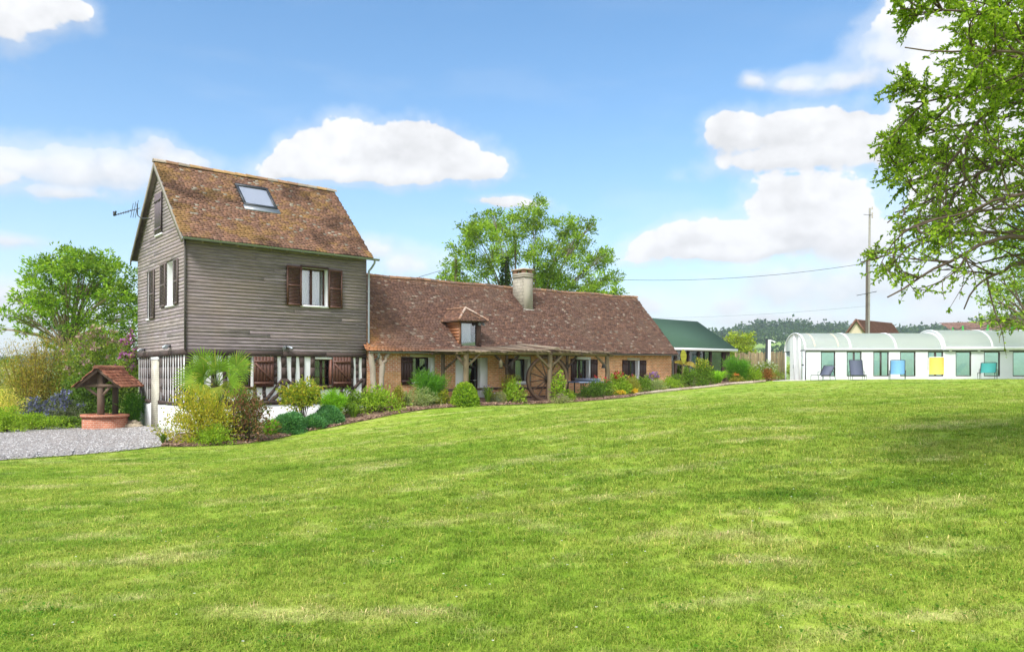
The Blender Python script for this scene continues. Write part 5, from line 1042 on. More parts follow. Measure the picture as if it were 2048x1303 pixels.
# ---------------------------------------------------------------- solar shower, reed fence, far buildings, poles and wires
sx, sy = (1536-CXP)/FPX*48.6, 48.6; sz = gz(sx, sy)
t = thing('solar_shower', 'tall white and black solar shower column beside the pool path', 'outdoor shower', (sx, sy, sz))
ztop = hgt(679, 48.6); m = MB(); m.tube([(sx+.07, sy, sz), (sx+.09, sy, ztop)], .10, 12, (.72, .76, .82)); m.obj('column', M['alu'], t, True)
m = MB(); m.tube([(sx-.09, sy+.03, sz), (sx-.08, sy+.03, ztop+.02)], .075, 12, (.03, .03, .035)); m.obj('tank', M['darkmetal'], t, True)
m = MB(); m.tube([(sx+.1, sy-.05, ztop-.05), (sx+.28, sy-.12, ztop-.10), (sx+.40, sy-.15, ztop-.17)], [.035, .03, .05], 8, (.7, .7, .7)); m.obj('shower_head', M['alu'], t)
m = MB(); m.tube([(sx+.07, sy, sz+.98), (sx+.07, sy, sz+1.05)], .112, 12, (.03, .03, .03)); m.obj('band', M['darkmetal'], t)
fy = 56.0; fx0, fx1 = (1470-CXP)/FPX*fy, (1612-CXP)/FPX*fy; fz = gz((fx0+fx1)/2, fy)
t = thing('reed_fence', 'brown paling screen fence beside the pool shelter end', 'fence', (fx0, fy, fz)); m = MB(); r = rng_(5); x = fx0
while x < fx1:
    w_ = r.uniform(.05, .10); c = np.array([.20, .155, .085])*r.uniform(.6, 1.45); zt_ = hgt(704, fy)+r.normal()*.07; dy = r.normal()*.02; m.box((x, fy+dy, fz-.3), (x+w_, fy+dy+.03, zt_), c); x += w_+r.uniform(.005, .03)
m.obj('paling', M['oldwood'], t)
for zz in (.5, 1.5): m = MB(); m.box((fx0, fy+.06, fz+zz), (fx1, fy+.10, fz+zz+.07), (.16, .12, .07)); m.obj('fence_rail', M['oldwood'], t)
def barn(name, label, px0, px1, pxe, Y, y_eave, y_ridge, y_ridge2, wall, roofc):
    """gable towards the camera, ridge running back"""
    A = np.array([(px0-CXP)/FPX*Y, Y]); B = np.array([(px1-CXP)/FPX*Y, Y]); mid = (A+B)/2; ze_, zr_ = hgt(y_eave, Y), hgt(y_ridge, Y); L = (pxe[0]-CXP); dy = pxe[1]
    base = gz(mid[0], 60)-3; t = thing(name, label, 'barn', (mid[0], Y, base)); D = np.array([pxe[0], pxe[1]])
    m = MB(); m.quad((A[0], A[1], base), (B[0], B[1], base), (B[0], B[1], ze_), (A[0], A[1], ze_)); m.tri((A[0], A[1], ze_), (B[0], B[1], ze_), (mid[0], mid[1], zr_)); m.quad((B[0], B[1], base), (B[0]+D[0], B[1]+D[1], base), (B[0]+D[0], B[1]+D[1], ze_), (B[0], B[1], ze_)); m.obj('gable_wall', M[wall], t)
    k = .35; u = D/np.linalg.norm(D)*.5; s = (B-A)/np.linalg.norm(B-A)*k; sl = (zr_-ze_)/(np.linalg.norm(B-A)/2)*k
    for p, q in ((A-s, 1), (B+s, -1)):
        P0 = (p[0]-u[0], p[1]-u[1], ze_-sl); P1 = (p[0]+D[0]+u[0], p[1]+D[1]+u[1], ze_-sl); R0 = (mid[0]-u[0], mid[1]-u[1], zr_); R1 = (mid[0]+D[0]+u[0], mid[1]+D[1]+u[1], zr_)
        a = (P1, P0, R1, R0) if q > 0 else (P0, P1, R0, R1); tiled(*a, 26, 40, roofc, 51, .03).obj('roof', M['tile'], t)
        m = MB(); m.beam(P0, R0, .06, .22, col=(.17, .09, .06)); m.obj('barge_board', M['timber'], t)
barn('far_barn', 'cream gabled barn with reddish brown roof rising behind the pool shelter and poles', 1695, 1737, (7.0, 6.0), 95, 668, 638.5, 645, 'cream', [(.17, .085, .06), (.20, .10, .07), (.145, .075, .055)])
Yb = 84; x0, x1 = (1908-CXP)/FPX*Yb, (2230-CXP)/FPX*Yb; t = thing('long_barn', 'long brown roofed barn at the right, behind the trampoline', 'barn', (x0, Yb, 0))
m = MB(); m.quad((x0+.4, Yb, 0), (x1, Yb, 0), (x1, Yb, hgt(665, Yb)), (x0+.4, Yb, hgt(665, Yb))); m.obj('wall', M['cream'], t)
tiled((x0, Yb-.4, hgt(666, Yb)), (x1, Yb-.4, hgt(662, Yb)), (x0, Yb+3, hgt(645.5, Yb+3)), (x1, Yb+3, hgt(636, Yb+3)), 16, 60, [(.20, .125, .10), (.17, .105, .085), (.23, .15, .12)], 52, .03).obj('roof', M['tile'], t)
Yt = 60; c = along(1975, Yt+2); t = thing('trampoline', 'trampoline with green padded poles and black safety net behind the pool shelter', 'trampoline', tuple(c)); poles = []
for k in range(8):
    a = k/8*2*math.pi+.3; x, y = c[0]+2.5*math.cos(a), c[1]+2.2*math.sin(a); zt_ = hgt(649, Yt); poles.append((x, y, zt_)); m = MB(); m.tube([(x, y, c[2]), (x, y, zt_)], .07, 8, (.07, .42, .10)); m.obj('net_pole', M['painted'], t)
for k in range(8):
    a, b = np.array(poles[k]), np.array(poles[(k+1) % 8]); m = MB(); tt_ = np.linspace(0, 1, 7)[:, None]; P = a+(b-a)*tt_; P[:, 2] -= .25*np.sin(tt_[:, 0]*math.pi); m.tube(P, .03, 5, (.02, .02, .025)); m.obj('net_rim', M['darkmetal'], t)
m = MB(); m.lathe([(0, .8), (2.2, .8), (2.3, .78), (2.3, .7)], tuple(c), 24, (.03, .03, .035)); m.obj('mat', M['fabric'], t)
Yp = 62
pA = (along(1733, Yp), (1734-CXP)/FPX*Yp, hgt(520, Yp)); pB = (along(1736, Yp+.5), (1739.5-CXP)/FPX*(Yp+.5), hgt(416, Yp+.5))
t = thing('utility_pole', 'dark brown wooden utility pole in front of the pale one', 'utility pole', tuple(pA[0])); m = MB(); m.tube([pA[0], (pA[1], Yp, pA[2])], [.11, .09], 10, (.12, .10, .085)); m.obj('pole', M['oldwood'], t, True)
m = MB(); m.beam((pA[1]-.9, Yp-.16, hgt(591, Yp)), (pA[1]+.7, Yp-.16, hgt(583, Yp)), .04, .05, col=(.1, .1, .1)); m.obj('cross_arm', M['darkmetal'], t)
t = thing('utility_pole', 'tall pale concrete utility pole with a small arm at its top', 'utility pole', tuple(pB[0])); m = MB(); m.tube([pB[0], (pB[1], Yp+.5, pB[2])], [.115, .075], 10, (.34, .32, .29)); m.obj('pole', M['stone'], t, True)
m = MB(); m.beam((pB[1]-.55, Yp+.4, pB[2]-.55), (pB[1]+.15, Yp+.4, pB[2]-.6), .03, .03, col=(.2, .2, .2)); m.obj('cross_arm', M['darkmetal'], t)
for k, z in enumerate((-.05, -.5, -.75)): m = MB(); m.tube([(pB[1]+.12, Yp+.32, pB[2]+z-.1), (pB[1]+.12, Yp+.32, pB[2]+z+.1)], .06, 8, (.45, .4, .35)); m.obj('insulator', M['stone'], t)
def wire(label, P, Q, sag, r_=.018, n=24):
    P = np.array(P, float); Q = np.array(Q, float); t = np.linspace(0, 1, n); L = P+(Q-P)*t[:, None]; L[:, 2] -= sag*4*t*(1-t); m = MB(); m.tube(L, r_, 5, (.03, .03, .035)); tag(m.obj('overhead_wire', M['darkmetal']), label, 'wire')
at = lambda px, py, Y: np.array([(px-CXP)/FPX*Y, Y, hgt(py, Y)])
wire('thin overhead wire sagging from the dark pole to the tree behind the cottage', at(1733, 526, 61.8), at(912, 528, 63), 1.35)
wire('faint lower overhead wire passing beyond the garden room', at(1733, 612, 62), at(1200, 634, 90), .4, .007)
wire('short wire running down from the ivy clad pole to the cottage ridge, upper of two', at(912, 532, 62.8), at(838, 554, 36), .0, .014)
wire('short wire running down from the ivy clad pole to the cottage ridge, lower of two', at(910, 534, 62.8), at(872, 560, 40), .0, .014)
# ---------------------------------------------------------------- vegetation
PAL = {k: np.array(v) for k, v in dict(
    mid=[(.07,.15,.03),(.10,.20,.035),(.05,.11,.025)], bright=[(.13,.25,.035),(.10,.20,.03),(.18,.30,.05)], lime=[(.16,.25,.045),(.13,.21,.04),(.20,.28,.06)],
    gold=[(.21,.24,.04),(.17,.22,.04),(.26,.27,.06),(.11,.17,.03)], purple=[(.095,.065,.055),(.07,.09,.04),(.14,.085,.08),(.05,.09,.035)], santo=[(.055,.18,.105),(.04,.13,.08),(.10,.26,.16)],
    artem=[(.15,.23,.15),(.10,.17,.10),(.21,.29,.20)], fennel=[(.13,.31,.03),(.17,.37,.045),(.09,.23,.02)], fennel2=[(.06,.19,.03),(.085,.23,.035),(.045,.14,.025)], bay=[(.17,.25,.03),(.11,.19,.03),(.28,.30,.06),(.07,.13,.025)],
    dark=[(.03,.07,.02),(.045,.10,.025),(.06,.13,.03)], ash=[(.085,.19,.022),(.12,.24,.03),(.06,.14,.018),(.15,.27,.04)], ash2=[(.10,.20,.028),(.14,.26,.04),(.07,.15,.022),(.17,.29,.05)], blue=[(.10,.14,.14),(.08,.13,.10),(.12,.17,.15)], varieg=[(.30,.34,.14),(.18,.26,.08),(.40,.42,.22)],
    bamboo=[(.20,.20,.06),(.16,.18,.05),(.25,.22,.09),(.13,.17,.05)], lilac=[(.10,.18,.045),(.08,.15,.035),(.14,.22,.06)], olive=[(.16,.20,.05),(.12,.16,.04),(.20,.22,.07)], grey=[(.20,.25,.20),(.15,.20,.14)], rust=[(.17,.085,.045),(.13,.065,.04),(.21,.13,.07),(.11,.09,.04)], tree=[(.10,.20,.022),(.13,.245,.03),(.17,.29,.04),(.07,.145,.018)], pale=[(.20,.26,.13),(.15,.22,.08),(.28,.32,.2)]).items()}
LEAF = np.array([2.25, 1.8, 1.15])
def pick(pal, n, r, j=.22): return LEAF*PAL[pal][r.integers(0, len(PAL[pal]), n)]*r.uniform(1-j, 1+j, (n, 1))
SEED = [1000]
def rs(): SEED[0] += 1; return rng_(SEED[0])
def rooted(px, py, Y): p = spot(px, py) if Y is None else along(px, Y); return p
def stems(t, base, tips, r0, r, col=(.10, .075, .05), name='stem'):
    m = MB()
    for q in tips:
        q = np.array(q); a = base+np.array([r.normal()*.04, r.normal()*.04, -.08]); mid = a*.5+q*.5+np.array([0, 0, .12*np.linalg.norm(q-a)])-np.array([(q-a)[0], (q-a)[1], 0])*.15
        s = np.linspace(0, 1, 5)[:, None]; P = a*(1-s)**2+2*mid*s*(1-s)+q*s**2; m.tube(P, np.linspace(r0, r0*.35, 5), 6, col, False)
    m.obj(name, M['bark'], t)
def shrub(name, label, px, py, wpx, hpx, pal, leaf=(.07, .035), cover=3.2, lumps=9, Y=None, cat='shrub', group=None, dens=.62, bare=.04, loose=1.0, pal2=None, deep=.8, flowers=None, sub=16, upl=.35, lift=.0, fpart='flowers'):
    """a shrub heaped from leafy sprays, with its stems showing in the gaps"""
    r = rs(); b = rooted(px, py, Y); k = b[1]/FPX; W_, H_ = wpx*k*1.06, hpx*k*1.02; t = thing(name, label, cat, tuple(b), group=group); n = int(cover*W_*H_/(leaf[0]*leaf[1]*.5))
    d = unit(r.normal(size=(lumps, 3))); d[:, 2] = np.abs(d[:, 2]); d = unit(d); rad = .62*r.random(lumps)**.4
    C = np.stack([d[:, 0]*rad*W_/2*1.05, d[:, 1]*rad*W_/2*deep, H_*(bare+lift+(1-bare-lift)*(.27+.60*d[:, 2]*rad/.62))], 1); C = np.concatenate([C, [[0, 0, H_*(bare+.42*(1-bare))], [W_*.05, -W_*.05, H_*(bare+.70*(1-bare))], [-W_*.2, 0, H_*(bare+.5*(1-bare))], [W_*.22, 0, H_*(bare+.5*(1-bare))]]+([] if bare > .1 else [[-W_*.36, -W_*.1*deep, H_*(bare+.2)], [W_*.36, -W_*.1*deep, H_*(bare+.2)], [-W_*.12, -W_*.36*deep, H_*(bare+.22)], [W_*.14, -W_*.34*deep, H_*(bare+.2)]])]); LR = np.array([W_, W_*deep, H_*(1-bare)])*.27
    S = []; 
    for c in C:
        e = unit(r.normal(size=(sub, 3))); S.append(c+e*LR*r.uniform(.55, 1.05, (sub, 1))*loose)
    S = np.concatenate(S); S[:, 2] = np.clip(S[:, 2], .03, H_*1.02); i = r.integers(0, len(S), n); P = S[i]+r.normal(size=(n, 3))*LR*.20; ok = P[:, 2] > .01; P = P[ok]; i = i[ok]; n = len(P)
    D = unit((P-np.array([0, 0, H_*.35]))/np.array([W_, W_, H_])*1.4+r.normal(size=(n, 3))*.55+np.array([0, 0, upl])); col = pick(pal, n, r); tone = r.uniform(.8, 1.2, len(S))[i][:, None]; col = col*tone
    if pal2 is not None: hi = (r.random(n) < sstep(.45, .95, P[:, 2]/H_)*.8); col = np.where(hi[:, None], pick(pal2, n, r), col)
    m = MB(); m.leaves(P+b, D, leaf[0]*r.uniform(.65, 1.3, n), leaf[1]*r.uniform(.7, 1.25, n), col, r); m.obj('foliage', M['leaf'], t); stems(t, b, [b+c*.95 for c in C], max(.012, W_*.012), r)
    if flowers:
        fc, fn, fs = flowers; top = S[np.argsort(-(S[:, 2]/H_+.45*(-S[:, 1])/W_+r.random(len(S))*.5))][:fn]; blooms(t, top+b+np.array([0, -.03, .05]), fs, fc, r, fpart)
    return t
def blooms(t, P, size, cols, r, name='flowers', petals=9):
    """a few blooms are parts one by one; a mass of blossom is one part"""
    cols = np.array(cols); few = len(P) <= 30
    for S in ([p[None] for p in P] if few else [P]):
        m = MB(); n = len(S); Q = np.repeat(S, petals, 0)+r.normal(size=(n*petals, 3))*size*.18; D = unit(r.normal(size=(n*petals, 3))+np.array([0, -.4, .7])); c = cols[r.integers(0, len(cols), n*petals)]*r.uniform(.8, 1.15, (n*petals, 1))
        m.leaves(Q, D, size*r.uniform(.4, .8, n*petals), size*r.uniform(.35, .6, n*petals), c, r); o = m.obj('bloom' if few else 'blossom', M['petal'], t)
        if not few: o['kind'] = 'stuff'
def dome(name, label, px, py, wpx, hpx, pal, leaf=(.11, .036), n=9000, Y=None, group=None, cat='shrub', rough=.07, flat=.0):
    """a tight clipped-looking cushion of fine shoots"""
    r = rs(); b = rooted(px, py, Y); k = b[1]/FPX; W_, H_ = wpx*k/2, hpx*k; t = thing(name, label, cat, tuple(b), group=group)
    ph = r.random(6)*6; d = unit(r.normal(size=(n, 3))); d[:, 2] = np.abs(d[:, 2])-.18; lump = 1+rough*(np.sin(d[:, 0]*5+ph[0])+np.sin(d[:, 1]*6+ph[1])+np.sin(d[:, 2]*7+ph[2])); q = d*np.array([W_, W_*.9, H_])*(lump*r.uniform(.84, 1.06, n)*(1+.06*fbm(d[:, 0]*7+3, d[:, 2]*7+d[:, 1]*5+9, 5, 2)))[:, None]; q[:, 2] = q[:, 2]*.86+H_*.12; q[:, 2] = np.maximum(q[:, 2], .02)
    D = unit(d+r.normal(size=(n, 3))*.42+np.array([0, 0, .2])); col = pick(pal, n, r)*(.85+.3*(fbm(d[:, 0]*4+5, d[:, 2]*4+d[:, 1]*3+9, 7, 3))[:, None]); m = MB(); m.leaves(b+q, D, leaf[0]*r.uniform(.6, 1.4, n), leaf[1]*r.uniform(.7, 1.3, n), col, r); m.obj('foliage', M['leaf'], t)
    m = MB(); th = np.linspace(0, math.pi/2, 7); m.lathe([(W_*.80*math.cos(a)+.001, H_*.80*math.sin(a)) for a in th], tuple(b), 18, PAL[pal].mean(0)*.6); m.obj('twig_core', M['bark'], t); return t
def plume(name, label, px, py, wpx, hpx, pal, n=3600, Y=None, group=None, fine=(.20, .011), ns=11, cat='herb', bare=.08):
    """feathery fennel: many stalks carrying hair-fine leaves"""
    r = rs(); b = rooted(px, py, Y); k = b[1]/FPX; W_, H_ = wpx*k, hpx*k; t = thing(name, label, cat, tuple(b), group=group); P = []; D = []; m = MB()
    for s in range(ns):
        a = r.random()*6.28; rr = r.random()**.5*W_*.5; tip = np.array([math.cos(a)*rr, math.sin(a)*rr*.8, H_*r.uniform(.72, 1.0)*(1-.25*(2*rr/W_)**2)]); u = np.linspace(0, 1, 6)[:, None]; L = np.concatenate([tip[:2]*u**1.4*1.0, tip[2]*u], 1); m.tube(b+L, np.linspace(.013, .004, 6), 5, PAL[pal][0]*.9, False)
        q = r.uniform(bare, 1, n//ns); o = np.concatenate([tip[:2]*q[:, None]**1.4, (tip[2]*q)[:, None]], 1)+r.normal(size=(len(q), 3))*np.array([W_*.13, W_*.11, H_*.05]); P.append(o); D.append(unit(r.normal(size=(len(q), 3))*.8+np.array([0, 0, .75])+np.concatenate([tip[:2], [0]])/W_*1.1))
    m.obj('stalk', M['leaf'], t); P = np.concatenate(P); P[:, 2] = np.maximum(P[:, 2], .04); D = np.concatenate(D); nn = len(P); m = MB(); m.leaves(b+P, D, fine[0]*r.uniform(.6, 1.4, nn), fine[1]*r.uniform(.7, 1.5, nn), pick(pal, nn, r), r, .05); m.obj('feathery_leaves', M['leaf'], t); return t
def straps(name, label, px, py, wpx, hpx, pal, n=120, wd=.022, Y=None, group=None, cat='plant', arch=.5, flowers=None):
    r = rs(); b = rooted(px, py, Y); k = b[1]/FPX; W_, H_ = wpx*k, hpx*k; t = thing(name, label, cat, tuple(b), group=group); m = MB(); a = r.random(n)*6.28; sp = r.random(n)**.7*W_*.5; h = H_*r.uniform(.55, 1.05, n); d = np.stack([np.cos(a), np.sin(a), np.zeros(n)], 1); s = np.stack([-np.sin(a), np.cos(a), np.zeros(n)], 1)*wd/2
    rt = d*(sp*.25)[:, None]+b; p1 = rt+d*(sp*.35)[:, None]+np.array([0, 0, 1])*(h*.62)[:, None]; p2 = rt+d*(sp*.8)[:, None]+np.array([0, 0, 1])*(h*(1-.12*arch))[:, None]; p3 = rt+d*(sp*1.15)[:, None]+np.array([0, 0, 1])*(h*(1-.45*arch))[:, None]
    V = np.stack([rt-s, rt+s, p1+s, p1-s, p2+s*.7, p2-s*.7, p3], 1).reshape(-1, 3); ix = np.arange(n)[:, None]*7; C = np.repeat(pick(pal, n, r), 7, 0); m.add(V, np.concatenate([ix+np.array([[0, 1, 2, 3]]), ix+np.array([[3, 2, 4, 5]])]), C); m.f[3].append(ix+np.array([[5, 4, 6]])); m.obj('blades', M['leaf'], t)
    if flowers: blooms(t, p2[:flowers[1]]+np.array([0, 0, .06]), flowers[2], flowers[0], r)
    return t
def clump_tree(name, label, px, Y, clumps, pal, leaf=(.28, .10), trunk=.28, base=None, cover=1.9, forks=1, seed=1, cat='tree', fork_h=.35, lean=0, depth=.6, barkc=(.20, .155, .11), zb=None, bush=None, tr_px=None, subn=22):
    """trunk, limbs and one leafy spray at the end of each limb; clumps as (direction px, py, radius)"""
    r = rng_(seed); b = along(px, Y) if base is None else np.array(base, float)
    if zb is not None: b[2] = zb
    t = thing(name, label, cat, tuple(b)); k = Y/FPX; C = []; Rr = []
    spread = (max(c[0] for c in clumps)-min(c[0] for c in clumps))*k*.5
    for cx_, cy_, cr in clumps:
        off = abs(cx_-px)*k/max(spread, .1); y = Y+r.uniform(-1, 1)*spread*depth*math.sqrt(max(.08, 1-min(off, 1)**2)); C.append(np.array([(cx_-CXP)/FPX*y, y, hgt(cy_, y)])); Rr.append(cr*k)
    for _ in range(len(C)//3): j = r.integers(len(C)); y = C[j][1]+spread*.5*r.choice([-1, 1]); C.append(np.array([C[j][0]+r.normal()*.4, y, C[j][2]-Rr[j]*.3])); Rr.append(Rr[j]*.85)
    H_ = max(c[2] for c in C)-b[2]; m = MB(); tips = []
    fk = [b+np.array([lean*.5+(i-(forks-1)/2)*.25, r.normal()*.1, H_*fork_h*r.uniform(.9, 1.1)]) for i in range(forks)]
    for f in fk: s = np.linspace(0, 1, 6)[:, None]; m.tube(b*(1-s)+f*s+np.sin(s*3)*r.normal(size=3)*.06-np.array([0, 0, .2])*(1-s), np.linspace(trunk, trunk*.7, 6), 9, np.array(barkc), False)
    for c, rr in zip(C, Rr):
        f = min(fk, key=lambda q: np.linalg.norm((q-c)[:2])); L = np.linalg.norm(c-f); mid = f*.5+c*.5+np.array([0, 0, .16*L])*.8-np.array([*(c-f)[:2], 0])*.12+r.normal(size=3)*.05*L; s = np.linspace(0, 1, 8)[:, None]; P = f*(1-s)**2+2*mid*s*(1-s)+c*s**2; m.tube(P, np.linspace(trunk*.42, trunk*.10, 8), 6, np.array(barkc)*r.uniform(.8, 1.1), False)
        for _ in range(7):
            q = P[r.integers(3, 7)]; e = c+unit(r.normal(size=3))*rr*r.uniform(.6, 1); s2 = np.linspace(0, 1, 4)[:, None]; m.tube(q*(1-s2)+e*s2+np.sin(s2*3.14)*np.array([0, 0, .1*rr]), np.linspace(trunk*.11, trunk*.03, 4), 5, np.array(barkc)*.9, False)
    m.obj('trunk', M['bark'], t, True); P = []; Dv = []; Cl = []
    for c, rr in zip(C, Rr):
        n = int(cover*math.pi*rr*rr/(leaf[0]*leaf[1]*.5)); e = unit(r.normal(size=(subn, 3))); e[:, 2] = e[:, 2]*.85+.12; S = c+e*rr*(r.uniform(.35, 1.12, (subn, 1))); i = r.integers(0, subn, n); p = S[i]+r.normal(size=(n, 3))*rr*.17*np.array([1, 1, .75]); P.append(p); Dv.append(unit((p-c)/rr+r.normal(size=(n, 3))*.7+np.array([0, 0, -.10]))); Cl.append(pick(pal, n, r)*r.uniform(.55, 1.3, subn)[i][:, None])
    P = np.concatenate(P); n = len(P); m = MB(); m.leaves(P, np.concatenate(Dv), leaf[0]*r.uniform(.6, 1.35, n), leaf[1]*r.uniform(.7, 1.3, n), np.concatenate(Cl), r, .15); m.obj('crown', M['leaf'], t); return t

# --- trees
clump_tree('ash_tree', 'tall ash tree with airy green crown left of the boarded tower', 135, 46, [(118,528,36),(160,522,28),(200,535,38),(245,560,32),(80,558,34),(58,600,28),(40,628,18),(110,588,40),(160,575,42),(205,592,42),(250,612,35),(72,648,26),(122,642,28),(172,640,30),(215,652,30),(255,662,26),(100,682,20),(150,676,20),(192,684,24),(232,692,22),(45,660,13),(92,535,22),(135,505,16),(185,510,14),(225,540,20),(90,612,26),(270,590,24),(30,600,9),(290,630,26)], 'ash', (.24, .095), .17, seed=11, fork_h=.42, forks=2, cover=2.5, barkc=(.26, .20, .13))
clump_tree('ash_tree', 'wide many stemmed ash tree rising behind the cottage ridge and chimney', 1050, 64, [(958,468,36),(1000,446,28),(1070,440,36),(1030,462,34),(1122,458,30),(1160,462,26),(1010,500,40),(1080,500,42),(1150,508,40),(1200,522,30),(930,505,30),(905,535,22),(960,540,35),(1112,545,36),(1190,560,32),(1224,556,20),(940,572,25),(1060,565,25),(1140,580,30),(1196,590,25),(1067,420,14),(1145,442,14),(1182,456,10),(985,428,14),(1215,505,12),(898,560,14),(1030,435,14),(1090,565,26),(1000,575,22),(1170,600,26)], 'ash2', (.24, .10), .20, seed=12, forks=6, fork_h=.22, cover=2.7, barkc=(.20, .16, .11), subn=20)
t = thing('ivy_clad_pole', 'slim old pole wrapped in ivy left of the tree behind the cottage', 'pole', tuple(along(912, 63))); b = along(912, 63); m = MB(); m.tube([b, (b[0], b[1], hgt(514, 63))], .13, 8, (.16, .12, .08)); m.obj('pole', M['oldwood'], t)
r = rs(); n = 1600; z = r.uniform(b[2], hgt(522, 63), n); a = r.random(n)*6.28; P = np.stack([b[0]+np.cos(a)*.22, b[1]+np.sin(a)*.22, z], 1)+r.normal(size=(n, 3))*.06; m = MB(); m.leaves(P, unit(np.stack([np.cos(a), np.sin(a), -.3+0*a], 1)+r.normal(size=(n, 3))*.4), .16, .14, pick('bright', n, r), r); m.obj('ivy', M['leaf'], t)
t = thing('ivy_clad_tree', 'dark ivy covered dead tree standing in front of the ash behind the chimney', 'tree', tuple(along(1010, 62))); b = along(1010, 62); m = MB(); m.tube([b, (b[0]+.1, b[1], hgt(520, 62))], [.22, .1], 8, (.1, .08, .06)); m.obj('trunk', M['bark'], t)
n = 2600; z = r.uniform(b[2], hgt(515, 62), n); a = r.random(n)*6.28; w_ = .35*(1-.5*(z-b[2])/(hgt(515, 62)-b[2])); P = np.stack([b[0]+np.cos(a)*w_, b[1]+np.sin(a)*w_, z], 1)+r.normal(size=(n, 3))*.1; m = MB(); m.leaves(P, unit(np.stack([np.cos(a), np.sin(a), -.4+0*a], 1)+r.normal(size=(n, 3))*.4), .18, .16, pick('dark', n, r)*.6, r); m.obj('ivy', M['leaf'], t)
clump_tree('locust_tree', 'pale green feathery tree behind the pool shelter at the right edge', 2080, 40, [(2000,560,36),(2042,595,40),(2012,628,24),(1962,640,13),(2048,640,24),(1972,600,18),(2090,560,50),(2120,620,45),(2060,530,40),(2150,560,60),(1985,640,14),(2030,655,12),(2180,480,60),(2110,470,60)], 'ash2', (.20, .08), .22, seed=13, fork_h=.3, forks=2, cover=1.5)
clump_tree('golden_locust', 'yellow green drooping tree beyond the garden room roof corner', 1478, 62, [(1470,686,17),(1486,692,15),(1494,676,13),(1474,672,14),(1466,716,16),(1488,726,16),(1458,735,14),(1476,745,20),(1500,738,12),(1452,678,8),(1499,700,8),(1460,700,12)], 'lime', (.22, .09), .10, seed=14, fork_h=.25, cover=2.6, depth=.8)
for px, Y, c, lab, s in ((118, 38, [(118,690,10),(128,668,9),(112,712,10),(125,735,9),(116,655,7)], 'thin dark ivy covered sapling between the bamboo and the lilac', 15),): clump_tree('sapling', lab, px, Y, c, 'dark', (.12, .07), .07, seed=s, fork_h=.5, cover=1.4, depth=.9)
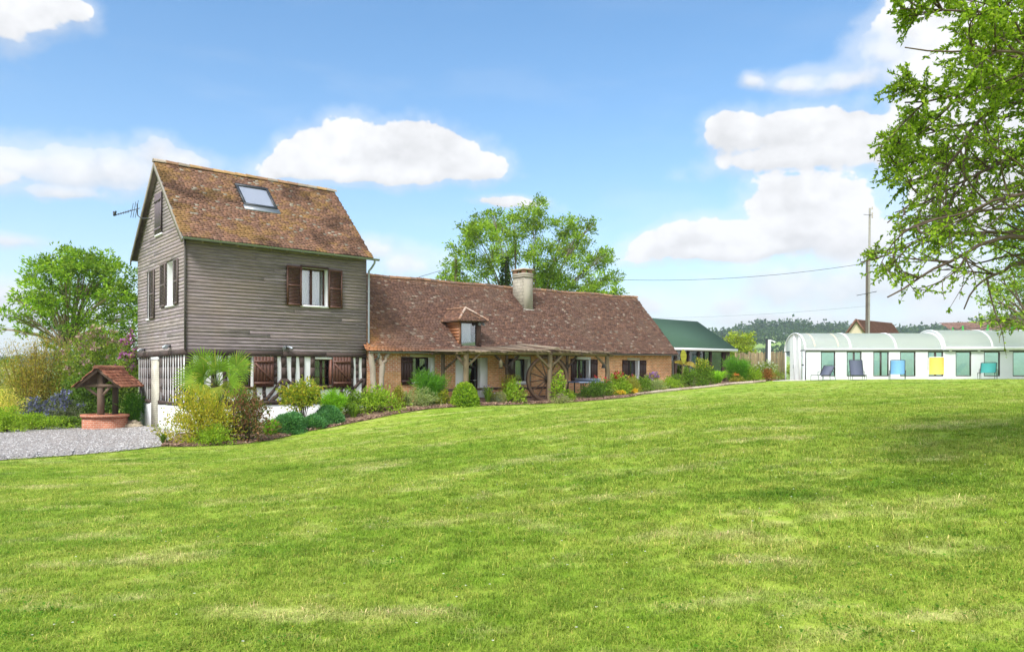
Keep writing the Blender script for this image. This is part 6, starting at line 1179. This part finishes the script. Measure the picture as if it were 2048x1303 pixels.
# --- the big tree overhanging from the right
def big_tree():
    r = rng_(500); base = np.array([8.0, 9.0, gz(8.0, 9.0)]); t = thing('overhanging_tree', 'big spreading tree overhanging the lawn from the right edge with leafy twigs', 'tree', tuple(base))
    A = lambda *q: np.array([at(*p) for p in q])
    hub = base+np.array([-.1, -.1, 2.0]); limbs = [
        (A((2260,575,8.7),(2150,520,8.3),(2048,472,8.0),(1960,490,7.8),(1905,520,7.7),(1850,555,7.6),(1775,594,7.5)), .062, .55), (A((2260,520,9),(2150,480,9),(2048,470,9),(1905,470,8.8),(1830,484,8.6),(1765,508,8.4),(1722,524,8.3)), .05, .95), (A((2260,600,8.8),(2160,560,8.6),(2048,533,8.4),(1985,552,8.2),(1945,592,8.1),(1928,618,8.1)), .055, .28),
        (A((2300,400,8.8),(2150,250,8.5),(2048,168,8.2),(1960,175,8),(1900,192,7.9),(1810,205,7.8)), .06, 1.5), (A((2300,350,8.9),(2100,190,8.8),(2020,178,8.6),(1935,272,8.3),(1900,330,8.2),(1830,400,8.0),(1775,445,7.9)), .055, .8), (A((2300,420,9),(2120,310,9),(2048,295,8.8),(1960,340,8.5),(1880,395,8.3),(1790,425,8.2)), .05, .8),
        (A((2300,150,8.5),(2100,30,8),(2030,10,7.8),(1930,8,7.6),(1800,18,7.5)), .05, 1.5), (A((2300,300,9.3),(2120,220,9.4),(2000,240,9.4),(1900,258,9.3),(1775,285,9.2)), .05, 1.5), (A((2250,60,8.8),(2100,-80,8.6),(1950,-70,8.4),(1790,-10,8.2)), .05, 1.5), (A((2300,380,8),(2150,360,7.6),(2000,395,7.3),(1890,430,7.2),(1800,462,7.1)), .045, .6),
        (A((2300,250,7.6),(2150,130,7.2),(2000,110,7.0),(1900,100,6.9),(1810,95,6.8)), .045, 1.5), (A((2300,330,9.8),(2150,350,9.8),(2000,330,9.7),(1880,320,9.6),(1765,335,9.5)), .045, 1.5), (A((2300,440,8.6),(2170,420,8.2),(2060,410,8.0),(1960,420,7.9),(1870,445,7.8)), .05, .6), (A((2280,540,9.6),(2160,500,9.8),(2060,500,9.8),(1960,520,9.7),(1880,540,9.6)), .04, .4)]
    for k in range(9):
        a = r.uniform(-.9, 2.6); e = np.array([math.cos(a), math.sin(a), 0])*r.uniform(2.0, 3.6); z = r.uniform(.6, 4.2); limbs.append((np.array([hub+e*s+np.array([0, 0, z*math.sqrt(s)]) for s in (.2, .5, .8, 1)]), .06, .8))
    edge = [(-300, 1820), (-60, 1745), (0, 1752), (20, 1762), (60, 1790), (110, 1792), (150, 1800), (195, 1750), (215, 1745), (250, 1775), (285, 1736), (330, 1738), (380, 1762), (430, 1772), (470, 1748), (505, 1712), (533, 1706), (555, 1740), (598, 1775), (640, 1935), (700, 1990)]
    def out(p):
        py = HOR-(p[..., 2]-EYE)/8.0*FPX; xm = (np.interp(py, [q[0] for q in edge], [q[1] for q in edge])-CXP)/FPX*8.0; return (p[..., 0]*8.0/np.maximum(p[..., 1], 5) < xm)
    m = MB(); bc = np.array([.115, .085, .062]); s = np.linspace(0, 1, 6)[:, None]; m.tube(base*(1-s)+hub*s-np.array([0, 0, .3])*(1-s), np.linspace(.30, .22, 6), 12, bc, False); m.tube([hub, hub+np.array([-.2, -.2, 1.2]), hub+np.array([-.5, -.1, 2.8])], [.2, .14, .08], 10, bc, False)
    LP = []; LD = []
    def bend(P, n):
        d = np.concatenate([[0], np.cumsum(np.linalg.norm(np.diff(P, axis=0), axis=1))]); u = np.linspace(0, d[-1], n); return np.stack([np.interp(u, d, P[:, i]) for i in range(3)], 1), d[-1]
    def twig(p, d, L, dens):
        if dens < .9 and r.random() < .3: return
        n = 4; u = np.linspace(0, 1, n)[:, None]; cv = r.normal(size=3)*.25*L; Q = p+d*L*u+cv*u**2*.6+np.array([0, 0, -.10*L])*u**2
        if out(Q[1]): return
        if out(Q[-1]): Q = Q[:2]; L = L*.35
        m.tube(Q, np.linspace(.005, .0018, len(Q)), 4, bc*1.15, False)
        k = max(5, r.poisson(29*dens*L/.3))
        if k:
            w_ = r.uniform(.12, 1.05, k); q = p+d*L*w_[:, None]+cv*(w_[:, None]**2)*.6+np.array([0, 0, -.10*L])*(w_[:, None]**2); ok = ~out(q); q = q[ok]; LP.append(q); LD.append(unit(d+r.normal(size=(len(q), 3))*.75+np.array([0, 0, -.25])))
    for P, rad, dens in limbs:
        P = np.concatenate([[hub+(P[0]-hub)*.25], P]) if np.linalg.norm(P[0]-hub) > .5 else P; Q, L = bend(P, 22); w = np.cumsum(r.normal(size=(22, 3))*.016, 0); w -= np.linspace(0, 1, 22)[:, None]*w[-1]; Q = Q+w; m.tube(Q, np.linspace(rad*.8, rad*.12, 22), 8, bc*r.uniform(.85, 1.15), False); T = unit(np.gradient(Q, axis=0))
        for k in range(int(L*5.6*min(1, .35+.65*dens))):
            i = int(r.uniform(.18, 1)*21); d = unit(T[i]+unit(np.cross(T[i], r.normal(size=3)))*r.uniform(.6, 1.15)+np.array([0, 0, .12])); l2 = r.uniform(.35, 1.0)*(1.15-.45*i/21); n2 = 7; u = np.linspace(0, 1, n2)[:, None]; c2 = r.normal(size=3)*.2*l2; S = Q[i]+d*l2*u+c2*u**2
            o = out(S)
            if o[:4].any(): continue
            if o.any(): S = S[:int(np.argmax(o))-1]
            m.tube(S, np.linspace(.0125, .004, len(S)), 5, bc, False); T2 = unit(np.gradient(S, axis=0))
            for q in range(int((6+l2*9)*min(1, .3+dens*.7))):
                j = r.integers(1, len(S)); d2 = unit(T2[j]*.8+unit(r.normal(size=3))*.8); twig(S[j], d2, r.uniform(.14, .38), dens)
            twig(S[-1], T2[-1], r.uniform(.2, .4), dens)
    m.obj('trunk', M['bark'], t, True); P = np.concatenate(LP); D = np.concatenate(LD); n = len(P); tone = .75+.5*fbm(P[:, 0]*1.6+20, P[:, 2]*1.6+P[:, 1]*1.3+9, 33, 3); m = MB(); m.leaves(P, D, .047*r.uniform(.5, 1.35, n), .026*r.uniform(.6, 1.25, n), pick('tree', n, r, .25)*tone[:, None], r, .22); m.obj('crown', M['leaf'], t); print('big tree leaves', n)
big_tree()

# --- left border beside the drive
shrub('shrub', 'rounded bright green shrub at the left edge of the drive', 12, 866, 80, 54, 'bright', (.075, .04), Y=28.4, lumps=10)
shrub('shrub', 'cream variegated shrub at the left edge above the rounded green one', 8, 850, 92, 78, 'varieg', (.07, .04), Y=31)
shrub('low_hedge', 'low green ground cover hedge along the back of the gravel drive', 70, 862, 120, 32, 'bright', (.07, .04), Y=29.6, cat='hedge', lumps=12, deep=.3)
shrub('low_hedge', 'low dark green hedge running up to the brick well', 138, 852, 80, 26, 'mid', (.07, .04), Y=30.4, cat='hedge', lumps=10, deep=.3)
shrub('blue_shrub', 'blue flowered shrub behind the low hedge, left of two', 72, 848, 84, 58, 'blue', (.06, .03), Y=31.6, flowers=([(.15,.16,.33),(.19,.20,.37),(.12,.13,.26)], 80, .17), pal2='blue')
shrub('blue_shrub', 'larger blue flowered shrub behind the low hedge, nearer the well', 122, 846, 78, 66, 'blue', (.06, .03), Y=31.9, flowers=([(.16,.17,.35),(.20,.21,.40),(.13,.14,.28)], 90, .18), pal2='blue')
def bamboo():
    r = rs(); b = along(72, 34.5); k = b[1]/FPX; t = thing('golden_bamboo', 'golden feathery bamboo with upright yellow canes behind the blue shrubs', 'bamboo', tuple(b)); m = MB(); P = []; D = []
    for s in range(120):
        x0 = r.normal()*.42; x1 = x0*2.1+r.normal()*.35; h = (842-r.uniform(672, 740))*k; y0 = r.normal()*.3; q = np.linspace(0, 1, 6)[:, None]; L = b+np.concatenate([x0+(x1-x0)*q**1.6, y0+q*r.normal()*.4, h*q], 1); m.tube(L, np.linspace(.014, .005, 6), 5, np.array([.24, .19, .06])*r.uniform(.6, 1.3), False)
        n = 75; u = r.uniform(.38, 1.05, n)[:, None]; P.append(b+np.concatenate([x0+(x1-x0)*u**1.6, y0+0*u, h*u], 1)+r.normal(size=(n, 3))*np.array([.17, .17, .14])); D.append(unit(r.normal(size=(n, 3))+np.array([0, 0, .2])))
    m.obj('cane', M['leaf'], t); P = np.concatenate(P); n = len(P); m = MB(); m.leaves(P, np.concatenate(D), .13*r.uniform(.6, 1.3, n), .028, pick('bamboo', n, r), r); m.obj('foliage', M['leaf'], t)
bamboo()
shrub('hawthorn', 'white flowering hawthorn at the far left edge', -8, 812, 90, 110, 'pale', (.08, .05), Y=37, cat='tree', flowers=([(.62,.62,.56),(.5,.52,.42)], 50, .16), lumps=12)
shrub('lilac', 'large lilac with faded pink and cream blossom above the well', 188, 842, 142, 190, 'lilac', (.10, .06), Y=35, cat='tree', lumps=18, flowers=([(.44,.30,.27),(.52,.42,.34),(.36,.22,.22)], 75, .26), cover=2.8, bare=.2)
shrub('lilac', 'lilac with bright purple blossom against the tower corner', 258, 852, 64, 172, 'lilac', (.10, .055), Y=33.2, cat='tree', lumps=15, flowers=([(.42,.13,.36),(.52,.20,.46),(.34,.09,.30)], 42, .24), cover=3.0, bare=.15)
shrub('laurel', 'dense dark laurel hedge behind the wishing well', 205, 850, 145, 112, 'dark', (.13, .075), Y=33.0, cat='hedge', lumps=16, cover=4.2, deep=.35)
shrub('laurel', 'mid green bush filling the gap behind the blue shrubs', 135, 848, 80, 105, 'mid', (.12, .07), Y=36.5, cat='hedge', lumps=12, cover=3.5, deep=.5)
plume('juniper', 'soft dark green juniper between the well and the tower wall', 266, 854, 40, 74, 'fennel2', 5200, Y=30.6, fine=(.16, .02), ns=16, cat='shrub')
r = rng_(61)
for k, (px, py, s) in enumerate(((252, 857, .13), (262, 856, .15), (272, 855, .14), (279, 854, .11), (258, 851, .12), (268, 850, .13), (276, 849, .10))):
    p = along(px, 30.1+(.25 if k > 3 else 0)); m = MB(); d = unit(r.normal(size=(60, 3))); V = []; th = np.linspace(0, math.pi, 6); m.lathe([(max(.001, math.sin(a)*s*1.35), -math.cos(a)*s*.8) for a in th], (p[0], p[1], p[2]+s*(.5 if k < 4 else 1.5)), 9, np.array([.42, .35, .25])*r.uniform(.8, 1.15)); m.v[0] += r.normal(size=m.v[0].shape)*s*.12
    tag(m.obj('rubble_stone', M['stone']), 'pale rubble stone in the low heap between the well and the tower wall', 'stone', 'rubble stones beside the well')

shrub('privet', 'dense mid green bushes at the far left edge behind the golden bamboo', 14, 850, 130, 112, 'mid', (.12, .07), Y=40, cat='hedge', lumps=14, cover=3.8, deep=.6)
# --- bed in front of the tower
def palm():
    r = rng_(81); b = spot(432, 872); b[1] = 25.75; b = along(436, 25.75); k = b[1]/FPX; t = thing('fan_palm', 'fan palm with big green fronds before the half timbered corner', 'palm', tuple(b)); top = np.array([b[0]-.05, b[1], hgt(772, b[1])])
    m = MB(); s = np.linspace(0, 1, 10)[:, None]; m.tube(b*(1-s)+top*s, .12+.02*np.sin(np.linspace(0, 30, 10)), 10, (.15, .11, .07)); m.obj('trunk', M['bark'], t); n = 900; u = r.random(n); P = b*(1-u[:, None])+top*u[:, None]; a = r.random(n)*6.28; P = P+np.stack([np.cos(a), np.sin(a), 0*a], 1)*.12; m = MB(); m.leaves(P, unit(np.stack([np.cos(a)*.6, np.sin(a)*.6, 0*a+.8], 1)), .16, .02, np.array([.2, .14, .08])*r.uniform(.5, 1.3, (n, 1)), r); m.obj('trunk_fibre', M['bark'], t)
    # where each fan opens, which way it points (across, towards the viewer, up) and how long its segments are, in metres about the crown
    o = lambda px, py, dy: np.array([(px-436)*k, dy, (772-py)*k])
    spec = [(o(445, 737, -.45), (.05, -.25, 1), .80), (o(412, 728, -.1), (-.62, -.1, .78), .70), (o(476, 732, .0), (.72, -.1, .68), .72), (o(394, 757, -.2), (-1, -.2, .10), .76), (o(470, 762, -.4), (.92, -.3, .25), .66), (o(398, 742, .2), (-.75, .2, .62), .62), (o(440, 742, .5), (-.15, .6, .8), .8), (o(462, 740, .5), (.5, .6, .65), .75), (o(420, 745, .4), (-.6, .6, .5), .7),
        (o(415, 765, -.35), (-.75, -.45, -.25), .62), (o(452, 772, -.45), (.35, -.6, -.45), .55), (o(432, 775, -.3), (-.25, -.5, -.65), .50), (o(466, 778, .1), (.7, .1, -.45), .5), (o(404, 775, .1), (-.6, .2, -.6), .48), (o(488, 790, -.3), (.9, -.25, -.12), .5), (o(440, 785, -.35), (.05, -.5, -.9), .45), (o(455, 748, -.6), (.35, -.8, .35), .55), (o(425, 750, -.6), (-.35, -.8, .35), .55)]
    for hub_, f, R_ in spec:
        e = top+hub_; f = unit(np.array(f, float)); dz = f[2]; m = MB(); q = np.linspace(0, 1, 5)[:, None]; m.tube(top+(e-top)*q+np.array([0, 0, .06])*np.sin(q*3.14), np.linspace(.017, .010, 5), 5, (.18, .25, .06), False)
        side = unit(np.cross(f, (0, -1, .35))); nn = np.cross(side, f); ns = 21; A = np.linspace(-1.75, 1.75, ns); V = []; C = []; tone = r.uniform(.8, 1.25)
        yel = np.array([.55, .45, .08]) if dz < -.2 else np.array([.17, .30, .035])
        for a in A:
            dr = f*math.cos(a)+side*math.sin(a); L = R_*(1.0-.10*abs(a))*r.uniform(.93, 1.05); lat = unit(np.cross(dr, nn)); w_ = .024; p0 = e; p1 = e+dr*L*.55+nn*.02; p2 = e+dr*L*.82-np.array([0, 0, .015]); p3 = e+dr*L-np.array([0, 0, .09*L]); V += [p0-lat*.004, p0+lat*.004, p1+lat*w_+nn*.006, p1-lat*w_+nn*.006, p2+lat*w_*.55, p2-lat*w_*.55, p3]; c = (np.array([.15, .27, .022])*r.uniform(.75, 1.3) if r.random() > .12 else np.array([.30, .35, .05]))*tone; c = c*.75+yel*.25 if dz < -.2 else c; C += [c]*4+[c*1.1]*2+[c*1.3+.03]
        ix = np.arange(ns)[:, None]*7; m.add(V, np.concatenate([ix+np.array([[0, 1, 2, 3]]), ix+np.array([[3, 2, 4, 5]])]), np.array(C)); off = m.n-len(V); m.f[3].append(off+ix+np.array([[5, 4, 6]])); m.obj('frond', M['leaf'], t)
palm()
shrub('golden_shrub', 'large golden yellow leaved shrub at the corner of the bed by the drive', 402, 892, 124, 108, 'gold', (.095, .042), Y=23.6, lumps=16, cover=3.2, pal2='gold', sub=26, loose=1.12, upl=.8, bare=.03)
shrub('shrub', 'low green shrub spilling under the golden one at the lawn edge', 424, 893, 70, 44, 'bright', (.06, .03), Y=23.1, lumps=8)
shrub('purple_shrub', 'dark shrub with purple bronze young leaves beside the golden shrub', 494, 884, 96, 100, 'purple', (.095, .052), Y=24.2, lumps=12, cover=3.4, pal2='purple', sub=22, bare=.02)
shrub('shrub', 'loose pale green climbing shrub rising between the palm and the plank shutter', 506, 866, 34, 96, 'olive', (.06, .025), Y=25.6, lumps=9, cover=.6, loose=1.3)
straps('iris_tuft', 'tuft of green strap leaves at the gravel edge of the bed', 328, 893, 24, 26, 'mid', 70, .025, Y=23.2)
plume('fennel', 'small bright fennel beside the purple shrub', 541, 868, 26, 32, 'fennel', 2400, fine=(.16, .012), Y=25.6)
G = 'cushion plants in the tower bed'
dome('santolina', 'widest grey green santolina cushion under the bay tree', 578, 857, 62, 42, 'santo', group=G, Y=26.2, n=11000); dome('santolina', 'small grey green santolina cushion between two larger ones', 628, 851, 42, 29, 'santo', group=G, Y=27.0, n=7000); dome('santolina', 'pale little santolina cushion tucked behind the small one', 648, 843, 36, 28, 'santo', group=G, Y=27.6, n=6000); dome('santolina', 'tall dark green santolina cushion right of the bay tree', 658, 839, 50, 40, 'santo', group=G, Y=27.9, n=9000)
shrub('bay_tree', 'small bay tree with yellow green leaves and a short forked trunk', 606, 852, 84, 98, 'bay', (.11, .05), Y=27.4, cat='tree', lumps=15, cover=2.8, bare=.30, pal2='bay', sub=20)
plume('fennel', 'bright green billowing fennel between the bay tree and the round leaved shrubs', 664, 832, 44, 62, 'fennel', 6500, fine=(.22, .014), Y=28.6, ns=14)
straps('iris_tuft', 'dark tuft of strap leaves at the mulch edge below the big shrubs', 707, 829, 32, 34, 'mid', 130, .026, Y=28.9)
shrub('hydrangea', 'dark green shrub under the tower window shutter', 700, 828, 48, 54, 'mid', (.10, .055), Y=29.7, lumps=8)
shrub('hydrangea', 'broad bright green leafy shrub at the foot of the forked trunk', 752, 824, 92, 56, 'bright', (.11, .05), Y=29.9, lumps=14, cover=3.4)
shrub('shrub', 'yellow green thin shrub on the right flank of the broad leafy one', 796, 815, 26, 48, 'olive', (.06, .03), Y=30.6, lumps=6)
straps('grass_tuft', 'pale arching grass tuft before the brick wall', 811, 812, 30, 36, 'artem', 90, .02, Y=30.9)
shrub('artemisia', 'silvery grey green feathery shrub before the first cottage window', 844, 813, 60, 38, 'artem', (.09, .028), Y=31.0, lumps=11, cover=3.2)
plume('fennel', 'tall dark green fennel hiding the first cottage window', 857, 800, 62, 72, 'fennel2', 9000, fine=(.24, .014), Y=31.6, ns=18)
shrub('shrub', 'small upright light green shrub right of the silvery one', 886, 812, 22, 34, 'bay', (.06, .03), Y=31.3, lumps=6)
dome('clipped_shrub', 'rounded dense green clipped shrub at the lawn edge before the door', 930, 815, 52, 52, 'bright', (.10, .065), 2600, Y=31.2, rough=.02)
r = rs()
straps('grass_tuft', 'tall grass tuft with mauve flower spikes left of the lavender', 976, 810, 28, 36, 'mid', 130, .018, Y=32.2, flowers=([(.30,.24,.36)], 22, .06))
dome('lavender', 'low silvery lavender mound before the pergola rails', 997, 810, 30, 24, 'grey', (.09, .012), 3600, Y=32.6)
shrub('perennial', 'tall leafy perennial with feathery buff plumes under the lantern', 1026, 812, 44, 46, 'bright', (.10, .05), Y=32.9, lumps=9, cat='plant', lift=.0)
plume('astilbe', 'feathery buff flower plumes standing above the leafy perennial', 1014, 806, 36, 62, 'bamboo', 1500, Y=33.3, fine=(.12, .016), ns=12, cat='plant', bare=.45)
shrub('climbing_vine', 'bright green vine climbing the middle pergola post beside the big wheel', 1116, 806, 26, 66, 'bright', (.10, .065), Y=34.0, lumps=9, cover=2.2, cat='vine', loose=1.1)
shrub('sage', 'pinkish grey low sage at the foot of the vine', 1122, 806, 36, 16, 'grey', (.06, .025), Y=33.7, lumps=7, cat='plant', flowers=([(.34,.22,.26)], 24, .05))
shrub('shrub', 'low green shrub right of the vine with upright shoots', 1138, 803, 24, 24, 'bright', (.06, .03), Y=34.5)
shrub('rose_bush', 'dark green rose bush before the table tennis table', 1180, 802, 48, 34, 'dark', (.07, .04), Y=35.4, lumps=9, cover=3.6)
shrub('rose_bush', 'mid green rose bush between the table and the right pergola post', 1202, 799, 44, 42, 'mid', (.07, .04), Y=35.9, lumps=9, flowers=([(.55,.04,.06)], 3, .14))
shrub('peony', 'peony bush with crimson blooms right of the pergola post', 1236, 795, 52, 46, 'bright', (.10, .045), Y=36.6, lumps=10, cat='plant', flowers=([(.46,.015,.035),(.36,.01,.03)], 6, .2), fpart='crimson_blooms')
for px, py, Y, w_, lab in ((1238, 799.5, 36.2, 34, 'yellow flowering ground cover at the lawn edge, left of two patches'), (1270, 797, 36.6, 14, 'small yellow flower patch at the end of the log edging')): shrub('yellow_flowers', lab, px, py, w_, 10, 'lime', (.05, .03), Y=Y, cat='plant', lumps=6, flowers=([(.75,.50,.03),(.82,.62,.06)], 60, .09), pal2='lime')
shrub('shrub', 'grey green thyme like shrub above the yellow flowers', 1258, 797, 40, 38, 'olive', (.05, .016), Y=37.0, lumps=9, cover=2.6)
shrub('shrub', 'leafy green shrub below the last cottage window', 1282, 790, 40, 34, 'mid', (.08, .04), Y=38.2)
shrub('rose_bush', 'low rose bush with crimson flowers on the window sill side', 1262, 784, 26, 34, 'bright', (.07, .04), Y=39.6, flowers=([(.45,.03,.07)], 8, .13))
shrub('lavender', 'tall plant with bright violet flower heads against the brick wall', 1304, 784, 30, 42, 'olive', (.07, .03), Y=39.4, cat='plant', flowers=([(.36,.16,.55),(.44,.22,.62)], 26, .12))
shrub('shrub', 'grey green bushy shrub below the violet flowers', 1312, 787, 40, 26, 'artem', (.06, .028), Y=38.8); shrub('shrub', 'bright green low shrub at the cottage corner, left of the pot', 1338, 783, 40, 26, 'bright', (.07, .03), Y=39.8); shrub('shrub', 'mounded fresh green shrub before the cottage corner downpipe', 1352, 780, 36, 32, 'mid', (.07, .035), Y=40.6)
shrub('shrub', 'taller green shrub at the foot of the banana plant', 1378, 778, 36, 42, 'mid', (.08, .04), Y=41.2); shrub('shrub', 'tall leafy shrub before the garden room panes', 1404, 774, 44, 52, 'mid', (.09, .045), Y=42.2, pal2='bay', lumps=11)
dome('clipped_shrub', 'small rounded green bush by the log edging under the tall leafy shrub', 1405, 773, 24, 17, 'mid', (.07, .04), 1300, Y=41.3); straps('grass_tuft', 'bright green fine grass clump under the garden room corner', 1434, 770, 46, 30, 'fennel', 420, .02, Y=43.0, arch=.7)
shrub('orange_flowers', 'tiny orange flowered plant inside the log edging', 1330, 780.5, 7, 6, 'bright', (.05, .03), Y=39.5, cat='plant', lumps=3, flowers=([(.75,.26,.03)], 10, .06))
plume('fennel', 'large soft fennel beside the garden room corner post', 1476, 766, 54, 50, 'fennel2', 7000, fine=(.28, .018), Y=44.4, ns=16); shrub('shrub', 'deep green leafy bush right of the large fennel', 1507, 765, 30, 30, 'bright', (.08, .035), Y=44.4, lumps=8); shrub('orange_flowers', 'low plant with orange flowers between the fennel and the bush', 1474, 766, 26, 16, 'olive', (.06, .03), Y=43.9, cat='plant', flowers=([(.70,.26,.06)], 5, .14))
shrub('rusty_shrub', 'rusty red spiky leaved shrub at the path end of the bed', 1535, 760, 28, 26, 'rust', (.14, .035), Y=45.2, lumps=8, upl=.8, cover=2.4, pal2='rust'); shrub('white_flowered_shrub', 'loose white flowered shrub behind the rusty one and the shower', 1530, 759, 56, 38, 'lilac', (.07, .04), Y=47.0, lumps=10, flowers=([(.66,.66,.6)], 50, .10)); shrub('shrub', 'yellow green bush beyond the garden room corner', 1478, 760, 52, 40, 'lime', (.09, .05), Y=52, lumps=9)
def banana():
    r = rng_(91); b = along(1367, 42.6); t = thing('banana_plant', 'young banana plant with one upright yellow leaf and two drooping leaves', 'banana plant', tuple(b)); top = np.array([b[0], b[1], hgt(731, b[1])]); m = MB(); m.tube([b, b*.5+top*.5, top], [.10, .085, .05], 9, (.34, .27, .14)); m.obj('stem', M['leaf'], t, True)
    def leaf(path, wd, col):
        P = np.array(path, float); n = 12; u = np.linspace(0, 1, n); P = np.stack([np.interp(u, np.linspace(0, 1, len(P)), P[:, i]) for i in range(3)], 1); T = unit(np.gradient(P, axis=0)); s = unit(np.cross(T, (0, 1, .2))); w_ = wd*np.sin(np.clip(u*1.05-.05, 0, 1)*math.pi)**.6; m = MB(); V = np.concatenate([P-s*w_[:, None]+np.array([0, -.05, 0])*w_[:, None]*3, P, P+s*w_[:, None]+np.array([0, -.05, 0])*w_[:, None]*3]); k = np.arange(n-1); c = np.array(col)*(1+.15*np.sin(np.arange(3*n)*2.1))[:, None]; m.add(V, np.concatenate([np.stack([k, k+1, k+n+1, k+n], 1), np.stack([k+n, k+n+1, k+2*n+1, k+2*n], 1)]), c); m.obj('leaf', M['leaf'], t)
    k = b[1]/FPX; o = lambda px, py, dy=0: (b[0]+(px-1367)*k, b[1]+dy, hgt(py, b[1])); leaf([o(1367, 728), o(1367, 712), o(1366, 698)], .17, (.42, .42, .06)); leaf([o(1366, 730), o(1358, 723, -.2), o(1345, 724, -.4)], .10, (.46, .36, .08)); leaf([o(1368, 729), o(1378, 726, -.2), o(1396, 737, -.4)], .12, (.48, .36, .10)); leaf([o(1368, 728), o(1373, 722, .3), o(1376, 726, .5)], .08, (.36, .34, .06))
banana()
# flower pot and rose blooms
p = along(1383, 41.6); t = thing('stone_pot', 'small rounded stone pot among the shrubs by the log edging', 'pot', tuple(p)); m = MB(); m.lathe([(.0, 0), (.13, 0), (.19, .12), (.20, .22), (.15, .28), (.13, .27), (.12, .2)], tuple(p), 14, (.42, .36, .27)); m.obj('pot', M['stone'], t, True)
# logs edging the bed
E_ = [spot(*q) for q in ((1271, 791), (1300, 787), (1330, 783.5), (1362, 780.2), (1384, 778), (1405, 776), (1436, 772.5), (1450, 770.5), (1474, 768.2), (1506, 766), (1530, 763.5))]
for k in range(len(E_)-1):
    a, b = E_[k]+np.array([0, 0, .05]), E_[k+1]+np.array([0, 0, .05]); d = unit(b-a); m = taper([a+d*.02, b-d*.02], .085, .075, 9, 200+k, (.46, .37, .30) if k % 3 else (.38, .29, .22), 6, .02)
    tag(m.obj('edging_log', M['oldwood']), 'pale weathered log laid end to end along the lawn edge of the bed', 'log', 'logs edging the flower bed')
# wild daisies in the lawn
r = rng_(95); n = 260; x = r.uniform(-4, 6, n); y = r.uniform(4.4, 13, n); k = np.abs(x) < .66*y; x = x[k]; y = y[k]; P = np.stack([x, y, ground_z(x, y)+.04], 1); n = len(P); m = MB(); Q = np.repeat(P, 6, 0); a = np.tile(np.arange(6)/6*6.28, n); m.leaves(Q, np.stack([np.cos(a), np.sin(a), .25+0*a], 1), .009, .006, np.where(np.repeat(r.random(n) < .12, 6)[:, None], [[.7, .55, .05]], [[.75, .75, .72]]), r, .05); tag(m.obj('daisies', M['petal']), 'scattered tiny white daisies in the mown grass', 'daisies', None, 'stuff')
# clover and broad leaved weeds between the blades
r = rng_(97); cx_ = r.uniform(-7, 8, 240); cy_ = r.uniform(3.9, 14, 240)**1.0; n = 14000; i = r.integers(0, 240, n); sg = r.uniform(.08, .38, 240)[i]; x = cx_[i]+r.normal(size=n)*sg; y = cy_[i]+r.normal(size=n)*sg; k = (np.abs(x) < .7*y+.3) & (y > 3.6); x = x[k]; y = y[k]; n = len(x)
P = np.stack([x, y, ground_z(x, y)+r.uniform(.008, .035, n)], 1); a = r.random(n)*6.28; D = unit(np.stack([np.cos(a), np.sin(a), r.uniform(.0, .7, n)], 1)); m = MB(); m.leaves(P, D, r.uniform(.014, .034, n), r.uniform(.012, .026, n), np.array([.075, .19, .014])*r.uniform(.7, 1.5, (n, 1)), r, .1, np.tile([0, 0, 1.], (n, 1))+r.normal(size=(n, 3))*.25)
tag(m.obj('clover', M['leaf']), 'patches of darker clover and broad leaved weeds in the lawn', 'clover', None, 'stuff')
# ---------------------------------------------------------------- the air over the valley
def haze():
    m = bpy.data.materials.new('haze'); m.use_nodes = True; nt = m.node_tree; nt.nodes.clear(); o = nt.nodes.new('ShaderNodeOutputMaterial'); v = nt.nodes.new('ShaderNodeVolumePrincipled')
    v.inputs['Color'].default_value = (.80, .88, 1.0, 1); v.inputs['Density'].default_value = .00030; v.inputs['Anisotropy'].default_value = .2; nt.links.new(v.outputs[0], o.inputs['Volume'])
    b = MB(); b.box((-2700, -2700, -40), (2700, 2700, 110)); h = b.obj('haze', m); tag(h, 'thin blue haze lying over the valley and the far hills', 'haze', None, 'stuff')
haze()
